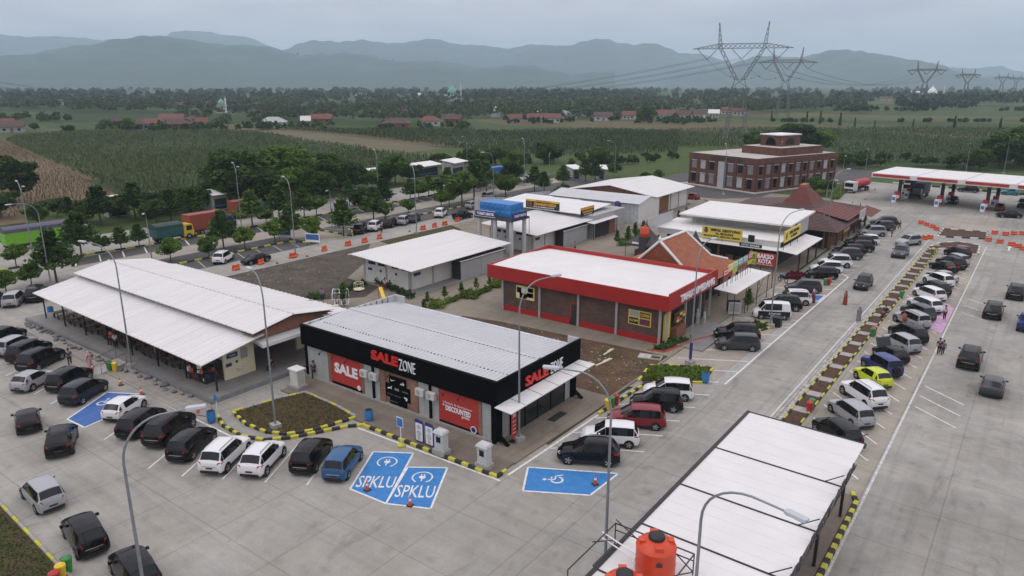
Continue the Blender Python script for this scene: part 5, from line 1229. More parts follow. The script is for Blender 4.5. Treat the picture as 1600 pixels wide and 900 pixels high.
for i in range(6):
    for y in (3.5, 11.5):
        x = 5.2 + i * 8.6
        MB().box(x - .3, x + .3, y - .3, y + .3, 0, 5.6).build('column', 'black_metal' if i % 2 else 'dark_steel', P_)
        pu = MB().box(x - .45, x + .45, y - 1.7, y - .6, .18, 2.2).build('fuel_pump', 'red_paint', P_)
        MB().box(x - .46, x + .46, y - 1.72, y - .9, .8, 1.5).build('pump_display', 'sign_white', pu)
        MB().box(x - .7, x + .7, y - 2.6, y + 1.5, 0, .17).build('island', 'kerb_grey', P_)
        MB().box(x - .4, x + .4, y - 3.2, y - 2.65, .0, 1.6).build('sign_panel', 'sign_white', P_)
        MB().box(x - .3, x + .3, y - 3.22, y - 3.2, .5, 1.2).build('sign_print', 'bay_blue', P_)
# ---------------------------------------------------------------- near canopy over the walkway, with water tanks
C_ = thing('walkway_canopy', 'near white panel canopy with black beams over the walkway between the roads', 'canopy', (-9.7, 34, 0))
cz = 5.0
ys = [43.4, 37.55, 32.6, 28.15, 23.9, 19.6, 15]
for a, b in zip(ys[:-1], ys[1:]):
    MB().slab4((-13.05, b + .04, cz + .1), (-6.2, b + .04, cz), (-6.2, a - .04, cz), (-13.05, a - .04, cz + .1), .06).build('roof_panel', 'white_panel', C_, world=True)
    n = 5
    sm_ = MB()
    for k in range(1, n):
        y = b + (a - b) * k / n; sm_.slab4((-13.0, y, cz + .112), (-6.25, y, cz + .012), (-6.25, y + .02, cz + .012), (-13.0, y + .02, cz + .112), .01)
    sm_.build('panel_seams', 'sign_white', C_, world=True)
for y in ys:
    MB().slab4((-13.2, y - .04, cz + .15), (-6.15, y - .04, cz + .05), (-6.15, y + .04, cz + .05), (-13.2, y + .04, cz + .15), .2).build('beam', 'black_metal', C_, world=True)
    MB().tube([(-7.0, y, cz + .05), (-6.15, y + .4, cz + .5)], .03, 5).build('sign_brace', 'black_metal', C_, world=True)
MB().box(-13.25, -13.05, 14.9, 43.5, cz - .12, cz + .16).build('gutter', 'black_metal', C_, world=True)
MB().box(-6.2, -6.1, 43.0, 43.44, cz - .12, cz + .02).build('eave_trim', 'black_metal', C_, world=True)
for y in ys[:-1]:
    for x in (-12.6, -6.9): MB().box(x - .08, x + .08, y - .6, y - .44, 0, cz).build('column', 'black_metal', C_, world=True)
fs = thing('roof_lettering', 'row of dark lettering fixed along the right eave of the near canopy', 'sign', (-6.05, 33, cz - .02))
lettering('letters', 'REST AREA', 'dark_steel', fs, (0.02, 2.6, .3), 90, .62, 9.0, .03, .05)
lettering('letters', 'TOL', 'dark_steel', fs, (0.02, -4.5, .3), 90, .62, 2.8, .03, .05)
MB().box(-.03, .01, -6.2, 7.6, -.06, .0).build('rail', 'black_metal', fs)
slab('pavement', [(-13.2, 14), (-6.65, 14), (-6.65, 45.0), (-7.0, 45.8), (-13.2, 46.0)], 0, .14, 'pave_brown')
def tank(loc, lab, r=.95, h=2.1):
    t = thing('water_tank', lab, 'water tank', loc, 0, 'orange water tanks on the steel tower')
    pr = [(r * .97, 0), (r, .08), (r, .5), (r * 1.02, .55), (r, .6), (r, h * .72), (r * 1.02, h * .745), (r * .98, h * .77), (r * .80, h * .86), (r * .45, h * .93), (r * .36, h * .94)]
    MB().lathe(pr, 32).build('body', 'tank_orange', t, smooth=50)
    MB().lathe([(r * .38, h * .94), (r * .42, h * .95), (r * .42, h * 1.0), (r * .36, h * 1.03), (r * .12, h * 1.05)], 20).build('lid', 'black_metal', t, smooth=50)
    for k in range(4):
        a = R(90 * k + 35); MB().obox((math.cos(a) * r * .72, math.sin(a) * r * .72, h * .87), (.26, .34, .2), 90 * k + 35).build('lug', 'tank_orange', t)
    lg = MB(); a0 = R(-55)
    for (da, dz, s1, s2) in ((0, .0, .28, .07), (0, .13, .10, .16), (.12, .10, .06, .10), (-.12, .10, .06, .10)):
        a = a0 + da; lg.obox((math.cos(a) * (r + .004), math.sin(a) * (r + .004), h * .5 + dz), (.016, s1, s2), math.degrees(a))
    lg.build('emblem', 'dark_steel', t)
    return t
TX, TY = -11.05, 25.4
tank((TX, TY, 4.95), 'large orange plastic water tank with black lid standing behind the other', .86, 1.85)
tank((-11.35, 23.1, 4.35), 'orange water tank at the lower edge of the photo, nearest the camera', .86, 1.85)
tf = thing('tank_tower', 'dark steel frame carrying the orange water tanks', 'frame', (-11.5, 24.2, 0))
for x in (-1.9, .2, 1.9):
    for y in (-2.2, 1.9): MB().tube([(x, y, 0), (x, y, 6.1)], .03, 6).build('post', 'dark_steel', tf)
MB().box(-2.0, 2.0, .05, 2.0, 4.86, 4.93).build('deck', 'dark_steel', tf); MB().box(-2.0, 2.0, -2.3, -.05, 4.3, 4.38).build('deck', 'dark_steel', tf)
for z in (6.1,):
    for a, b in (((-1.9, -2.2), (-1.9, 1.9)), ((-1.9, 1.9), (1.9, 1.9)), ((1.9, 1.9), (1.9, -2.2))): MB().tube([(a[0], a[1], z), (b[0], b[1], z)], .035, 6).build('rail', 'dark_steel', tf)
for a, b in (((1.9, 1.9, 5.2), (1.9, -.2, 6.3)), ((-1.9, 1.9, 5.2), (-1.9, -.2, 6.3)), ((-1.9, 1.9, 6.3), (.2, 1.9, 5.2)), ((1.9, 1.9, 5.2), (.3, 1.9, 6.3)), ((-1.9, 1.9, 5.75), (1.9, 1.9, 5.75))): MB().tube([a, b], .03, 5).build('brace', 'dark_steel', tf)
for z in (5.6, 5.9): MB().tube([(-2.2, 1.2, z), (-.3, .9, z - .2), (-.2, .3, z - .2)], .035, 6).build('pipe', 'sign_white', tf)
# ================================================================== VEHICLES
def car_sections(sp):
    L, W, H = sp['L'], sp['W'] / 2, sp['H']; b = sp['belt']; zb = sp.get('zb', .2)
    hz = sp['hood']; S = []
    f = L / 2; r = -L / 2
    bn = sp.get('blunt', 0)
    S.append((f, zb + .12, W * .66, .52, W * .66, .60, W * .58))
    S.append((f - .10, zb + .03, W * .86, .60 + bn, W * .84, .70 + bn, W * .72))
    S.append((f - .34, zb, W * .96, hz - .16, W * .93, hz - .06, W * .78))
    S.append((sp['cowl'] + (f - .34 - sp['cowl']) * .45, zb, W * .99, b - .10, W * .96, hz + .01, W * .80))
    S.append((sp['cowl'], zb, W, b - .02, W * .97, b + .05, W * .84))                 # 4 cowl
    S.append((sp['wtop'], zb, W, b, W * .97, H - .05, W * .76))                        # 5 top of windscreen
    S.append((sp['bp'], zb, W, b + .01, W * .97, H - .005, W * .775))                  # 6 B pillar
    S.append((sp['cp'], zb, W, b + .02, W * .97, H - .005, W * .77))                   # 7 C pillar
    S.append((sp['rtop'], zb, W * .99, b + .03, W * .96, H - .06, W * .73))            # 8 end of roof
    S.append((sp['rbase'], zb + .02, W * .97, b + .03, W * .94, b + sp.get('rb', .10), W * .80))   # 9 foot of rear window
    S.append((r + .05, zb + .08, W * .93, b - .12, W * .91, b - .02, W * .78))
    S.append((r, zb + .16, W * .86, b - .30, W * .84, b - .2, W * .74))
    return S
def sec_pts(s):
    y, zb, hw, zbelt, hwb, zt, hwt = s
    h = [(hw * .86, zb), (hw, zb + .13), (hw * 1.012, zb + (zbelt - zb) * .55), (hwb, zbelt), (hwt, zt - .05), (hwt - .11, zt), (0, zt + .03)]
    return [Vector((x, y, z)) for x, z in h]
def build_car(kind, sp):
    t = thing('car_' + kind, '', 'car')
    S = car_sections(sp); P = [sec_pts(s) for s in S]; n = len(P[0]); nn = 2 * n - 1
    P0 = P; P = []
    for a, b in zip(P0[:-1], P0[1:]): P += [[u.lerp(v, k / 4) for u, v in zip(a, b)] for k in range(4)]
    P.append(P0[-1])
    V = []; F = []
    for p in P:
        row = p + [Vector((-q.x, q.y, q.z)) for q in reversed(p[:-1])]
        V += [tuple(q) for q in row]
    for i in range(len(P) - 1):
        for k in range(nn - 1): F.append((i * nn + k, (i + 1) * nn + k, (i + 1) * nn + k + 1, i * nn + k + 1))
        F.append((i * nn + nn - 1, (i + 1) * nn + nn - 1, (i + 1) * nn, i * nn))
    F.append(tuple(range(nn))); F.append(tuple(range((len(P) - 1) * nn + nn - 1, (len(P) - 1) * nn - 1, -1)))
    mb = MB(); mb.add(V, F)
    me = mb.mesh('car_body')
    bm = bmesh.new(); bm.from_mesh(me); bmesh.ops.recalc_face_normals(bm, faces=bm.faces); bm.to_mesh(me); bm.free()
    me.polygons.foreach_set('use_smooth', [True] * len(me.polygons)); me.set_sharp_from_angle(angle=R(38))
    link('body', me, 'paint_black', t)
    P = P0
    def bil(i, j, k0, k1, u, v):
        a = P[i][k0].lerp(P[j][k0], u); b = P[i][k1].lerp(P[j][k1], u); return a.lerp(b, v)
    def glass(name, i, j, u0, u1, v0, v1, both=True):
        for s in ((1, -1) if both else (1,)):
            nu = 4; q = [bil(i, j, 3, 4, u0 + (u1 - u0) * k / nu, v) for k in range(nu + 1) for v in (v0, v1)]
            nrm = (q[-2] - q[0]).cross(q[1] - q[0]); nrm.normalize()
            if nrm.x < 0: nrm = -nrm
            m = MB(); m.add([((w + nrm * .016).x * s, (w + nrm * .016).y, (w + nrm * .016).z) for w in q] + [((w - nrm * .01).x * s, (w - nrm * .01).y, (w - nrm * .01).z) for w in q],
                            [(2 * k, 2 * k + 2, 2 * k + 3, 2 * k + 1) for k in range(nu)] + [(2 * k, 2 * k + 2 * nu + 2, 2 * k + 2 * nu + 4, 2 * k + 2) for k in range(nu)] + [(2 * k + 1, 2 * k + 3, 2 * k + 2 * nu + 5, 2 * k + 2 * nu + 3) for k in range(nu)])
            m.build(name, 'glass_dark', t)
    nw = sp.get('nwin', 3)
    for s in (1, -1):            # dark band behind the side panes
        q = []; segs = ((5, 6), (6, 7), (7, 8)) if nw >= 3 else ((5, 6), (6, 7))
        for i, j in segs:
            for k in range(4): q.append((bil(i, j, 3, 4, k / 4, .02), bil(i, j, 3, 4, k / 4, .96)))
        q.append((bil(*segs[-1], 3, 4, .96, .02), bil(*segs[-1], 3, 4, .96, .96)))
        m = MB(); m.add([((w.x + .009) * s, w.y, w.z + .002) for p_ in q for w in p_], [(2 * k, 2 * k + 2, 2 * k + 3, 2 * k + 1) for k in range(len(q) - 1)]); m.build('window_surround', 'trim_black', t)
    glass('quarter_window', 4, 5, .25, .98, .06, .9)
    glass('side_window', 5, 6, .02, .97, .05, .93)
    glass('side_window', 6, 7, .03, .97, .05, .93)
    if nw >= 3: glass('side_window', 7, 8, .03, .94, .05, .92)
    if sp.get('dq', True): glass('quarter_window', 8, 9, .04, .72, .08, .75)
    def screen(name, i, j, u0, u1, edge):
        a0 = P[i][4].lerp(P[j][4], u0), P[i][5].lerp(P[j][5], u0), P[i][6].lerp(P[j][6], u0)
        a1 = P[i][4].lerp(P[j][4], u1), P[i][5].lerp(P[j][5], u1), P[i][6].lerp(P[j][6], u1)
        q = []
        for a in (a0, a1):
            e = a[0].lerp(a[1], edge); row = [e, a[1].lerp(a[2], .12), a[2]]
            row = row + [Vector((-w.x, w.y, w.z)) for w in (row[1], row[0])]
            q.append([w + Vector((0, .012 if i < 6 else -.012, .014)) for w in row])
        m = MB(); m.add([tuple(w) for r_ in q for w in r_], [(k, k + 1, 6 + k, 5 + k) if i < 6 else (k + 5, k + 6, k + 1, k) for k in range(4)])
        o = m.build(name, 'glass_dark', t); o.data.polygons.foreach_set('use_smooth', [True] * 4)
    screen('windscreen', 4, 5, .06, .93, .5); screen('rear_window', 8, 9, .08, .92, .4)
    W, L = sp['W'] / 2, sp['L']; wr = sp.get('wr', .33)
    for sy, yy in ((1, L / 2 - sp.get('fo', .82)), (-1, -L / 2 + sp.get('ro', .80))):
        for sx in (1, -1):
            def disc(r_, x0, x1, nseg=20):
                m = MB(); m.add([(sx * x, yy + r_ * math.cos(2 * math.pi * k / nseg), wr + r_ * math.sin(2 * math.pi * k / nseg)) for x in (x0, x1) for k in range(nseg)],
                                [tuple(range(nseg)), tuple(range(2 * nseg - 1, nseg - 1, -1))] + [(k, nseg + k, nseg + (k + 1) % nseg, (k + 1) % nseg) for k in range(nseg)]); return m
            disc(wr + .07, W * .7, W * 1.013 + .004).build('wheel_arch', 'trim_black', t)
            wh_ = disc(wr, W * .78, W * 1.013 + .016).build('wheel', 'tyre', t)
            rm = MB(); xo = sx * (W * 1.013 + .022)
            rm.add([(xo, yy, wr)] + [(xo, yy + r_ * math.cos(R(a)), wr + r_ * math.sin(R(a))) for a0 in range(0, 360, 72) for r_, a in ((.06, a0), (wr * .68, a0 + 12), (wr * .68, a0 + 46), (.06, a0 + 58))],
                   [(0, 1 + 4 * k, 2 + 4 * k, 3 + 4 * k, 4 + 4 * k) for k in range(5)])
            rm.build('rim', 'rim', wh_)
    for sx in (1, -1):
        hz = sp['hood']
        MB().add([(sx * W * .42, L / 2 - .02, hz - .30), (sx * W * .86, L / 2 - .20, hz - .26), (sx * W * .90, L / 2 - .42, hz - .12), (sx * W * .50, L / 2 - .13, hz - .16),
                  (sx * W * .42, L / 2 - .3, hz - .30), (sx * W * .80, L / 2 - .4, hz - .26), (sx * W * .80, L / 2 - .5, hz - .14), (sx * W * .5, L / 2 - .4, hz - .18)],
                 [(0, 1, 2, 3), (7, 6, 5, 4), (0, 4, 5, 1), (1, 5, 6, 2), (2, 6, 7, 3), (3, 7, 4, 0)]).build('headlight', 'head_clear', t)
        tl = sp.get('tail', (.34, .26)); zt = sp['belt'] + .02
        MB().add([(sx * W * .60, -L / 2 - .005, zt - tl[0]), (sx * W * .945, -L / 2 + .10, zt - tl[0]), (sx * W * .955, -L / 2 + .14, zt), (sx * W * .68, -L / 2 + .02, zt),
                  (sx * W * .6, -L / 2 + .2, zt - tl[0]), (sx * W * .97, -L / 2 + .42, zt - tl[0] * .5), (sx * W * .965, -L / 2 + .42, zt), (sx * W * .68, -L / 2 + .3, zt)],
                 [(0, 1, 2, 3), (7, 6, 5, 4), (0, 4, 5, 1), (1, 5, 6, 2), (2, 6, 7, 3), (3, 7, 4, 0)]).build('tail_light', 'tail_red', t)
        MB().obox((sx * (W + .10), sp['cowl'] - .42, sp['belt'] + .09), (.20, .12, .15), 0).build('mirror', 'paint_black' if not sp.get('mirror_black') else 'trim_black', t)
    MB().box(-.24, .24, -L / 2 - .012, -L / 2 + .02, sp['belt'] - .46, sp['belt'] - .34).build('number_plate', 'plate', t)
    MB().box(-.24, .24, L / 2 - .02, L / 2 + .012, .42, .53).build('number_plate', 'plate', t)
    MB().box(-W * .72, W * .72, -L / 2 - .03, -L / 2 + .22, sp.get('zb', .2) + .04, sp.get('zb', .2) + .22).build('bumper', 'trim_black', t)
    MB().box(-W * .5, W * .5, L / 2 - .1, L / 2 + .008, sp.get('zb', .2) + .14, .50).build('grille', 'trim_black', t)
    if sp.get('chrome'): MB().box(-W * .55, W * .55, -L / 2 - .010, -L / 2 + .06, sp['belt'] - .30, sp['belt'] - .25).build('chrome_strip', 'chrome', t)
    if sp.get('rails'):
        for sx in (1, -1): MB().tube([(sx * W * .66, sp['wtop'] - .2, sp['H'] + .0), (sx * W * .66, sp['wtop'] - .35, sp['H'] + .06), (sx * W * .64, sp['rtop'] + .25, sp['H'] + .06), (sx * W * .64, sp['rtop'] + .1, sp['H'] - .03)], .022, 5).build('roof_rail', 'trim_black', t)
    if sp.get('cladding'):
        for sx in (1, -1): MB().box(min(sx * W * .97, sx * W * 1.022), max(sx * W * .97, sx * W * 1.022), -L / 2 + 1.15, L / 2 - 1.2, sp['zb'] + .02, sp['zb'] + .18).build('sill', 'trim_black', t)
    if sp.get('spare'):
        m = MB(); n_ = 18; yy = -L / 2
        m.add([(.33 * math.cos(2 * math.pi * k / n_), y_, .95 + .33 * math.sin(2 * math.pi * k / n_)) for y_ in (yy - .2, yy + .1) for k in range(n_)], [tuple(range(n_)), tuple(range(2 * n_ - 1, n_ - 1, -1))] + [(k, n_ + k, n_ + (k + 1) % n_, (k + 1) % n_) for k in range(n_)])
        m.build('spare_wheel', 'tyre' if sp['spare'] == 1 else 'paint_silver', t)
    if sp.get('bed'):
        MB().box(-W * .97, -W * .88, -L / 2 + .02, sp['rbase'] - .15, .6, sp['belt'] + .12).box(W * .88, W * .97, -L / 2 + .02, sp['rbase'] - .15, .6, sp['belt'] + .12).box(-W * .88, W * .88, -L / 2 + .02, -L / 2 + .1, .6, sp['belt'] + .12).build('cargo_bed', 'paint_black', t)
    return t
SPEC = {
 'mpv': dict(L=4.35, W=1.70, H=1.68, belt=.98, hood=.96, cowl=1.15, wtop=.30, bp=-.30, cp=-1.15, rtop=-1.80, rbase=-2.08, tail=(.36, .2), chrome=1),
 'mpv2': dict(L=4.5, W=1.75, H=1.70, belt=1.00, hood=.97, cowl=1.25, wtop=.35, bp=-.28, cp=-1.2, rtop=-1.80, rbase=-2.12, tail=(.3, .2), zb=.22, cladding=1),
 'suv': dict(L=4.7, W=1.85, H=1.80, belt=1.08, hood=1.06, cowl=1.10, wtop=.35, bp=-.30, cp=-1.20, rtop=-1.85, rbase=-2.20, zb=.28, wr=.37, rails=1, cladding=1, chrome=1, blunt=.08),
 'cross': dict(L=4.4, W=1.78, H=1.66, belt=1.02, hood=.98, cowl=1.10, wtop=.25, bp=-.35, cp=-1.15, rtop=-1.60, rbase=-2.05, zb=.25, wr=.35, rails=1, cladding=1),
 'hatch': dict(L=3.85, W=1.68, H=1.50, belt=.93, hood=.92, cowl=.95, wtop=.10, bp=-.40, cp=-1.05, rtop=-1.40, rbase=-1.78, nwin=2, tail=(.32, .2)),
 'sedan': dict(L=4.5, W=1.74, H=1.44, belt=.92, hood=.88, cowl=.95, wtop=.15, bp=-.35, cp=-.85, rtop=-1.05, rbase=-1.65, nwin=2, rb=.06, tail=(.22, .2), dq=False),
 'van': dict(L=4.1, W=1.66, H=1.90, belt=1.08, hood=1.00, cowl=1.45, wtop=.85, bp=.15, cp=-1.0, rtop=-1.85, rbase=-1.98, nwin=2, dq=False, blunt=.1),
 'pickup': dict(L=4.9, W=1.78, H=1.74, belt=1.02, hood=1.02, cowl=1.10, wtop=.45, bp=-.05, cp=-.45, rtop=-.55, rbase=-.80, nwin=2, dq=False, zb=.3, wr=.36, bed=1, rb=.0),
 'jeep': dict(L=4.1, W=1.74, H=1.84, belt=1.10, hood=1.08, cowl=.85, wtop=.40, bp=-.25, cp=-1.10, rtop=-1.80, rbase=-1.96, zb=.32, wr=.37, spare=1, blunt=.14, cladding=1),
 'suv_spare': dict(L=4.5, W=1.80, H=1.80, belt=1.06, hood=1.06, cowl=1.05, wtop=.35, bp=-.30, cp=-1.20, rtop=-1.95, rbase=-2.1, zb=.28, wr=.37, rails=1, spare=2, blunt=.1),
}
PROTO = {}
USED = set()
WORDS = {'mpv': 'minivan', 'mpv2': 'minivan', 'suv': 'SUV', 'cross': 'crossover', 'hatch': 'hatchback', 'sedan': 'saloon', 'van': 'van', 'pickup': 'pickup', 'jeep': 'boxy off-roader', 'suv_spare': 'SUV with spare wheel on its tail'}
CATS = {'mpv': 'minivan', 'mpv2': 'minivan', 'suv': 'SUV', 'cross': 'SUV', 'hatch': 'car', 'sedan': 'car', 'van': 'van', 'pickup': 'pickup', 'jeep': 'SUV', 'suv_spare': 'SUV'}
NAMES = {'mpv': 'parked_minivan', 'mpv2': 'parked_minivan', 'suv': 'parked_suv', 'cross': 'parked_suv', 'hatch': 'parked_car', 'sedan': 'parked_car', 'van': 'parked_van', 'pickup': 'pickup_truck', 'jeep': 'parked_suv', 'suv_spare': 'parked_suv'}
def place_car(kind, colour, x, y, rz, label, group=None, moving=False, z=0.006):
    if kind not in PROTO:
        PROTO[kind] = build_car(kind, SPEC[kind]); c = PROTO[kind]
    else: c = copy_tree(PROTO[kind])
    nm = NAMES[kind]
    c.name = nm.replace('parked_', '') if moving else nm
    c.location = (x, y, z); c.rotation_euler = (0, 0, R(rz)); c.scale = (.985 * random.uniform(.98, 1.02), .975 * random.uniform(.96, 1.03), .985 * random.uniform(.96, 1.035))
    for ch in KIDS[c.as_pointer()]:
        b = ch.name.split('.')[0]
        if b in ('body', 'mirror', 'cargo_bed'): repaint(ch, 'paint_' + colour)
    tag(c, label, CATS[kind], group)
    if not group and 'group' in c: del c['group']
    return c
CARS = [
    ('L1','mpv','black',29,-83.31,25.39), ('L2','mpv','silver',29,-79.32,24.86), ('L3','mpv','black',29,-76.62,25.03), ('L4','suv','black',29,-73.26,24.75),
    ('L5','hatch','silver',29,-68.43,22.26), ('L6','mpv','black',29,-66.28,24.27), ('L7','mpv','slate',29,-62.40,23.79), ('L8','hatch','white',29,-56.56,24.33),
    ('L9','mpv','black',29,-52.83,23.76), ('L10','suv','black',29,-49.93,24.39), ('L11','mpv','black',29,-46.55,24.20), ('L12','suv','white',29,-43.16,24.69),
    ('L13','cross','white',29,-40.39,25.91), ('L14','mpv','black',29,-38.43,28.21), ('L15','mpv','blue',29,-35.76,28.89), ('A16','hatch','black',80,-60.21,18.67),
    ('A17','cross','black',75,-54.63,18.78), ('A18','mpv','silver',85,-48.00,14.88), ('A19','mpv','black',80,-41.33,14.46), ('A20','mpv','black',80,-35.81,14.55),
    ('B21','mpv','silver',0,-97.52,31.37), ('B22','suv','black',0,-97.57,33.87), ('B23','mpv','blue',0,-98.89,29.73), ('B24','suv','white',36,-96.55,58.51),
    ('B25','sedan','black',180,-92.03,60.87), ('C26','suv','black',29,-96.58,85.64), ('C27','suv','white',29,-96.34,88.78), ('C28','suv','black',29,-96.74,92.83),
    ('C29','mpv','silver',29,-96.32,95.98), ('C30','suv','grey',29,-96.58,98.83), ('C31','suv','white',29,-96.00,105.94), ('C32','pickup','black',0,-91.05,106.89),
    ('C33','mpv','silver',0,-97.10,115.67), ('C34','mpv','silver',0,-102.44,129.73), ('R35','cross','black',118,-22.87,39.88), ('R36','mpv','white',118,-23.00,43.09),
    ('R37','mpv','red',118,-22.54,46.82), ('R38','mpv','black',118,-22.72,50.48), ('R39','mpv','white',118,-23.05,53.09), ('R40','mpv','grey',118,-21.84,67.88),
    ('R41','suv','black',118,-23.89,70.59), ('R42','van','white',118,-22.64,79.86), ('R43','suv','black',118,-22.81,83.83), ('R44','suv','white',118,-22.28,86.82),
    ('R45','mpv','grey',118,-22.92,93.00), ('R46','mpv','black',118,-22.83,101.41), ('R47','mpv','white',118,-23.39,105.17), ('R48','suv','white',118,-23.02,109.27),
    ('R49','suv','grey',118,-22.79,115.26), ('R50','suv','black',118,-23.24,118.49), ('R51','suv','black',118,-22.18,121.85), ('R52','suv','black',118,-23.35,125.86),
    ('R53','mpv','white',118,-22.54,128.13), ('R54','suv','silver',118,-23.65,136.49), ('R55','suv','grey',118,-22.94,142.57), ('R56','suv','slate',118,-23.76,147.35),
    ('R57','mpv','white',180,-28.00,151.05), ('M58','suv','silver',150,-16.82,131.72), ('M59','suv','grey',180,-16.45,122.21), ('M60','mpv','black',180,-17.14,99.72),
    ('N61','hatch','red',46,-9.25,129.39), ('N62','mpv','black',46,-9.31,126.87), ('N63','mpv','silver',46,-8.51,120.92), ('N64','suv','black',46,-9.18,118.38),
    ('N65','sedan','black',46,-10.65,116.89), ('N66','sedan','silver',46,-9.33,109.62), ('N67','mpv','white',46,-9.62,107.00), ('N68','suv','black',46,-9.46,101.51),
    ('N69','mpv','white',46,-9.76,99.54), ('N70','mpv','white',46,-9.05,93.69), ('N71','mpv','grey',46,-9.43,89.83), ('N72','suv','silver',46,-9.77,86.37),
    ('N73','mpv','black',46,-8.64,81.15), ('N74','mpv','silver',46,-8.83,77.77), ('N75','hatch','black',46,-9.50,73.77), ('N76','jeep','navy',46,-9.74,69.83),
    ('N77','hatch','lime',46,-10.02,66.60), ('N78','suv','white',46,-9.59,62.04), ('N79','mpv','silver',46,-9.77,57.82), ('N80','mpv','black',46,-9.82,53.45),
    ('D81','suv','black',0,-3.23,76.93), ('D82','hatch','grey',0,-1.00,70.64), ('D83','suv','black',0,-2.65,95.78), ('D84','suv','black',0,-1.01,106.17),
    ('D85','pickup','navy',0,0.66,92.75), ('F86','sedan','black',110,-5.17,171.76), ('F87','hatch','red',180,-7.22,180.61), ('F88','pickup','black',180,-16.10,185.23),
    ('F89','suv','black',90,-15.38,207.47), ('F90','hatch','teal',90,-6.87,207.94), ('F93','suv','black',180,-3.59,188.77), ('F94','hatch','red',90,-64.92,156.25)]
cars = {c[0]: list(c) for c in CARS}
def spread(keys, axis, gap):
    """keep neighbours in a row from running into each other"""
    ks = sorted(keys, key=lambda k: cars[k][axis])
    for _ in range(30):
        for a, b in zip(ks[:-1], ks[1:]):
            d = cars[b][axis] - cars[a][axis]
            if d < gap:
                cars[a][axis] -= (gap - d) / 2; cars[b][axis] += (gap - d) / 2
rowN = ['N%d' % i for i in range(61, 81)]; rowR1 = ['R%d' % i for i in range(35, 40)]; rowR2 = ['R%d' % i for i in range(40, 57)]; rowL = ['L%d' % i for i in range(1, 16)]; rowC = ['C26', 'C27', 'C28', 'C29', 'C30', 'C31']
for k in rowN: cars[k][4] = -9.5 + (cars[k][4] + 9.5) * .4
for k in rowR1 + rowR2: cars[k][4] = -22.8 + (cars[k][4] + 22.8) * .5
spread(rowN, 5, 2.75); spread(rowR1, 5, 2.4); spread(rowR2, 5, 2.4); spread(rowL, 4, 2.35); spread(rowC, 5, 2.5)
for k in ('B21', 'B22', 'B23'): cars[k][3] = 55
cars['A17'][3] = 62; cars['A16'][3] = 72; cars['C33'][5] += 2
for k in ('L3', 'L9', 'L7', 'R37', 'R36', 'N70', 'N73', 'L13'): cars[k][1] = 'mpv2'
cars['N72'][1] = 'suv_spare'; cars['L13'][1] = 'cross'
colw = {'slate': 'dark slate', 'lime': 'lime yellow', 'grey': 'dark grey', 'navy': 'navy blue'}
def cw_(k): return colw.get(cars[k][2], cars[k][2])
def put(k, lab, grp=None, moving=False):
    c = cars[k]; return place_car(c[1], c[2], c[4], c[5], c[3], lab, grp, moving)
for i, k in enumerate(reversed(rowL)): put(k, '%s %s, %s from the blue charging bays in the angled row' % (cw_(k), WORDS[cars[k][1]], ORD[i]), 'cars parked along the left kerb')
for i, k in enumerate(rowR1): put(k, '%s %s parked %s from the blue wheelchair bay beside the black shop' % (cw_(k), WORDS[cars[k][1]], ORD[i]), 'cars parked beside the black shop')
for i, k in enumerate(rowR2): put(k, '%s %s, %s in the roadside row from the red shop' % (cw_(k), WORDS[cars[k][1]], ORD[i]), 'cars parked along the shop side of the road')
for i, k in enumerate(reversed(rowN)): put(k, '%s %s, %s from the near canopy beside the median' % (cw_(k), WORDS[cars[k][1]], ORD[i]), 'cars parked beside the median')
for i, k in enumerate(rowC): put(k, '%s %s, %s from the left in the asphalt bays behind the toilet block' % (cw_(k), WORDS[cars[k][1]], ORD[i]), 'cars in the far asphalt bays')
for k, lab, mv in (('A16', 'black hatchback driving left, farthest of the cars on the left lane', True), ('A17', 'black crossover driving left behind the black hatchback on the lane', True), ('A18', 'silver minivan alone near the grass at lower left', True),
                   ('A19', 'black minivan beside the lower left grass corner, behind the silver one', True), ('A20', 'black minivan cut by the bottom edge at lower left', True),
                   ('B21', 'silver minivan parked past the far left end of the food hall', False), ('B22', 'black SUV parked just beyond the far left tip of the food hall roof', False), ('B23', 'blue minivan cut by the left edge beside a silver minivan', False),
                   ('B24', 'white SUV standing on the wet asphalt near an orange barrier', False), ('B25', 'old black saloon driving past orange barriers on the upper left lane', True),
                   ('C32', 'black pickup behind the water tower, on the barrier lane', False), ('C33', 'silver minivan half hidden left of the blue water tank', False), ('C34', 'silver minivan just above the blue water tank', False),
                   ('R57', 'white minivan at the far corner of the dark tiled hall', False), ('M58', 'silver SUV turning at the head of the median', True), ('M59', 'dark grey SUV coming towards the camera at the head of the median', True), ('M60', 'black minivan driving towards the camera between the parked rows', True),
                   ('D81', 'black SUV driving away in the right lane, beside two walkers', True), ('D82', 'dark grey hatchback driving away, nearest car in the right lane', True), ('D83', 'black SUV driving away beyond the pink bay', True), ('D84', 'black SUV at the right edge, farthest of the cars driving away', True),
                   ('D85', 'navy blue pickup cut by the right edge of the photo', True), ('F86', 'black saloon parked before the filling station at the right edge', False), ('F87', 'red hatchback under the right part of the filling canopy', False), ('F88', 'black pickup under the middle of the filling canopy', False),
                   ('F89', 'black SUV behind the filling station at its rear kerb', False), ('F90', 'teal hatchback behind the filling station near the right edge', False), ('F93', 'black SUV under the filling canopy at the right edge', False), ('F94', 'red hatchback between the warehouses and the brick office', False)):
    put(k, lab, 'cars driving' if mv else None, mv)
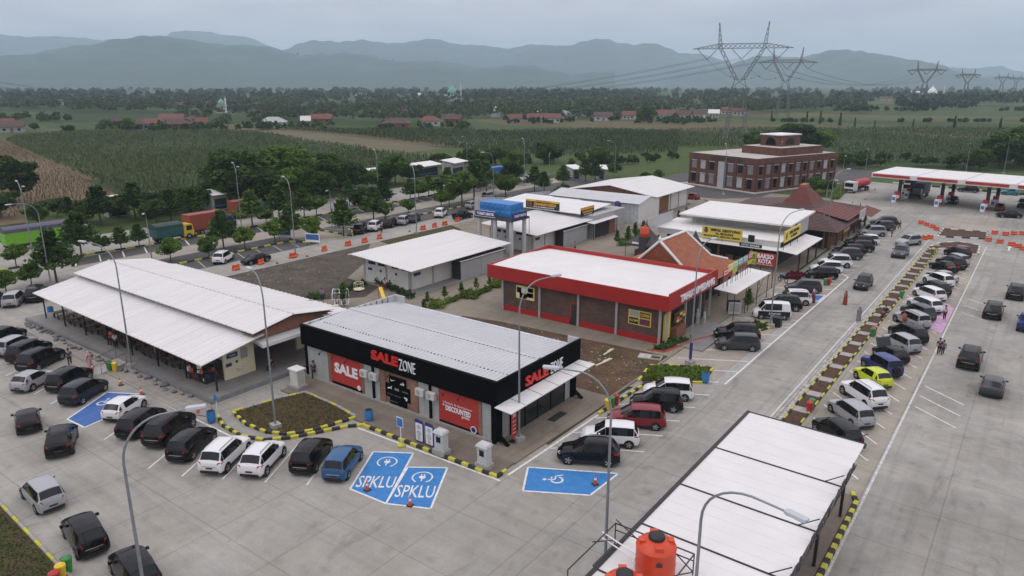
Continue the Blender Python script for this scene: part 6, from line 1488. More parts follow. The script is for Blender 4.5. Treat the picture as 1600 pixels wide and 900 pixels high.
# opened bonnet on the dark old hatchback beside the navy off-roader
hb = cars['N75']
bo = MB().slab4((-.75, .0, 0), (.75, .0, 0), (.75, 1.0, .02), (-.75, 1.0, .02), .03)
o = bo.build('raised_bonnet', 'paint_slate', None)
car75 = [x for x in sc.objects if x.get('label', '').startswith('black hatchback, sixth from the near canopy')]
par = car75[0] if car75 else None
o.location = (0, .98, .98); o.rotation_euler = (R(62), 0, 0)
if par is not None: own(o, par)
# black lower half and lettering on the white van
vanobj = [x for x in sc.objects if 'white van' in x.get('label', '')][0]
for sx in (1, -1): MB().box(min(sx * .80, sx * .852), max(sx * .80, sx * .852), -1.9, 1.6, .32, .98).build('dark_side_panel', 'trim_black', vanobj)
lettering('side_lettering', 'SIGNATURE', 'letter_white', vanobj, (-.856, -.2, .72), -90, .2, 1.3, .01, .004); lettering('side_lettering', 'COFFEE', 'letter_white', vanobj, (-.856, -.2, .48), -90, .14, .8, .01, .004)

# ---------------------------------------------------------------- lorries
def wheelset(t, xs, ys, r=.5, w_=.3):
    for y in ys:
        for x in xs:
            m = MB(); n_ = 16; m.add([(xx, y + r * math.cos(2 * math.pi * k / n_), r + r * math.sin(2 * math.pi * k / n_)) for xx in (x - w_ / 2, x + w_ / 2) for k in range(n_)], [tuple(range(n_)), tuple(range(2 * n_ - 1, n_ - 1, -1))] + [(k, n_ + k, n_ + (k + 1) % n_, (k + 1) % n_) for k in range(n_)])
            wv = m.build('wheel', 'tyre', t); MB().box(x - w_ / 2 - .01, x + w_ / 2 + .01, y - .2, y + .2, r - .2, r + .2).build('rim', 'rim', wv)
def lorry(lab, loc, rz, box, cab, L=8.0, Hh=2.6, kind='ribs', tarp=None, W=2.4):
    t = thing('lorry', lab, 'truck', loc, rz)
    MB().box(-.45, .45, -L / 2, L / 2 + 1.8, .6, .95).build('chassis', 'dark_steel', t)
    c = MB(); y0 = L / 2 + .15
    prof = [(0, .55), (1.75, .55), (1.85, 1.2), (1.6, 2.5), (.1, 2.6), (0, 2.5)]
    c.add([(x, y0 + a, b) for x in (-W * .46, W * .46) for a, b in prof], [tuple(range(6)), tuple(range(11, 5, -1))] + [(k, 6 + k, 6 + (k + 1) % 6, (k + 1) % 6) for k in range(6)])
    cb = c.build('cab', cab, t)
    MB().add([(-W * .42, y0 + 1.80, 1.5), (W * .42, y0 + 1.80, 1.5), (W * .40, y0 + 1.63, 2.35), (-W * .40, y0 + 1.63, 2.35)], [(0, 1, 2, 3)]).build('windscreen', 'glass_dark', t)
    for sx in (1, -1): MB().box(min(sx * W * .455, sx * W * .465), max(sx * W * .455, sx * W * .465), y0 + .5, y0 + 1.5, 1.5, 2.3).build('side_window', 'glass_dark', t)
    bz = 1.0
    bx = MB().box(-W / 2, W / 2, -L / 2, L / 2, bz, bz + Hh).build('cargo_body', box, t)
    if kind == 'ribs':
        for k in range(int(L / .5)):
            y = -L / 2 + .2 + k * .5
            for sx in (1, -1): MB().box(min(sx * W / 2, sx * (W / 2 + .05)), max(sx * W / 2, sx * (W / 2 + .05)), y, y + .1, bz, bz + Hh).build('rib', box, bx)
    if tarp:
        m = MB(); m.add([(x, y, z) for y in (-L / 2 - .05, L / 2 + .05) for x, z in ((-W / 2 - .06, bz + Hh - .5), (-W / 2 - .06, bz + Hh + .06), (-W * .2, bz + Hh + .35), (W * .2, bz + Hh + .35), (W / 2 + .06, bz + Hh + .06), (W / 2 + .06, bz + Hh - .5))], [(k, k + 1, 7 + k, 6 + k) for k in range(5)] + [(5, 4, 3, 2, 1, 0), (6, 7, 8, 9, 10, 11)])
        m.build('tarpaulin', tarp, t)
    wheelset(t, (-W * .42, W * .42), (-L / 2 + 1.0, -L / 2 + 2.2, L / 2 + 1.0))
    return t
mat('lorry_green', (.17, .42, .03), .5, var=.1); mat('tarp_purple', (.10, .09, .13), .7, var=.2); mat('lorry_teal', (.02, .10, .10), .5); mat('lorry_yellow', (.6, .42, .03), .5); mat('container_red', (.27, .062, .038), .55, var=.1); mat('lorry_blue', (.03, .12, .36), .5); mat('tarp_dark', (.03, .06, .05), .7, var=.2)
lorry('bright green lorry with purple-grey tarpaulin top on the upper left road', g(66, 384) + (0,), -2, 'lorry_green', 'paint_white', 10.5, 2.4, tarp='tarp_purple')
lorry('green lorry half hidden at the left edge behind the other one', (-131, 22, 0), -2, 'lorry_green', 'paint_white', 9.5, 2.2, tarp='tarp_purple')
lorry('dark teal lorry with yellow cab behind roadside trees', g(262, 377) + (0,), 0, 'lorry_teal', 'lorry_yellow', 4.6, 1.8, tarp='tarp_dark')
lorry('lorry with long red container behind the roadside trees, left one', g(322, 364) + (0,), 0, 'container_red', 'paint_navy', 7.0, 2.7)
lorry('lorry with red container partly hidden by trees, right one', (-126.5, 82.0, 0), 0, 'container_red', 'lorry_blue', 5.0, 2.5)
lorry('dark green covered lorry under a large tree on the far road', g(575, 318) + (0,), 0, 'lorry_teal', 'lorry_blue', 8.0, 2.4, tarp='tarp_dark')
lorry('blue lorry far up the truck road near the white stalls', (-124.0, 160, 0), 0, 'lorry_blue', 'lorry_blue', 6.0, 2.2)
lorry('dark box lorry refuelling under the filling canopy', (-23.5, 192, 0), 175, 'tarp_purple', 'paint_slate', 6.5, 2.4, kind='plain')
bs_ = lorry('dark coach standing at the pumps under the filling canopy', (-26.0, 199, 0), 175, 'paint_black', 'paint_white', 7.5, 2.5, kind='plain')
tt = thing('tanker_lorry', 'white and red fuel tanker lorry at the left entrance of the filling station', 'truck', g(1338, 299) + (0,), 168)
MB().box(-.5, .5, -5, 4.6, .6, .95).build('chassis', 'dark_steel', tt)
m = MB(); n_ = 18; m.add([(1.15 * math.cos(2 * math.pi * k / n_), y, 2.0 + .95 * math.sin(2 * math.pi * k / n_)) for y in (-5, 2.0) for k in range(n_)], [tuple(range(n_)), tuple(range(2 * n_ - 1, n_ - 1, -1))] + [(k, n_ + k, n_ + (k + 1) % n_, (k + 1) % n_) for k in range(n_)]); m.build('tank', 'red_paint', tt, smooth=40)
MB().box(-1.16, 1.16, 2.2, 4.4, .55, 2.7).build('cab', 'paint_white', tt); MB().box(-1.0, 1.0, 4.4, 4.42, 1.5, 2.4).build('windscreen', 'glass_dark', tt); MB().box(-1.1, 1.1, 4.4, 4.46, .6, 1.0).build('bumper', 'trim_black', tt)
wheelset(tt, (-1, 1), (-4, -2.8, 3.4))
# ================================================================== STREET FURNITURE
def lamp(base, rz, lab, h=12.0, arm=2.6, double=False, scale=1.0, banner=None, name='street_lamp'):
    """curved-arm lamp; arm reaches out along local +x"""
    t = thing(name, lab, 'street lamp', base if len(base) == 3 else base + (0,), rz, 'street lamps of the rest area')
    MB().box(-.35, .35, -.35, .35, 0, .45).build('base', 'kerb_grey', t)
    MB().tube([(0, 0, .4), (0, 0, h * .5), (0, 0, h * .80)], [.088, .072, .058], 8).build('pole', 'pole_grey', t, smooth=50)
    for s in ((1, -1) if double else (1,)):
        n = 9; pts = []
        for k in range(n + 1):
            a = R(90 * k / n); pts.append((s * arm * .72 * (1 - math.cos(a)), 0, h * .80 + h * .17 * math.sin(a)))
        pts.append((s * arm, 0, h * .975))
        MB().tube(pts, [.058 - .018 * k / (n + 1) for k in range(n + 2)], 7).build('arm', 'pole_grey', t, smooth=50)
        hd = MB()
        x0, x1 = (arm - .05) * s, (arm + .75) * s; z = h * .975
        hd.add([(x0, -.09, z - .02), (x0 + .12 * s, -.17, z - .03), (x1, -.16, z + .02), (x1 + .05 * s, 0, z + .02), (x1, .16, z + .02), (x0 + .12 * s, .17, z - .03), (x0, .09, z - .02),
                (x0, -.07, z + .07), (x0 + .12 * s, -.14, z + .09), (x1, -.13, z + .10), (x1 + .03 * s, 0, z + .10), (x1, .13, z + .10), (x0 + .12 * s, .14, z + .09), (x0, .07, z + .07)],
               [tuple(range(7)), tuple(range(13, 6, -1))] + [(k, 7 + k, 7 + (k + 1) % 7, (k + 1) % 7) for k in range(7)])
        ho = hd.build('lamp_head', 'lamp_white', t)
        MB().obox(((x0 + x1) / 2 + .15 * s, 0, z - .02), (.45, .26, .03)).build('lens', 'lens', ho)
    if banner: MB().box(-.09, .09, -.11, .11, banner, banner + 1.6).build('wrap', 'navy', t)
    return t
def ang_to(bx, by, px, py, z): 
    x, y = g(px, py, z); return math.degrees(math.atan2(y - by, x - bx)), math.hypot(x - bx, y - by)
def lamp_px(bpx, head, lab, h=12.0, arm=None, **k):
    b = g(*bpx); a, d = ang_to(b[0], b[1], head[0], head[1], h * .975); return lamp(b, a, lab, h, arm or min(3.4, max(1.6, d)), **k)
lamp((-29.6, 12.3), 55, 'street lamp at lower left whose pole crosses the black minivan', 12.4, 2.7)
lamp((-15.3, 28.8), 207, 'street lamp rising from the bottom edge beside the wheelchair bay', 12.5, 2.6)
lamp((-8.6, 23.8), -16, 'street lamp in front of the near white canopy', 11.8, 3.4)
for bp, hd, lab, kw in (((206, 575), (122, 377), 'street lamp beside the food hall gangway', dict(h=12.0)), ((431, 670), (392, 421), 'street lamp in the planted bed before the food hall', dict(h=12.6)),
        ((811, 690), (862, 432), 'street lamp at the right corner of the black shop', dict(h=12.6)), ((1078, 570), (1112, 374), 'street lamp in the green bed with a blue wrap', dict(h=12.0, banner=.6)),
        ((1203, 512), (1262, 326), 'street lamp beside the white van', dict(h=12.8)), ((1290, 384), (1337, 263), 'street lamp before the dark tiled hall, taller arm of two', dict(h=12.5)), ((1283, 378), (1310, 283), 'second street lamp before the dark tiled hall', dict(h=11.0)),
        ((80, 446), (14, 320), 'street lamp left of the food hall roof tip', dict(h=11.5)), ((54, 412), (14, 274), 'street lamp by the green lorry at far left', dict(h=12.0, double=True)), ((238, 410), (220, 342), 'street lamp behind the food hall by a round tree', dict(h=8.0)),
        ((378, 360), (353, 247), 'street lamp beside the red containers', dict(h=12, double=True)), ((462, 400), (433, 272), 'street lamp by the puddle on the asphalt', dict(h=12)), ((519, 356), (507, 302), 'short street lamp left of the far asphalt bays', dict(h=7.5)),
        ((592, 322), (576, 229), 'street lamp behind the covered lorry', dict(h=12)), ((651, 366), (632, 251), 'street lamp behind the toilet block', dict(h=12)), ((771, 312), (756, 238), 'street lamp above the blue water tank', dict(h=11)),
        ((819, 290), (806, 211), 'street lamp beyond the eatery roof, left', dict(h=12)), ((960, 283), (956, 220), 'street lamp beyond the warehouse roof', dict(h=11)), ((730, 270), (715, 215), 'far street lamp at the edge of the field', dict(h=11)),
        ((858, 274), (856, 252), 'low double street lamp beyond the eatery', dict(h=6, double=True)), ((1350, 283), (1356, 240), 'street lamp left of the filling canopy', dict(h=9)), ((1215, 293), (1222, 236), 'street lamp before the brick office', dict(h=12)),
        ((1293, 283), (1310, 263), 'street lamp at the right corner of the brick office', dict(h=6)), ((1312, 308), (1332, 262), 'street lamp at the entrance verge of the filling station', dict(h=10)), ((203, 327), (205, 300), 'short lamp among the far left trees', dict(h=6)),
        ((1130, 305), (1134, 225), 'street lamp in front of the brick office left face', dict(h=12)), ((1509, 270), (1511, 243), 'thin pole lamp behind the filling canopy, left', dict(h=9)), ((1568, 272), (1572, 230), 'thin pole lamp behind the filling canopy, right', dict(h=11))):
    lamp_px(bp, hd, lab, **kw)
# water-filled orange barriers
def barrier_proto():
    t = thing('road_barrier', '', 'barrier')
    m = MB(); pr = [(-.24, 0), (-.24, .22), (-.10, .42), (-.08, .88), (.08, .88), (.10, .42), (.24, .22), (.24, 0)]
    m.add([(x, a, b) for x in (-.72, .72) for a, b in pr], [tuple(range(8)), tuple(range(15, 7, -1))] + [(k, 8 + k, 8 + (k + 1) % 8, (k + 1) % 8) for k in range(8)])
    m.build('body', 'orange_plastic', t)
    for x in (-.5, .5): MB().box(x - .12, x + .12, -.09, .09, .88, .98).build('lug', 'orange_plastic', t)
    MB().box(-.4, .4, -.26, -.245, .02, .12).box(-.4, .4, .245, .26, .02, .12).build('slot', 'trim_black', t)
    return t
bp_ = barrier_proto(); first = True
BL = [(369, 422), (408, 413), (458, 403), (507, 392), (544, 384), (570, 379), (593, 373), (661, 359), (679, 355), (695, 352), (715, 346)]
BR = [(1439, 350), (1448, 353), (1457, 356), (1463, 360), (1437, 375), (1445, 374), (1453, 373), (1554, 366), (1571, 368), (1584, 367), (1597, 367), (1544, 377), (1562, 380), (1580, 384), (1590, 387), (1599, 391)]
for i, p in enumerate(BL + BR):
    t = bp_ if first else copy_tree(bp_); first = False
    left = i < len(BL); x, y = g(*p); t.location = (x, y, .004 if left else 0)
    t.rotation_euler = (0, 0, R((100 if left else (150 if i < len(BL) + 7 else 15)) + random.uniform(-12, 12)))
    t.scale = ((.85 if left else .7),) * 3
    tag(t, 'orange plastic road barrier, %s from the %s' % ((ORD[i], 'left along the upper left lane') if left else (ORD[i - len(BL)], 'left at the head of the median')), 'barrier', 'orange road barriers')
def cone_proto():
    t = thing('traffic_cone', '', 'cone'); MB().box(-.19, .19, -.19, .19, 0, .04).build('base', 'trim_black', t)
    MB().lathe([(.14, .04), (.085, .34)], 12).lathe([(.062, .5), (.03, .72)], 12).build('body', 'orange_plastic', t); MB().lathe([(.0855, .34), (.0615, .5)], 12).build('band', 'sign_white', t); return t
cp_ = cone_proto(); first = True
for p, lab in (((574, 766), 'on the left charging bay lettering'), ((641, 790), 'on the right charging bay lettering'), ((930, 757), 'on the blue wheelchair bay beside the black shop'), ((189, 602), 'beside the blue bay before the food hall'), ((145, 579), 'near the food hall gangway'), ((221, 617), 'at the corner of the blue bay by the white hatchback'),
               ((310, 646), 'on the kerb left of the planted bed'), ((433, 412), 'between two orange barriers on the upper left lane, left'), ((480, 401), 'between two orange barriers by the puddle'), ((388, 588), 'at the yellow end wall of the food hall'), ((1298, 441), 'beside the green bin on the roadside row'), ((640, 362), 'between barriers behind the toilet block'), ((1367, 297), 'left of the fuel pumps'), ((1332, 317), 'on the filling station entrance, nearest'), ((1352, 312), 'on the filling station entrance, middle')):
    t = cp_ if first else copy_tree(cp_); first = False; x, y = g(*p); t.location = (x, y, .02); t.rotation_euler = (0, 0, R(random.uniform(0, 90)))
    tag(t, 'orange and white traffic cone ' + lab, 'cone', 'traffic cones')
def bins(p, rz, lab, cols=('green_plastic', 'yellow_plastic', 'red_paint')):
    x, y = g(*p)
    for i, c in enumerate(cols):
        t = thing('litter_bin', '%s litter bin %s' % ({'green_plastic': 'green', 'yellow_plastic': 'yellow', 'red_paint': 'red', 'blue_plastic': 'blue'}[c], lab), 'bin', (x + i * .62 * math.cos(R(rz)), y + i * .62 * math.sin(R(rz)), .02), rz, 'litter bins')
        MB().lathe([(.20, 0), (.26, .72), (.28, .74), (.28, .78)], 10).build('body', c, t); MB().lathe([(.29, .78), (.27, .86), (.12, .96)], 10).build('lid', c, t); MB().box(-.1, .1, -.285, -.25, .8, .86).build('flap', 'trim_black', t)
bins((107, 893), -50, 'at the grass corner at lower left'); bins((949, 640), 85, 'at the kerb beside the red minivan', ('yellow_plastic', 'green_plastic', 'red_paint')); bins((1264, 644), 90, 'on the median beside the near canopy', ('red_paint', 'green_plastic'))
bins((1363, 526), 90, 'on the median beside the dark hatchback', ('green_plastic', 'red_paint')); bins((1408, 466), 90, 'on the median before the white van row', ('green_plastic',)); bins((1456, 398), 90, 'at the far end of the median', ('green_plastic', 'yellow_plastic', 'red_paint')); bins((1289, 446), 60, 'at the lamp post on the roadside row', ('green_plastic', 'red_paint'))
bins((172, 580), 20, 'beside the food hall gangway', ('green_plastic', 'yellow_plastic'))
for p, lab in (((331, 660), 'left of the planted bed'), ((577, 658), 'on the pavement right of the planted bed'), ((80, 492), 'at the far left end of the food hall'), ((1102, 598), 'at the corner of the green bed')):
    t = thing('litter_bin', 'blue barrel litter bin ' + lab, 'bin', g(*p) + (.12,), 0, 'blue barrel bins'); MB().lathe([(.30, 0), (.33, .1), (.33, .4), (.35, .44), (.33, .48), (.32, .85)], 12).build('body', 'blue_plastic', t); MB().lathe([(.29, .845), (.29, .86)], 12).build('liner', 'trim_black', t)
t = thing('litter_bin', 'square black bin beside the lamp post by the white van', 'bin', g(1214, 510) + (0,)); MB().box(-.4, .4, -.4, .4, 0, 1.0).build('body', 'trim_black', t); MB().box(-.43, .43, -.43, .43, 1.0, 1.08).build('lid', 'black_metal', t)
# EV charger cabinets and signs on the pavement
for p, lab in (((690, 710), 'grey charger cabinet on the kerb behind the right charging bay'), ((757, 732), 'grey charger cabinet on a stone base at the pavement corner')):
    t = thing('charger_cabinet', lab, 'cabinet', g(*p) + (.1,), 0, 'charger cabinets'); MB().box(-.55, .55, -.4, .4, 0, .35).build('base', 'kerb_grey', t); MB().box(-.4, .4, -.3, .3, .35, 1.65).build('body', 'grey_box', t)
    MB().add([(-.48, -.42, 1.65), (.48, -.42, 1.65), (.48, .38, 1.65), (-.48, .38, 1.65), (-.4, -.3, 1.82), (.4, -.3, 1.82), (.4, .3, 1.82), (-.4, .3, 1.82)], [(3, 2, 1, 0), (4, 5, 6, 7), (0, 1, 5, 4), (1, 2, 6, 5), (2, 3, 7, 6), (3, 0, 4, 7)]).build('hood', 'grey_box', t); MB().box(-.2, .2, -.315, -.3, .95, 1.4).build('screen', 'glass_dark', t)
t = thing('information_panel', 'pair of rounded white panels with navy frames behind the charging bays', 'sign', g(664, 697) + (.1,), 0)
for dx in (-.5, .5):
    q = MB(); pts = [(-.42, 0), (.42, 0), (.42, 1.5), (.30, 1.72), (-.30, 1.78), (-.42, 1.7)]
    q.add([(dx + a, y, b + .1) for y in (-.04, .04) for a, b in pts], [tuple(range(6)), tuple(range(11, 5, -1))] + [(k, 6 + k, 6 + (k + 1) % 6, (k + 1) % 6) for k in range(6)]); f = q.build('frame', 'navy', t)
    MB().box(dx - .34, dx + .34, -.055, -.041, .2, 1.6).build('face', 'sign_white', f)
    for z, s in ((1.3, .2), (.8, .24), (.42, .16)):
        m = MB(); m.add([(dx + s * math.cos(R(36 * k)), -.06, z + s * math.sin(R(36 * k))) for k in range(10)], [tuple(range(10))]); m.build('picture', 'grey_box', f)
t = thing('parking_sign', 'small blue sign on a thin post behind the charging bays', 'sign', g(627, 697) + (.0,)); MB().tube([(0, 0, 0), (0, 0, 2.2)], .035, 6).build('post', 'sign_white', t); MB().box(-.32, .32, -.05, -.02, 1.55, 2.3).build('panel', 'sign_white', t); MB().box(-.28, .28, -.06, -.051, 1.6, 2.25).build('face', 'bay_blue', t); MB().lathe([(.3, 0), (.32, .12), (.1, .25)], 10).build('foot', 'kerb_yellow', t)
t = thing('parking_sign', 'small blue sign on a white post left of the planted bed', 'sign', g(341, 655) + (.0,)); MB().tube([(0, 0, 0), (0, 0, 2.0)], .035, 6).build('post', 'sign_white', t); MB().box(-.2, .2, -.05, -.02, 1.6, 2.1).build('face', 'bay_blue', t)
# advertising boards on the upper left road
for p, lab in (((445, 375), 'blue and white board on the kerb under roadside trees'), ((489, 383), 'white and blue board at the tip of the asphalt bays'), ((537, 327), 'blue board on the far road beside a lamp')):
    t = thing('board_sign', lab, 'sign', g(*p) + (.0,), 20); MB().box(-1.3, 1.3, -.05, .05, .5, 1.9).build('panel', 'sign_white', t); MB().box(-1.2, 1.2, -.06, -.051, .9, 1.8).build('face', 'bay_deep', t)
    for x in (-1, 1): MB().tube([(x, .06, 0), (x, .06, 1.8)], .04, 5).build('post', 'dark_steel', t)
t = thing('sandwich_board', 'grey A-frame menu stand in front of the red shop', 'sign', g(1146, 490) + (.0,), 30); MB().box(-.7, .7, -.5, -.44, .1, 1.5).build('frame', 'grey_box', t); MB().box(-.55, .55, -.52, -.50, .4, 1.35).build('face', 'grey_wall', t); MB().box(-.7, .7, .44, .5, .1, 1.5).build('back_frame', 'dark_steel', t)
t = thing('play_sculpture', 'pair of pale sculpted figures before the red shop', 'statue', g(1089, 506) + (.1,)); MB().lathe([(.25, 0), (.2, .5), (.28, 1.0), (.15, 1.3), (.2, 1.5), (.05, 1.7)], 10).build('figure', 'pale_stone', t, smooth=50); MB().lathe([(.2, 0), (.18, .4), (.22, .8), (.12, 1.0), (.16, 1.2), (.04, 1.4)], 10, (.7, .2)).build('figure', 'pale_stone', t, smooth=50)
# playground
t = thing('slide', 'yellow playground slide behind the black shop', 'slide', g(598, 470) + (.1,), 60); MB().slab4((-.22, -1.1, .2), (.22, -1.1, .2), (.22, 1.0, 1.4), (-.22, 1.0, 1.4), .05).build('chute', 'yellow_plastic', t); MB().tube([(-.22, 1.0, 0), (-.22, 1.0, 1.7)], .03, 6).tube([(.22, 1.0, 0), (.22, 1.0, 1.7)], .03, 6).build('ladder', 'red_paint', t)
t = thing('climbing_dome', 'white and black barrel climbing frame behind the black shop', 'climbing frame', g(533, 478) + (.1,), 40)
for k in range(5): MB().tube([(-.8 + k * .4, 1.0 * math.cos(R(a)), 1.0 + 1.0 * math.sin(R(a))) for a in range(0, 361, 30)], .05, 5).build('hoop', 'sign_white' if k % 2 == 0 else 'trim_black', t)
for a in range(0, 360, 45): MB().tube([(-.8, math.cos(R(a)), 1 + math.sin(R(a))), (.8, math.cos(R(a)), 1 + math.sin(R(a)))], .03, 5).build('bar', 'sign_white', t)
t = thing('roundabout', 'small pale yellow playground roundabout by the toilet block', 'roundabout', g(561, 455) + (.1,)); MB().lathe([(.7, .15), (.7, .25)], 16).build('deck', 'cream_wall', t); MB().tube([(.6 * math.cos(R(a)), .6 * math.sin(R(a)), 1.0) for a in range(0, 361, 30)], .04, 5).build('ring', 'cream_wall', t)
for a in range(0, 360, 60): MB().tube([(.6 * math.cos(R(a)), .6 * math.sin(R(a)), .25), (.6 * math.cos(R(a)), .6 * math.sin(R(a)), 1.0)], .03, 5).build('post', 'cream_wall', t)
# motorcycle by the roadside row
t = thing('motorcycle', 'dark motorcycle parked by the red-leaved bed', 'motorcycle', g(1223, 441) + (.05,), 60)
for y in (-.6, .62):
    MB().tube([(0, y + .28 * math.cos(R(a)), .3 + .28 * math.sin(R(a))) for a in range(0, 361, 30)], .05, 6).build('wheel', 'tyre', t)
MB().box(-.12, .12, -.6, .15, .5, .78).build('body', 'trim_black', t); MB().box(-.13, .13, -.65, .1, .78, .86).build('seat', 'tyre', t); MB().tube([(0, .6, .3), (0, .42, 1.0)], .04, 6).tube([(-.33, .4, 1.02), (.33, .4, 1.02)], .025, 6).build('handlebar', 'chrome', t); MB().box(-.2, .2, .3, .45, .4, .95).build('leg_shield', 'paint_blue', t)
# rubble and timber on the building plot
rb = MB()
for _ in range(260):
    a = random.random(); x, y = random.uniform(-50, -27), random.uniform(50.6, 60.3); s = random.choice([.03, .04, .05, .06, .1]) 
    rb.obox((x, y, .112 + s * .3), (s * random.uniform(1, 2.4), s * random.uniform(.8, 1.6), s * .8), random.uniform(0, 180))
for _ in range(160):
    x, y = random.uniform(-87.5, -74), random.uniform(48, 66); s = random.choice([.03, .05, .07]); rb.obox((x, y, .112 + s * .3), (s * 1.6, s * 1.1, s * .7), random.uniform(0, 180))
tag(rb.build('rubble', 'pale_stone'), kind='stuff')
for a, b, lab in (((943, 557), (958, 548), 'short pale timber beam lying on the earth plot, upper'), ((931, 574), (956, 563), 'longer pale timber beam lying on the earth plot, lower')):
    p, q = g(*a), g(*b); d = Vector(q) - Vector(p); c = (Vector(p) + Vector(q)) / 2
    o = MB().obox((0, 0, .06), (d.length, .12, .1)).obox((d.length * .2, .12, .12), (d.length * .5, .06, .06), 3).build('timber_beam', 'cream_wall', None, loc=(c.x, c.y, .115), rz=math.degrees(math.atan2(d.y, d.x))); tag(o, lab, 'timber')
t = thing('manhole_frame', 'pale square concrete inspection chamber on the earth plot', 'manhole', g(1014, 560) + (.11,), 15); MB().box(-1.0, .2, -.6, .6, 0, .12).build('cover', 'pale_stone', t); MB().box(.25, 1.2, -.55, -.45, 0, .15).box(.25, 1.2, .45, .55, 0, .15).box(1.1, 1.2, -.45, .45, 0, .15).build('rim', 'pale_stone', t)
# ================================================================== PEOPLE
def skin_mesh(name, joints, edges, radii, sub=1):
    me = bpy.data.meshes.new(name); me.from_pydata([tuple(j) for j in joints], edges, [])
    o = bpy.data.objects.new(name, me); COL.objects.link(o)
    o.modifiers.new('s', 'SKIN'); o.modifiers.new('u', 'SUBSURF').levels = sub
    for i, v in enumerate(me.skin_vertices[0].data):
        r = radii[i]; v.radius = r if hasattr(r, '__len__') else (r, r); v.use_root = (i == 0)
    dg = bpy.context.evaluated_depsgraph_get(); dg.update()
    out_ = bpy.data.meshes.new_from_object(o.evaluated_get(dg)); bpy.data.objects.remove(o)
    out_.polygons.foreach_set('use_smooth', [True] * len(out_.polygons)); return out_
def figure(pose):
    """joints of a 1.65 m figure facing +Y"""
    st = {'stand': (.03, -.03, .08, -.05), 'walk': (.26, -.24, -.22, .24), 'sit': (0, 0, .2, .2)}[pose]
    hz = .88 if pose != 'sit' else .45
    J = [(0, 0, hz), (0, .01, hz + .22), (0, 0, hz + .46), (0, .01, hz + .56), (0, .03, hz + .66), (0, .02, hz + .75)]
    Rr = [(.14, .11), (.135, .10), (.15, .10), (.055, .055), (.085, .10), (.07, .08)]
    Ed = [(0, 1), (1, 2), (2, 3), (3, 4), (4, 5)]
    for s, leg, arm in ((1, st[0], st[2]), (-1, st[1], st[3])):
        b = len(J)
        if pose == 'sit': J += [(s * .09, .02, hz), (s * .11, .40, hz + .02), (s * .11, .42, .05), (s * .11, .54, .03)]
        else: J += [(s * .09, 0, hz - .06), (s * .10, leg * .55 + .03, .47), (s * .10, leg, .08), (s * .11, leg + .14, .04)]
        Rr += [.085, .06, .045, .035]; Ed += [(0, b), (b, b + 1), (b + 1, b + 2), (b + 2, b + 3)]
        b = len(J); J += [(s * .19, 0, hz + .46), (s * .23, arm * .4 - .02, hz + .20), (s * .23, arm + .04, hz - .03), (s * .22, arm + .07, hz - .12)]
        Rr += [.06, .045, .035, .03]; Ed += [(2, b), (b, b + 1), (b + 1, b + 2), (b + 2, b + 3)]
    return J, Ed, Rr
PERSON = {}
def person_proto(pose, robe=False):
    J, Ed, Rr = figure(pose)
    body = skin_mesh('person_body', J, Ed, Rr)
    def sub(ids, grow, extra=None):
        m = {a: i for i, a in enumerate(ids)}
        return skin_mesh('c', [J[a] for a in ids], [(m[a], m[b]) for a, b in Ed if a in m and b in m], [((Rr[a][0] + grow, Rr[a][1] + grow) if hasattr(Rr[a], '__len__') else Rr[a] + grow) for a in ids])
    shirt = sub([2, 1, 0, 10, 11, 18, 19], .02); legs = sub([0, 6, 7, 8, 14, 15, 16], .018)
    hair = MB().lathe([(.09, J[4][2] + .02), (.105, J[4][2] + .07), (.095, J[4][2] + .14), (.04, J[4][2] + .185)], 10, (0, J[4][1] - .025)).mesh('hair', 60)
    hands = MB()
    for s, w_ in ((1, 13), (-1, 21)):
        x, y, z = J[w_]
        for k in range(4): hands.tube([(x - .02 * s + .0, y - .03 + k * .02, z), (x - .02 * s, y - .03 + k * .022, z - .07 + abs(k - 1.5) * .008)], [.009, .007], 4)
        hands.tube([(x, y + .03, z + .01), (x - .01 * s, y + .06, z - .03)], [.010, .008], 4)
    face = MB(); hx, hy, hz = J[4]
    for s in (1, -1): face.obox((s * .032, hy + .098, hz + .03), (.02, .012, .012))
    face.obox((0, hy + .108, hz), (.018, .03, .03)).obox((0, hy + .098, hz - .04), (.04, .01, .01))
    return body, shirt, legs, hair, hands.mesh('hands'), face.mesh('face')
def robe_mesh(): 
    return MB().lathe([(.27, .02), (.25, .4), (.20, .9), (.20, 1.2), (.22, 1.33), (.10, 1.42)], 14).mesh('robe', 60), MB().lathe([(.20, 1.18), (.21, 1.30), (.13, 1.42), (.12, 1.50), (.125, 1.60), (.09, 1.70), (.02, 1.74)], 12).mesh('scarf', 60)
for ps in ('stand', 'walk', 'sit'): PERSON[ps] = person_proto(ps)
ROBE = robe_mesh()
def person(p, pose, rz, shirt, legs, lab, scale=1.0, z=0.02, robe=None, site=None):
    b, s, l, h, hd, fc = PERSON[pose]; x, y = site or g(*p)
    t = thing('person', lab, 'person', (x, y, z), rz, 'people at the rest area'); t.scale = (scale,) * 3
    bo = link('body', b, 'skin', t); link('hands', hd, 'skin', bo); link('face', fc, 'hair', bo)
    if robe: link('robe', ROBE[0], robe, t); link('headscarf', ROBE[1], shirt, t)
    else: link('shirt', s, shirt, t); link('trousers', l, legs, t); link('hair', h, 'hair', t)
    return t
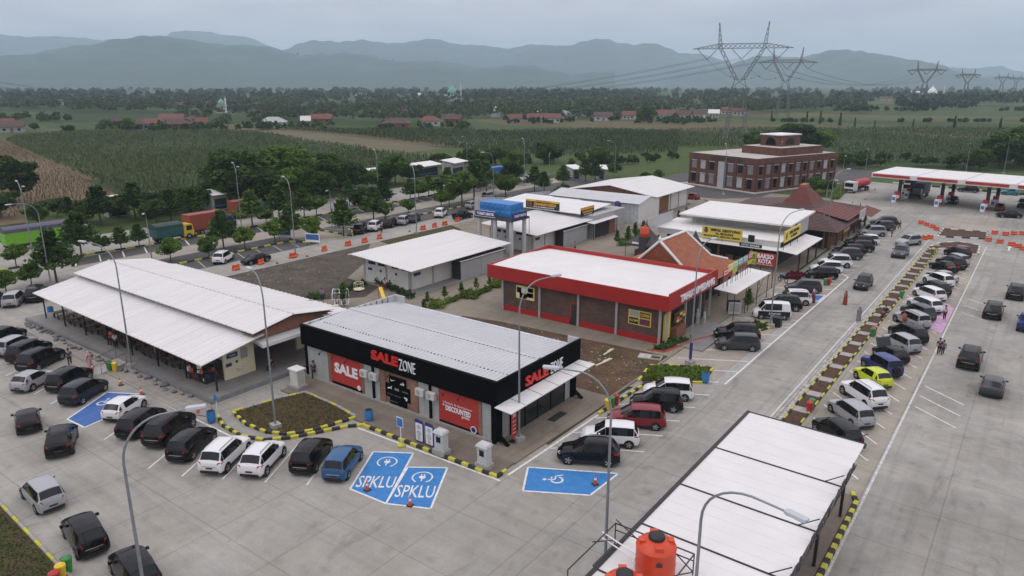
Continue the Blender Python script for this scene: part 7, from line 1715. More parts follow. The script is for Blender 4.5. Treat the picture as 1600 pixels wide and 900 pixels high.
for a in (((1320, 476), 'walk', 100, 'cloth_rust', 'cloth_rust', 'person in a long rust robe walking on the road', 1.0, .02, 'cloth_rust'),
          ((1341, 502), 'stand', 200, 'cloth_grey', 'cloth_grey', 'person in grey standing at the median edge', 1.0, .02, 'cloth_grey'),
          ((1405, 359), 'walk', 160, 'cloth_navy', 'cloth_black', 'person in dark clothes walking on the road by the far parked row'), ((1393, 371), 'stand', 90, 'cloth_black', 'cloth_black', 'person in black standing behind the silver SUV row'),
          ((1475, 500), 'stand', 30, 'cloth_white', 'cloth_black', 'person in white shirt standing on the pink bay'), ((1411, 510), 'stand', 200, 'cloth_orange', 'cloth_rust', 'person in orange beside the SUV with spare wheel'),
          ((1466, 554), 'walk', 10, 'cloth_navy', 'cloth_black', 'person in dark jacket walking at the right lane line, left of two'), ((1472, 555), 'walk', 10, 'cloth_blue', 'cloth_black', 'person in blue walking at the right lane line, right of two', .9),
          ((1444, 537), 'stand', 120, 'cloth_maroon', 'cloth_black', 'person in maroon behind a silver minivan'), ((1270, 473), 'stand', 300, 'cloth_pink', 'cloth_maroon', 'person in pink scarf and maroon robe behind the white SUV', 1.0, .02, 'cloth_maroon'),
          ((110, 571), 'walk', 250, 'cloth_navy', 'cloth_black', 'person in dark clothes walking from the cars to the food hall'), ((141, 575), 'walk', 330, 'cloth_pink', 'cloth_pink', 'person in pink robe at the foot of the gangway', 1.0, .02, 'cloth_pink'),
          ((183, 551), 'stand', 20, 'cloth_white', 'cloth_black', 'person in white shirt at the food hall edge', 1.0, .43), ((177, 547), 'stand', 40, 'cloth_red', 'cloth_black', 'person in red at the food hall edge', 1.0, .43),
          ((247, 571), 'stand', 0, 'cloth_blue', 'cloth_navy', 'person in blue standing under the food hall eave', 1.0, .43), ((491, 592), 'walk', 40, 'cloth_navy', 'cloth_black', 'person in navy walking between the food hall and the black shop', 1.0, .05),
          ((504, 472), 'stand', 30, 'cloth_lav', 'cloth_navy', 'person in lavender shirt behind the food hall roof', 1.0, .1), ((602, 455), 'stand', 30, 'cloth_white', 'cloth_maroon', 'person in white top beside the yellow slide', 1.0, .1),
          ((772, 441), 'walk', 200, 'cloth_red', 'cloth_black', 'person in red beside the left end of the red shop', 1.0, .1), ((596, 364), 'stand', 0, 'cloth_maroon', 'cloth_black', 'person in dark clothes behind the far parked SUVs'),
          ((1034, 642), 'stand', 180, 'cloth_blue', 'cloth_black', 'person in blue checked shirt between the red and black minivans'), ((1383, 490), 'sit', 200, 'cloth_black', 'cloth_navy', 'person sitting on the median kerb, left of two', 1.0, -.2), ((1379, 497), 'sit', 180, 'cloth_maroon', 'cloth_black', 'person sitting on the median kerb, right of two', 1.0, -.2),
          ((425, 585), 'sit', 200, 'cloth_black', 'cloth_black', 'person seated in the shade of the food hall end', 1.0, .42), ((1343, 330), 'walk', 100, 'cloth_navy', 'cloth_black', 'person walking at the filling station entrance'), ((898, 395), 'stand', 100, 'cloth_orange', 'cloth_black', 'person in orange beside the rear toilet block', 1.0, .1)):
    person(a[0], a[1], a[2], a[3], a[4], a[5], *a[6:])
# ================================================================== VEGETATION
def leaf_cloud(pts, size, seed=1, aspect=1.6, flat=0.0):
    """one small bent leaf spray per point -> (verts, faces) arrays"""
    rng = np.random.default_rng(seed); n = len(pts)
    d = rng.normal(size=(n, 3)); d[:, 2] *= (1 - flat); d /= np.linalg.norm(d, axis=1)[:, None] + 1e-9
    e = rng.normal(size=(n, 3)); e[:, 2] *= (1 - flat); e -= (e * d).sum(1)[:, None] * d; e /= np.linalg.norm(e, axis=1)[:, None] + 1e-9
    s = (size * rng.uniform(.6, 1.4, n))[:, None]
    a = pts - d * s * aspect * .5; b = pts + e * s * .5; c = pts + d * s * aspect * .5; f = pts - e * s * .5
    V = np.stack([a, b, c, f], 1).reshape(-1, 3)
    return V
def quad_mesh(name, V):
    me = bpy.data.meshes.new(name); n = len(V) // 4
    me.vertices.add(len(V)); me.vertices.foreach_set('co', np.ascontiguousarray(V, dtype=np.float32).ravel())
    me.loops.add(n * 4); me.loops.foreach_set('vertex_index', np.arange(n * 4, dtype=np.int32))
    me.polygons.add(n); me.polygons.foreach_set('loop_start', np.arange(0, n * 4, 4, dtype=np.int32)); me.polygons.foreach_set('loop_total', np.full(n, 4, dtype=np.int32))
    me.update(calc_edges=True); return me
def crown_pts(kind, h, r, seed, n):
    rng = np.random.default_rng(seed); P = []
    if kind == 'tier':               # flat storeys of branches, widest low
        tiers = 5
        for k in range(tiers):
            z = h * (.38 + .60 * k / (tiers - 1)); rr = r * (1.0 - .72 * k / (tiers - 1)) * rng.uniform(.85, 1.1)
            nb = 7 if k < 3 else 5
            for b in range(nb):
                an = 2 * math.pi * (b + rng.uniform(-.3, .3)) / nb; L_ = rr * rng.uniform(.7, 1.1)
                m = int(n / tiers / nb); u = rng.uniform(.15, 1, m) ** .7
                x = np.cos(an) * L_ * u; y = np.sin(an) * L_ * u
                P.append(np.stack([x + rng.normal(0, .16 * rr * .8, m), y + rng.normal(0, .16 * rr * .8, m), z + u * .10 * h + rng.normal(0, .035 * h, m)], 1))
    elif kind == 'round':
        nc = 26
        for k in range(nc):
            v = rng.normal(size=3); v /= np.linalg.norm(v); v *= rng.uniform(.45, 1) ; v[2] = v[2] * .9 + .12
            c = np.array([v[0] * r * .8, v[1] * r * .8, h * .58 + v[2] * h * .38]); m = n // nc; rad = r * rng.uniform(.22, .40)
            w_ = rng.normal(size=(m, 3)); w_ /= np.linalg.norm(w_, axis=1)[:, None]; w_ *= rng.uniform(.5, 1, m)[:, None] ** .5
            P.append(c + w_ * rad * np.array([1, 1, .75]))
    elif kind == 'umbrella':
        nc = 30
        for k in range(nc):
            an = rng.uniform(0, 6.283); q = math.sqrt(rng.uniform(0, 1)) * r; c = np.array([math.cos(an) * q, math.sin(an) * q, h * (.92 - .28 * (q / r) ** 2) - rng.uniform(0, .16) * h]); m = n // nc
            w_ = rng.normal(size=(m, 3)); w_ /= np.linalg.norm(w_, axis=1)[:, None]; w_ *= rng.uniform(.4, 1, m)[:, None]
            P.append(c + w_ * r * .26 * np.array([1, 1, .5]))
    elif kind == 'column':
        m = n; z = rng.uniform(.08, 1, m); an = rng.uniform(0, 6.283, m); q = r * (1.05 - z * .75) * rng.uniform(.5, 1.05, m); P.append(np.stack([np.cos(an) * q, np.sin(an) * q, z * h], 1))
    return np.concatenate(P)
TREE = {}
def tree_proto(key, kind, h, r, seed, n=2200, leaf=.30):
    pts = crown_pts(kind, h, r, seed, n); V = leaf_cloud(pts, leaf, seed, flat=.5 if kind in ('tier', 'umbrella') else .2)
    crown = quad_mesh('crown', V)
    rng = np.random.default_rng(seed + 5); tm = MB(); br = max(.05, h * .016)
    tm.tube([(0, 0, 0), (rng.normal(0, .03), rng.normal(0, .03), h * .35), (rng.normal(0, .08), rng.normal(0, .08), h * .85)], [br * 1.4, br, br * .35], 7)
    nb = 9 if kind != 'column' else 0
    for k in range(nb):
        z0 = h * rng.uniform(.3, .6); p = pts[rng.integers(len(pts))]
        tm.tube([(0, 0, z0), (p[0] * .5, p[1] * .5, (z0 + p[2]) / 2 + .1), tuple(p * np.array([.9, .9, .98]))], [br * .6, br * .4, br * .15], 5)
    TREE[key] = (crown, tm.mesh('trunk', 60), h)
for i in range(3): tree_proto('tier%d' % i, 'tier', 6.0, 2.6, 10 + i, 2600, .30)
for i in range(3): tree_proto('round%d' % i, 'round', 4.2, 1.9, 20 + i, 2000, .27)
for i in range(3): tree_proto('big%d' % i, 'round', 10.0, 5.2, 30 + i, 6500, .42)
for i in range(2): tree_proto('umb%d' % i, 'umbrella', 6.5, 4.2, 40 + i, 4200, .34)
tree_proto('col0', 'column', 8.0, 1.1, 50, 1600, .4)
tree_proto('small0', 'tier', 3.0, .8, 60, 500, .20)
def tree(key, x, y, h, lab, m='leaf_mid', group='trees of the rest area', name='tree', cat='tree', wide=1.0):
    c, tr, hh = TREE[key]; s = h / hh
    t = thing(name, lab, cat, (x, y, -.02), random.uniform(0, 360), group); t.scale = (s * wide, s * wide, s)
    link('trunk', tr, 'bark', t); link('crown', c, m, t); return t
def tree_px(p, ytop, key, lab, m='leaf_mid', **k):
    x, y = g(*p); return tree(key, x, y, hgt(p[0], p[1], ytop), lab, m, **k)
# roadside trees of the upper left roads: foot pixel, top row
TL = [((26, 417), 385, 'round0', 'leaf_mid'), ((89, 440), 372, 'tier0', 'leaf_mid'), ((128, 401), 345, 'tier1', 'leaf_dark'), ((160, 393), 372, 'round1', 'leaf_mid'), ((190, 391), 362, 'umb0', 'leaf_mid'), ((218, 386), 358, 'umb1', 'leaf_mid'), ((10, 455), 425, 'round2', 'leaf_mid'), ((50, 446), 416, 'round0', 'leaf_mid'), ((267, 408), 375, 'round1', 'leaf_light'),
      ((327, 402), 372, 'round2', 'leaf_light'), ((350, 388), 340, 'tier2', 'leaf_mid'), ((383, 388), 358, 'round0', 'leaf_light'), ((395, 355), 308, 'tier0', 'leaf_mid'), ((430, 378), 345, 'round1', 'leaf_light'), ((454, 374), 330, 'tier1', 'leaf_mid'), ((487, 372), 342, 'round2', 'leaf_light'), ((437, 345), 300, 'tier2', 'leaf_dark'), ((416, 350), 326, 'round1', 'leaf_mid'),
      ((476, 341), 305, 'tier0', 'leaf_mid'), ((495, 338), 308, 'round0', 'leaf_mid'), ((537, 368), 322, 'umb0', 'leaf_mid'), ((546, 322), 292, 'umb1', 'leaf_dark'), ((584, 344), 302, 'tier1', 'leaf_mid'), ((602, 342), 318, 'round2', 'leaf_light'), ((638, 334), 315, 'round0', 'leaf_light'), ((641, 313), 288, 'tier2', 'leaf_mid'), ((655, 311), 285, 'round1', 'leaf_mid'), ((670, 308), 282, 'tier0', 'leaf_mid'), ((686, 306), 282, 'round2', 'leaf_mid'),
      ((690, 324), 300, 'round1', 'leaf_light'), ((702, 322), 296, 'tier1', 'leaf_mid'), ((722, 318), 272, 'big0', 'leaf_mid'), ((741, 312), 262, 'tier2', 'leaf_mid'), ((700, 300), 270, 'umb0', 'leaf_mid'), ((600, 322), 288, 'umb1', 'leaf_dark'), ((570, 330), 296, 'big1', 'leaf_dark'), ((790, 306), 272, 'big2', 'leaf_mid'), ((760, 300), 262, 'tier0', 'leaf_mid'), ((800, 288), 258, 'big1', 'leaf_dark'), ((835, 298), 268, 'umb1', 'leaf_mid'), ((850, 300), 276, 'tier1', 'leaf_mid'), ((880, 292), 266, 'umb0', 'leaf_mid'),
      ((915, 283), 256, 'tier2', 'leaf_dark'), ((930, 284), 258, 'umb1', 'leaf_dark'), ((960, 276), 258, 'round1', 'leaf_dark'), ((1010, 288), 272, 'round0', 'leaf_dark'), ((1029, 281), 268, 'round2', 'leaf_mid'), ((878, 312), 290, 'round0', 'leaf_mid')]
for i, (p, yt, k, m) in enumerate(TL):
    tree_px((p[0], p[1] + 1), yt - 4, k if not k.startswith('umb') else 'tier%d' % (i % 3), 'green roadside tree on the upper left roads, %s counting from the left' % ORD[sorted(range(len(TL)), key=lambda j: TL[j][0][0]).index(i)], m, wide=1.15)
BG = [((20, 318), 246, 'big0'), ((2, 340), 292, 'big2'), ((60, 350), 318, 'big1'), ((110, 345), 312, 'tier0'), ((158, 352), 298, 'tier1'), ((212, 345), 292, 'tier2'), ((238, 338), 300, 'big1'), ((275, 335), 288, 'big2'), ((310, 330), 292, 'big0'), ((90, 338), 306, 'big2'), ((300, 348), 300, 'tier1'), ((245, 352), 312, 'big0'), ((330, 318), 285, 'big1'), ((185, 340), 306, 'big0'), ((268, 346), 302, 'tier2'), ((135, 348), 312, 'big1'),
      ((372, 320), 238, 'big1'), ((400, 312), 232, 'big2'), ((430, 310), 230, 'big0'), ((462, 308), 234, 'big1'), ((490, 306), 236, 'big2'), ((512, 302), 240, 'big0'), ((385, 325), 262, 'big0'), ((445, 318), 256, 'big2'), ((360, 318), 272, 'big2'), ((415, 322), 268, 'big1'), ((480, 316), 262, 'big0'), ((505, 312), 270, 'big1'), ((350, 325), 288, 'big1'), ((530, 300), 262, 'tier2'), ((555, 295), 258, 'big1'), ((618, 290), 242, 'big0'), ((640, 286), 252, 'big2'), ((575, 296), 262, 'big2'), ((605, 288), 250, 'tier1'),
      ((690, 262), 238, 'umb0'), ((735, 262), 232, 'big1'), ((775, 258), 230, 'big0'), ((800, 255), 232, 'big2'), ((850, 256), 222, 'big1'), ((865, 254), 226, 'big2'), ((932, 258), 230, 'big0'), ((940, 258), 234, 'big2'), ((790, 264), 246, 'round1'), ((815, 262), 244, 'round2'), ((755, 272), 246, 'tier0'), ((1175, 238), 205, 'big0'), ((1255, 240), 196, 'big1'), ((1280, 240), 200, 'big2'), ((1230, 238), 194, 'big0'), ((1200, 236), 200, 'big2'), ((1585, 262), 198, 'big0'), ((1560, 262), 212, 'big1'), ((1600, 258), 192, 'big2'),
      ((1530, 266), 234, 'big1'), ((1505, 264), 236, 'umb1'), ((1480, 262), 246, 'round1'), ((1450, 258), 244, 'round2'), ((1272, 305), 276, 'big0'), ((1290, 302), 278, 'big2'), ((1248, 310), 294, 'round0'), ((1320, 262), 238, 'big1'), ((1345, 264), 246, 'big2'), ((1370, 260), 248, 'round1'), ((1010, 190), 166, 'big1'), ((108, 210), 193, 'big2'), ((5, 195), 176, 'big1'), ((55, 205), 192, 'big0'), ((200, 204), 184, 'big1')]
for i, (p, yt, k) in enumerate(BG):
    tree_px(p, yt, k, 'dark leafy tree standing by the fields, %s counting from the left' % ORD[sorted(range(len(BG)), key=lambda j: (BG[j][0][0], j)).index(i)], ('leaf_dark', 'leaf_mid', 'leaf_dark', 'leaf_light', 'leaf_mid')[i % 5] if i > 15 else 'leaf_dark', group='trees by the fields', wide=1.25)
for i, (p, yt) in enumerate((((1205, 190), 173), ((1260, 192), 174), ((1281, 194), 173), ((1312, 197), 176), ((1335, 199), 184), ((1366, 200), 188), ((1426, 201), 186), ((1490, 204), 181), ((1561, 207), 184))):
    tree_px(p, yt, 'col0', 'narrow dark columnar tree standing in the fields, %s from the left' % ORD[i], 'leaf_dark', group='columnar trees in the fields', name='columnar_tree', wide=.8)
# young plants and hedges between the shops
for i, (p, yt) in enumerate((((668, 478), 458), ((695, 470), 449), ((721, 462), 443), ((744, 455), 436), ((765, 450), 432), ((663, 494), 470), ((538, 480), 445), ((964, 385), 362), ((981, 380), 356), ((992, 372), 350), ((1005, 362), 346), ((1060, 344), 330), ((1072, 338), 325), ((1168, 486), 455))):
    tree_px(p, yt, 'small0', 'thin young tree planted between the shops, %s of its kind' % ORD[i], 'leaf_mid', group='young trees between the shops', name='young_tree')
def bush(poly_pts, h, dens, m, lab, name='hedge', leaf=.16, z0=.1, cat='hedge', seed=3):
    """clipped planting filling a ground outline"""
    P = np.array(poly_pts); rng = np.random.default_rng(seed); lo, hi = P.min(0), P.max(0); n = int(dens * (hi - lo).prod()); q = rng.uniform(lo, hi, (n, 2))
    x, y = q[:, 0], q[:, 1]; inside = np.zeros(n, bool); k = len(P) - 1
    for i in range(len(P)):
        xi, yi = P[i]; xj, yj = P[k]; c = ((yi > y) != (yj > y)) & (x < (xj - xi) * (y - yi) / (yj - yi + 1e-12) + xi); inside ^= c; k = i
    q = q[inside]; hh = h * (.55 + .45 * np.sin(q[:, 0] * 5.1 + 1) * np.sin(q[:, 1] * 4.3)) 
    z = z0 + rng.uniform(0, 1, len(q)) ** .5 * np.maximum(hh, h * .3)
    me = quad_mesh(name, leaf_cloud(np.stack([q[:, 0], q[:, 1], z], 1), leaf, seed))
    o = link(name, me, m)
    if lab: tag(o, lab, cat)
    else: o['kind'] = 'stuff'
    return o
bush([g(668, 484), g(692, 485), g(700, 476), g(675, 474)], .9, 190, 'leaf_lime', 'bright green hedge clump behind the black shop roof, nearest', seed=4)
bush([g(715, 468), g(745, 470), g(752, 460), g(722, 458)], .9, 190, 'leaf_lime', 'bright green hedge clump behind the black shop roof, middle', seed=5)
bush([g(768, 452), g(790, 452), g(790, 440), g(772, 442)], .9, 190, 'leaf_lime', 'bright green hedge clump at the left end of the red shop', seed=6)
bush([g(692, 478), g(716, 472), g(722, 463), g(700, 470)], .5, 150, 'leaf_mid', 'low green hedge between two bright clumps', seed=7)
bush([g(745, 464), g(768, 456), g(770, 447), g(750, 455)], .5, 150, 'leaf_mid', 'low green hedge beside the red shop path', seed=8)
bush([g(520, 460), g(530, 462), g(575, 446), g(568, 443)], .8, 110, 'leaf_dark', 'dark hedge row along the playground, left', seed=9)
bush([g(585, 445), g(640, 470), g(650, 466), g(590, 440)], .9, 110, 'leaf_dark', 'dark hedge row before the toilet block', seed=10)
bush([g(478, 470), g(505, 470), g(510, 464), g(488, 463)], .7, 110, 'leaf_dark', 'dark hedge row behind the food hall roof', seed=11)
bush([g(966, 386), g(985, 385), g(990, 376), g(970, 376)], .8, 170, 'leaf_light', 'green hedge clump left of the dark tent', seed=12)
bush([g(990, 373), g(1008, 372), g(1010, 362), g(996, 364)], .8, 170, 'leaf_light', 'green hedge clump behind the dark tent', seed=13)
bush([(-26.2, 55.0), (-22.0, 57.9), (-22.4, 61.0), (-26.9, 58.2)], .34, 230, 'leaf_lime', 'bright green ground planting in the kerbed bed before the earth plot', 'planting_bed', .17, .1, 'plants', 14)
bush([(-25.6, 72.6), (-22.8, 74.0), (-21.8, 76.3), (-23.1, 76.8)], .5, 150, 'leaf_dark', 'dark planting in the kerbed bed beside the white van', 'planting_bed', .17, .1, 'plants', 15)
bush([(-28.8, 62.4), (-27.9, 62.8), (-26.9, 67.4), (-28.2, 66.2)], .55, 140, 'leaf_mid', 'mixed green planting in the red-edged bed before the red shop', 'planting_bed', .2, .1, 'plants', 16)
bush([(-26.6, 98.0), (-24.9, 98.4), (-24.9, 101.4), (-26.6, 101.2)], .7, 200, 'leaf_red', 'dark red leafy bed on the roadside row', 'planting_bed', .2, .05, 'plants', 17)
bush([g(1298, 312), g(1310, 312), g(1330, 292), g(1318, 290)], .9, 60, 'leaf_lime', 'yellow-green hedge along the filling station entrance', 'hedge', .35, 0, 'hedge', 18)
bush([(-49.4, 29.6), (-47.0, 29.0), (-44.7, 29.1), (-43.2, 29.8), (-42.1, 31.3), (-41.3, 34.5), (-44, 35.05), (-48.0, 35.2), (-48.8, 33.3)], .13, 60, 'leaf_mid', None, 'ground_cover', .085, .12, seed=19)
bush([(-60, 12.7), (-50.2, 12.9), (-40.0, 12.35), (-33, 12.1), (-33, 2), (-60, 2)], .07, 55, 'bed_green', None, 'grass_tufts', .08, .02, seed=20)
bush([(-50.5, 50.8), (-28, 50.4), (-27, 61), (-46, 60), (-50.5, 59)], .10, 9, 'leaf_mid', None, 'weeds', .07, .1, seed=21)
# corn: every plant a few arching leaves, rows across the field
def crop(poly, row, step, h, m, name, seed, leaf=.5, rot=59):
    P = np.array(poly); rng = np.random.default_rng(seed); c0 = P.mean(0); a = R(rot); u = np.array([math.cos(a), math.sin(a)]); v = np.array([-u[1], u[0]])
    Q = (P - c0) @ np.stack([u, v], 1); lo, hi = Q.min(0), Q.max(0)
    gx, gy = np.meshgrid(np.arange(lo[0], hi[0], step), np.arange(lo[1], hi[1], row)); q = np.stack([gx.ravel(), gy.ravel()], 1) + rng.normal(0, .22, (gx.size, 2))
    x, y = q[:, 0], q[:, 1]; ins = np.zeros(len(q), bool); k = len(Q) - 1
    for i in range(len(Q)):
        xi, yi = Q[i]; xj, yj = Q[k]; ins ^= ((yi > y) != (yj > y)) & (x < (xj - xi) * (y - yi) / (yj - yi + 1e-12) + xi); k = i
    q = q[ins]; w_ = c0 + q[:, :1] * u + q[:, 1:] * v; pt = np.sin(w_[:, 0] * .043 + 1.3 * np.sin(w_[:, 1] * .031)) * np.sin(w_[:, 1] * .052 + np.sin(w_[:, 0] * .023)); keep = rng.uniform(size=len(q)) < np.clip(.86 + .35 * pt, .45, 1); w_ = w_[keep]; pt = pt[keep]
    n = len(w_); hh = h * rng.uniform(.75, 1.15, n) * (1 + .28 * pt); base = np.concatenate([w_, np.full((n, 1), -.08)], 1); VV = []
    for k in range(3):
        an = rng.uniform(0, 6.283, n); d = np.stack([np.cos(an), np.sin(an), np.zeros(n)], 1); e = np.stack([-np.sin(an), np.cos(an), np.zeros(n)], 1); wl = .11 * h
        z = np.array([0, 0, 1.0]); p0 = base + z * (hh * (.25 + .22 * k))[:, None]; p1 = p0 + d * leaf * h * .35 + z * (hh * .35)[:, None]
        VV.append(np.stack([p0 - e * wl, p0 + e * wl, p1 + e * wl * .6, p1 - e * wl * .6], 1).reshape(-1, 3))
    o = link(name, quad_mesh(name, np.concatenate(VV)), m); o['kind'] = 'stuff'; return o
field_a = [g(8, 221), g(190, 303), g(330, 300), g(520, 282), g(640, 262), g(560, 232), g(420, 212), g(330, 207), g(240, 209), g(130, 207), g(40, 214)]
crop(field_a, 1.5, 1.15, 2.1, 'corn', 'corn_crop', 5)
crop([g(-60, 214), g(0, 220), g(180, 303), g(160, 315), g(60, 335), g(-60, 350)], 1.3, 1.1, .9, 'corn_dry', 'corn_stubble', 6)
struct(MB().sheet([g(-120, 212), g(2, 221.5), g(184, 304), g(160, 318), g(60, 345), g(-120, 365)], -.06).build('stubble_field', 'corn_ground' if 'corn_ground' in MATS else mat('corn_ground', (.135, .095, .052), .95, var=.3, scale=.6)))
struct(MB().sheet([g(380, 204), g(440, 203), g(560, 215), g(700, 232), g(770, 246), g(700, 250), g(560, 232), g(440, 213)], -.055).build('mown_field', mat('mown', (.078, .078, .034), .95, col2=(.135, .112, .058), scale=.08, stretch=(.4, 2, 1))))
crop([g(430, 202), g(560, 205), g(1060, 205), g(1060, 240), g(900, 244), g(780, 244), g(700, 231), g(560, 213)], 1.9, 1.35, 2.2, 'corn', 'corn_crop', 7)
crop([g(1040, 203), g(1660, 203), g(1660, 245), g(1420, 256), g(1310, 258), g(1300, 232), g(1060, 232)], 1.9, 1.5, 2.0, 'corn', 'corn_crop', 8)
crop([g(560, 236), g(690, 252), g(700, 262), g(650, 264), g(540, 280), g(520, 262)], 1.8, 1.4, 1.9, 'corn', 'corn_crop', 9)
# distant woods around the villages: masses of crowns
def wood(name, spans, seed, m='leaf_far', leaf=1.5, dens=1.0):
    rng = np.random.default_rng(seed); VV = []
    for (px0, px1, y0, y1, h0, h1, n) in spans:
        for _ in range(int(n * dens)):
            p = rng.uniform(px0, px1); yy = rng.uniform(y0, y1)
            if math.sin(p * .019 + yy * .55) * math.sin(p * .0113 + 1 - yy * .31) < -.4: continue      # open plots between the clumps
            x, y = g(p, yy); h = rng.uniform(h0, h1); r = h * rng.uniform(.34, .55); k = 46
            w_ = rng.normal(size=(k, 3)); w_ /= np.linalg.norm(w_, axis=1)[:, None]; w_ *= rng.uniform(.55, 1.05, k)[:, None]; w_[:, 2] = np.abs(w_[:, 2]) * 1.15 - .35
            D = math.hypot(x, y); c = np.array([x, y, h * .45]); VV.append(leaf_cloud(c + w_ * np.array([r, r, h * .5]), max(leaf, D * .0028), int(rng.integers(1e9)), 1.3))
    o = link(name, quad_mesh(name, np.concatenate(VV)), m); o['kind'] = 'stuff'; return o
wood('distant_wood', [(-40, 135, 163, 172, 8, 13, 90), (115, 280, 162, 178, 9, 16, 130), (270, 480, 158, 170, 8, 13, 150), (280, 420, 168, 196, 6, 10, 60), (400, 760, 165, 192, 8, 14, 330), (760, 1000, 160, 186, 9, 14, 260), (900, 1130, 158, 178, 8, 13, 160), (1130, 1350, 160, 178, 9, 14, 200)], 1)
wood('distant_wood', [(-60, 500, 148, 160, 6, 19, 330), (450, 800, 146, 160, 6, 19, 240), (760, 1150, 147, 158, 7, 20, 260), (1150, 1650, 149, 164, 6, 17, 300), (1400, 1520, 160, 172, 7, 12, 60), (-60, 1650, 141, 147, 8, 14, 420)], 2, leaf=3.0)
wood('hedgerow', [(150, 420, 198, 206, 4, 7, 50), (900, 1080, 176, 188, 4, 7, 40), (1290, 1640, 172, 174, 3, 5, 60), (1060, 1640, 190, 191, 2, 3, 60), (1300, 1640, 252, 262, 2.5, 5, 60), (700, 1060, 247, 258, 1.5, 3.2, 70), (-60, 120, 186, 190, 4, 7, 30), (185, 330, 199, 207, 2.5, 5, 40), (410, 520, 198, 203, 2.5, 5, 26), (590, 730, 198, 204, 2.5, 5, 26), (790, 1110, 187, 195, 2.5, 5.5, 70)], 3, 'leaf_dark', 1.0)
# ================================================================== VILLAGE
def house(p, w_px, lab, roof='tile_red', wall='white_wall', hw=3.0, hr=2.6, hip=False, rz=None):
    x, y = g(*p); D = math.hypot(x, y); W = w_px * D / 1130; Dp = W * .75
    rz = rz if rz is not None else math.degrees(math.atan2(-x, y)) + random.uniform(-15, 15)
    t = thing('village_house', lab, 'house', (x, y, -.08), rz, 'village houses')
    MB().box(-W / 2, W / 2, -Dp / 2, Dp / 2, 0, hw).build('wall', wall, t)
    a, b = W / 2 + .7, Dp / 2 + .9; q = W * .22 if hip else W / 2 + .7
    MB().add([(-a, -b, hw - .2), (a, -b, hw - .2), (a, b, hw - .2), (-a, b, hw - .2), (-q, 0, hw + hr), (q, 0, hw + hr)], [(0, 1, 5, 4), (2, 3, 4, 5), (1, 2, 5), (3, 0, 4), (3, 2, 1, 0)]).build('roof', roof, t)
    MB().box(-.6, .6, -Dp / 2 - .05, -Dp / 2 - .002, .1, 2.1).build('door', 'wood', t)
    for s in (-1, 1): MB().box(s * W * .3 - .7, s * W * .3 + .7, -Dp / 2 - .05, -Dp / 2 - .002, .9, 2.1).build('window', 'glass_dark', t)
    return t
HS = [((244, 201), 34, 'tile_red', 'white_wall', 0), ((205, 203), 30, 'tile_brown', 'grey_wall', 0), ((280, 201), 36, 'tile_brown', 'brown_wall', 0), ((308, 195), 26, 'tile_brown', 'white_wall', 1), ((270, 192), 30, 'tile_orange', 'white_wall', 0), ((315, 199), 16, 'tile_orange', 'cream_wall', 0), ((190, 200), 18, 'tile_brown', 'brown_wall', 0), ((20, 206), 26, 'tile_brown', 'grey_wall', 0), ((10, 201), 18, 'tile_red', 'grey_wall', 0), ((67, 164), 15, 'tile_orange', 'white_wall', 0), ((88, 163), 16, 'tile_brown', 'white_wall', 0),
      ((300, 166), 16, 'tile_orange', 'white_wall', 0), ((272, 168), 26, 'tile_brown', 'grey_wall', 0), ((332, 167), 14, 'tile_orange', 'white_wall', 0), ((362, 165), 14, 'tile_brown', 'white_wall', 0), ((395, 168), 12, 'tile_orange', 'cream_wall', 0), ((428, 198), 34, 'grey_wall', 'white_wall', 1), ((503, 192), 28, 'tile_orange', 'brown_wall', 0), ((478, 196), 12, 'white_roof', 'white_wall', 0), ((620, 200), 40, 'tile_brown', 'brown_wall', 1), ((672, 196), 30, 'tile_red', 'white_wall', 1), ((708, 193), 24, 'tile_brown', 'brown_wall', 0), ((632, 176), 10, 'tile_red', 'white_wall', 0),
      ((806, 192), 18, 'tile_orange', 'grey_wall', 0), ((836, 191), 22, 'tile_orange', 'grey_wall', 0), ((862, 191), 24, 'tile_red', 'white_wall', 0), ((838, 181), 12, 'white_roof', 'grey_wall', 0), ((890, 185), 22, 'grey_wall', 'white_wall', 0), ((920, 181), 22, 'tile_orange', 'white_wall', 0), ((942, 188), 26, 'tile_brown', 'white_wall', 0), ((983, 186), 18, 'tile_red', 'white_wall', 0), ((1042, 184), 24, 'tile_red', 'white_wall', 0), ((1068, 185), 22, 'tile_brown', 'white_wall', 0), ((1090, 184), 20, 'tile_brown', 'cream_wall', 0), ((1012, 188), 18, 'tile_brown', 'brown_wall', 0), ((1135, 178), 14, 'tile_red', 'white_wall', 0), ((1155, 180), 16, 'tile_brown', 'white_wall', 0), ((1115, 183), 14, 'white_roof', 'white_wall', 0),
      ((1338, 155), 16, 'white_roof', 'white_wall', 0), ((1385, 157), 14, 'tile_brown', 'white_wall', 0), ((1430, 146), 12, 'white_roof', 'white_wall', 0), ((1465, 155), 12, 'white_roof', 'white_wall', 0), ((560, 150), 10, 'white_roof', 'white_wall', 0), ((653, 150), 8, 'white_roof', 'white_wall', 0)]
mat('roof_far', (.15, .062, .045), .8, var=.25, scale=.8)
for i, (p, wpx, rf_, wl, hip) in enumerate(sorted(HS, key=lambda h_: h_[0][0])):
    house(p, wpx, '%s-roofed village house, %s counting from the left' % ({'tile_red': 'red', 'tile_brown': 'brown', 'tile_orange': 'orange', 'white_roof': 'white', 'grey_wall': 'grey'}[rf_], ORD[i]), {'tile_orange': 'roof_far', 'tile_red': 'roof_far'}.get(rf_, rf_), {'white_wall': 'grey_box'}.get(wl, wl), 3.2, 2.8, bool(hip))
mat('dome_green', (.16, .36, .28), .5, var=.1)
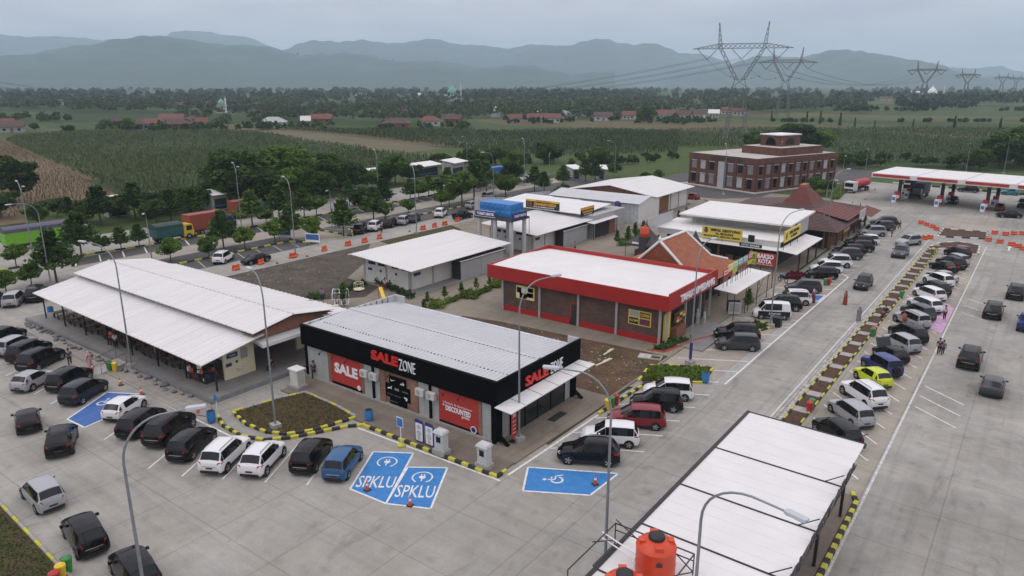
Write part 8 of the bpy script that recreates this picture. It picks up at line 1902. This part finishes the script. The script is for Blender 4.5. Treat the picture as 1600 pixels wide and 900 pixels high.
def mosque(p, r, lab, dome, h=7, tower=True):
    x, y = g(*p); t = thing('mosque', lab, 'mosque', (x, y, -.08)); MB().box(-r * 1.3, r * 1.3, -r * 1.3, r * 1.3, 0, h).build('wall', 'grey_box', t)
    MB().lathe([(r * .9, h), (r * 1.05, h + r * .35), (r * .95, h + r * .8), (r * .55, h + r * 1.35), (r * .12, h + r * 1.7), (r * .04, h + r * 2.3)], 16).build('dome', dome, t, smooth=50)
    if tower: MB().lathe([(.7, 0), (.6, h + r * 1.4), (.9, h + r * 1.45), (.5, h + r * 1.7), (.05, h + r * 2.4)], 8, (r * 2.3, 0)).build('minaret', 'white_trim', t)
mosque((775, 183), 2.1, 'white onion-domed mosque behind the village trees', 'white_trim', 4.5, False); mosque((707, 157), 7.5, 'far mosque with green dome and white minaret', 'dome_green', 9); mosque((347, 176), 3.0, 'pale green peaked mosque in the left village', 'dome_green', 7); mosque((1455, 156), 7.0, 'pale mosque in the far right village', 'white_trim', 8)
# stalls under white roofs along the truck road
for i, (a, b, z) in enumerate((((517, 277), (556, 273), 3.2), ((582, 270), (616, 266), 3.2), ((646, 262), (690, 256), 3.2), ((708, 255), (730, 251), 4.0), ((165, 316), (205, 312), 3.2), ((236, 310), (270, 305), 3.2), ((330, 305), (362, 301), 3.4), ((895, 264), (912, 263), 3.0), ((932, 264), (950, 264), 3.0))):
    p, q = Vector(g(*a, z)), Vector(g(*b, z)); L_ = (q - p).length; t = thing('stall', 'roadside stall with white sloping roof among the far trees, %s from the left' % ORD[[4, 5, 6, 0, 1, 2, 3, 7, 8].index(i) if i < 9 else i], 'stall', ((p.x + q.x) / 2, (p.y + q.y) / 2, 0), math.degrees(math.atan2(q.y - p.y, q.x - p.x)), 'white-roofed stalls')
    MB().slab4((-L_ / 2, -.5, z), (L_ / 2, -.5, z), (L_ / 2, 4.2, z + .7), (-L_ / 2, 4.2, z + .7), .12).build('roof', 'white_panel', t); MB().box(-L_ / 2 + .4, L_ / 2 - .4, .8, 4.0, 0, z).build('wall', 'grey_wall', t); MB().box(-L_ / 2 + 1, L_ / 2 - 1, .75, .798, .2, 2.4).build('opening', 'dark_inside', t)
    MB().box(-L_ / 2 + .4, L_ / 2 - .4, .2, .3, .9, 1.1).build('counter', 'bay_deep', t)
# ================================================================== POWER LINE
def pylon(loc, h, rz, lab, r=.10):
    t = thing('power_pylon', lab, 'pylon', loc, rz, 'lattice pylons'); k = h / 51.0
    def bars(name, L_, rad=r):
        m = MB()
        for a, b in L_: m.tube([tuple(v * k for v in a), tuple(v * k for v in b)], rad, 4, False)
        m.build(name, 'pole_steel' if 'pole_steel' in MATS else mat('pole_steel', (.17, .175, .18), .55, metal=.3, var=.1), t)
    def lattice(name, q0, q1, n):
        """four legs between two squares given as corner lists, with cross bracing"""
        Ls = []
        for i in range(4):
            a, b = Vector(q0[i]), Vector(q1[i]); c, d = Vector(q0[(i + 1) % 4]), Vector(q1[(i + 1) % 4]); Ls.append((a, b))
            for j in range(n):
                u, v = j / n, (j + 1) / n; Ls += [(a.lerp(b, u), c.lerp(d, v)), (c.lerp(d, u), a.lerp(b, v))]
        bars(name, Ls)
    sq = lambda cx, s, z, sy=None: [(cx - s, -(sy or s), z), (cx + s, -(sy or s), z), (cx + s, sy or s, z), (cx - s, sy or s, z)]
    for s in (-1, 1): lattice('leg_frame', sq(s * 4.4, .9, 0, 4.0), sq(s * 2.3, .6, 24, 1.1), 9)
    lattice('waist', sq(0, 3.0, 24, 1.1), sq(0, 1.9, 27.5, .9), 1)
    for s in (-1, 1):
        lattice('fork_arm', sq(s * 1.4, .8, 27.0, .8), sq(s * 9.2, .7, 40.5, .7), 6); lattice('peak', sq(s * 9.2, .8, 40.5, .7), sq(s * 10.3, .12, 51, .12), 5)
    lattice('cross_arm', [(-10, -.7, 40.2), (-10, .7, 40.2), (-10, .7, 42.2), (-10, -.7, 42.2)], [(10, -.7, 40.2), (10, .7, 40.2), (10, .7, 42.2), (10, -.7, 42.2)], 10)
    for s in (-1, 1): lattice('arm_tip', [(s * 10, -.7, 40.2), (s * 10, .7, 40.2), (s * 10, .7, 42.2), (s * 10, -.7, 42.2)], [(s * 21, -.05, 40.1), (s * 21, .05, 40.1), (s * 21, .05, 40.2), (s * 21, -.05, 40.2)], 6)
    for cx in (-14.6, 0, 14.6): bars('insulator', [((cx - 4.2, 0, 40), (cx, 0, 35.6)), ((cx + 4.2, 0, 40), (cx, 0, 35.6))], r * 1.6)
    return t
PY = [at_dist(-230, 150, 470)[:2], (-116.5, 326), (-169, 570)]
d12 = math.degrees(math.atan2(PY[2][1] - PY[1][1], PY[2][0] - PY[1][0])) - 90
pylon((PY[1][0], PY[1][1], -.08), 51, 17, 'nearest tall lattice pylon behind the brick office', .08)
pylon((PY[2][0], PY[2][1], -.08), 51, 18, 'second lattice pylon, just right of the nearest one', .13)
p3 = [g(1440, 166), g(1507, 153), g(1563, 146.5), g(1585, 144)]
for i, (q, lab) in enumerate(zip(p3, ('third lattice pylon before the right hill', 'fourth lattice pylon, fainter, right of the third', 'fifth lattice pylon, faint near the right edge', 'faintest lattice pylon at the far right'))):
    pylon((q[0], q[1], -.08), 50, 12, lab, .22 + .18 * i)
pylon((PY[0][0], PY[0][1], -.08), 51, 60, 'lattice pylon beyond the left edge carrying the wires', .10)
def wire(a, b, sag, lab, r=.045):
    m = MB(); n = 40; pts = []
    for i in range(n + 1):
        u = i / n; pts.append((a[0] + (b[0] - a[0]) * u, a[1] + (b[1] - a[1]) * u, a[2] + (b[2] - a[2]) * u - sag * 4 * u * (1 - u)))
    m.tube(pts, r, 4, False)
    for u in (.3, .68): 
        i = int(u * n); m.obox(pts[i], (.5, .5, .5))
    o = m.build('power_line', 'dark_steel', None); tag(o, lab, 'power line', 'power lines between pylons')
def arms(p, rz): return [(p[0] + c * math.cos(R(rz)), p[1] + c * math.sin(R(rz)), z) for c, z in ((-14.6, 35.6), (0, 35.6), (14.6, 35.6))]
for i, (a, b) in enumerate(zip(arms(PY[0], 60), arms(PY[1], 17))):
    for s in (0, .5): wire((a[0], a[1], a[2] + s), (b[0], b[1], b[2] + s), 21, 'sagging power line left of the nearest pylon, %s cable of %s bundle' % (('lower', 'upper')[s > 0], ORD[i]))
for i, (a, b) in enumerate(zip(arms(PY[1], 17), arms(PY[2], 18))): wire(a, b, 8, 'power line between the first and second pylons, %s cable' % ORD[i], .07)
for i, (a, b) in enumerate(zip(arms(PY[2], 18), arms(p3[0], 12))): wire(a, b, 12, 'power line between the second and third pylons, %s cable' % ORD[i], .12)
# ================================================================== HILLS
def hill(name, prof, dist, depth, seed, m='hill_wood', rough=1.0):
    """ridge whose skyline follows (pixel x, pixel y) marks at the given distance; slopes run down to the plain in front and behind"""
    rng = np.random.default_rng(seed); xs = np.linspace(prof[0][0], prof[-1][0], 170); ys = np.interp(xs, [p[0] for p in prof], [p[1] for p in prof]); nd = 30
    ph = rng.uniform(0, 6.28, 12); V = []; F = []
    for i, (px_, py_) in enumerate(zip(xs, ys)):
        for j in range(nd + 1):
            v = j / nd; dd = dist - depth * (1 - v) if v < .75 else dist + depth * (v - .75) * 2
            X, Y, Zt = at_dist(px_, py_, dist); s = dd / dist; X, Y = X * s, Y * s
            f = math.sin(min(1, v / .72) * math.pi / 2) ** 1.6 if v < .72 else math.cos((v - .72) / .28 * math.pi / 2)
            nz = sum(math.sin(X * k_ + Y * q_ + ph[n_]) * a_ for n_, (k_, q_, a_) in enumerate(((.0022, .0011, 12), (.005, -.0033, 8), (.0095, .007, 5), (.019, -.012, 3), (.033, .028, 1.6), (.06, -.05, 1.0)))) * rough
            V.append((X, Y, max(-2, Zt * f + nz * f * (.5 if .6 < v < .8 else 1.0))))
    for i in range(len(xs) - 1):
        for j in range(nd): a = i * (nd + 1) + j; F.append((a, a + nd + 1, a + nd + 2, a + 1))
    mb = MB(); mb.add(V, F); o = mb.build(name, m, None, smooth=180); struct(o); return o
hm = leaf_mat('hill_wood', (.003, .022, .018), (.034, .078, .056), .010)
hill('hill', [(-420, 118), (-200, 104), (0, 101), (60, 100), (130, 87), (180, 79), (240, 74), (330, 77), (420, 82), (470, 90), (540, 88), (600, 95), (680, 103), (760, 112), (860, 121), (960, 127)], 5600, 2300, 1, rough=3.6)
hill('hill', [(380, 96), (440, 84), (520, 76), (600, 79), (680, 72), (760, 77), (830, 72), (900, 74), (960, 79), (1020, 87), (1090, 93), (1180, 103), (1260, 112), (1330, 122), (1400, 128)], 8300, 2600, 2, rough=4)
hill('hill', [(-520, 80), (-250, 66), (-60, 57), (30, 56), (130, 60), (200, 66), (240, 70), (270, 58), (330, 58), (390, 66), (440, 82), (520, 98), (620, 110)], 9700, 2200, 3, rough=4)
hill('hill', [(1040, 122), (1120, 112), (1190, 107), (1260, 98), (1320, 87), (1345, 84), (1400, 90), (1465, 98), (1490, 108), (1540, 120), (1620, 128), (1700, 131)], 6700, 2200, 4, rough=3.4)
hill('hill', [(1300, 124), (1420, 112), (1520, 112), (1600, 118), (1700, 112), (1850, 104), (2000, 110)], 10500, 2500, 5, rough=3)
# trees standing up along the near skyline
rng = np.random.default_rng(77); VV = []
for _ in range(260):
    p = rng.uniform(100, 620); yy = np.interp(p, [100, 130, 180, 240, 330, 420, 470, 540, 600, 620], [93, 87, 79, 74, 77, 82, 90, 88, 95, 97]); X, Y, Zt = at_dist(p, yy, 5590); k = 14
    w_ = rng.normal(size=(k, 3)); VV.append(leaf_cloud(np.array([X, Y, Zt + rng.uniform(-12, 8)]) + w_ * np.array([9, 9, 8]), 13, int(rng.integers(1e9)), 1.2))
o = link('skyline_trees', quad_mesh('skyline_trees', np.concatenate(VV)), 'hill_wood'); o['kind'] = 'stuff'
# ================================================================== HAZE
hz = MB().box(-15500, 15500, -15500, 15500, -1.2, 760).build('haze', None, None)
hmz = bpy.data.materials.new('haze'); hmz.use_nodes = True; N = hmz.node_tree.nodes; N.clear()
ho = N.new('ShaderNodeOutputMaterial'); pv = N.new('ShaderNodeVolumePrincipled'); pv.inputs['Color'].default_value = (.70, .88, 1.0, 1); pv.inputs['Density'].default_value = 0.000145; pv.inputs['Anisotropy'].default_value = 0.0
hmz.node_tree.links.new(pv.outputs[0], ho.inputs['Volume']); hz.data.materials.append(hmz); hz['kind'] = 'stuff'; hz['label'] = 'pale haze over the plain'
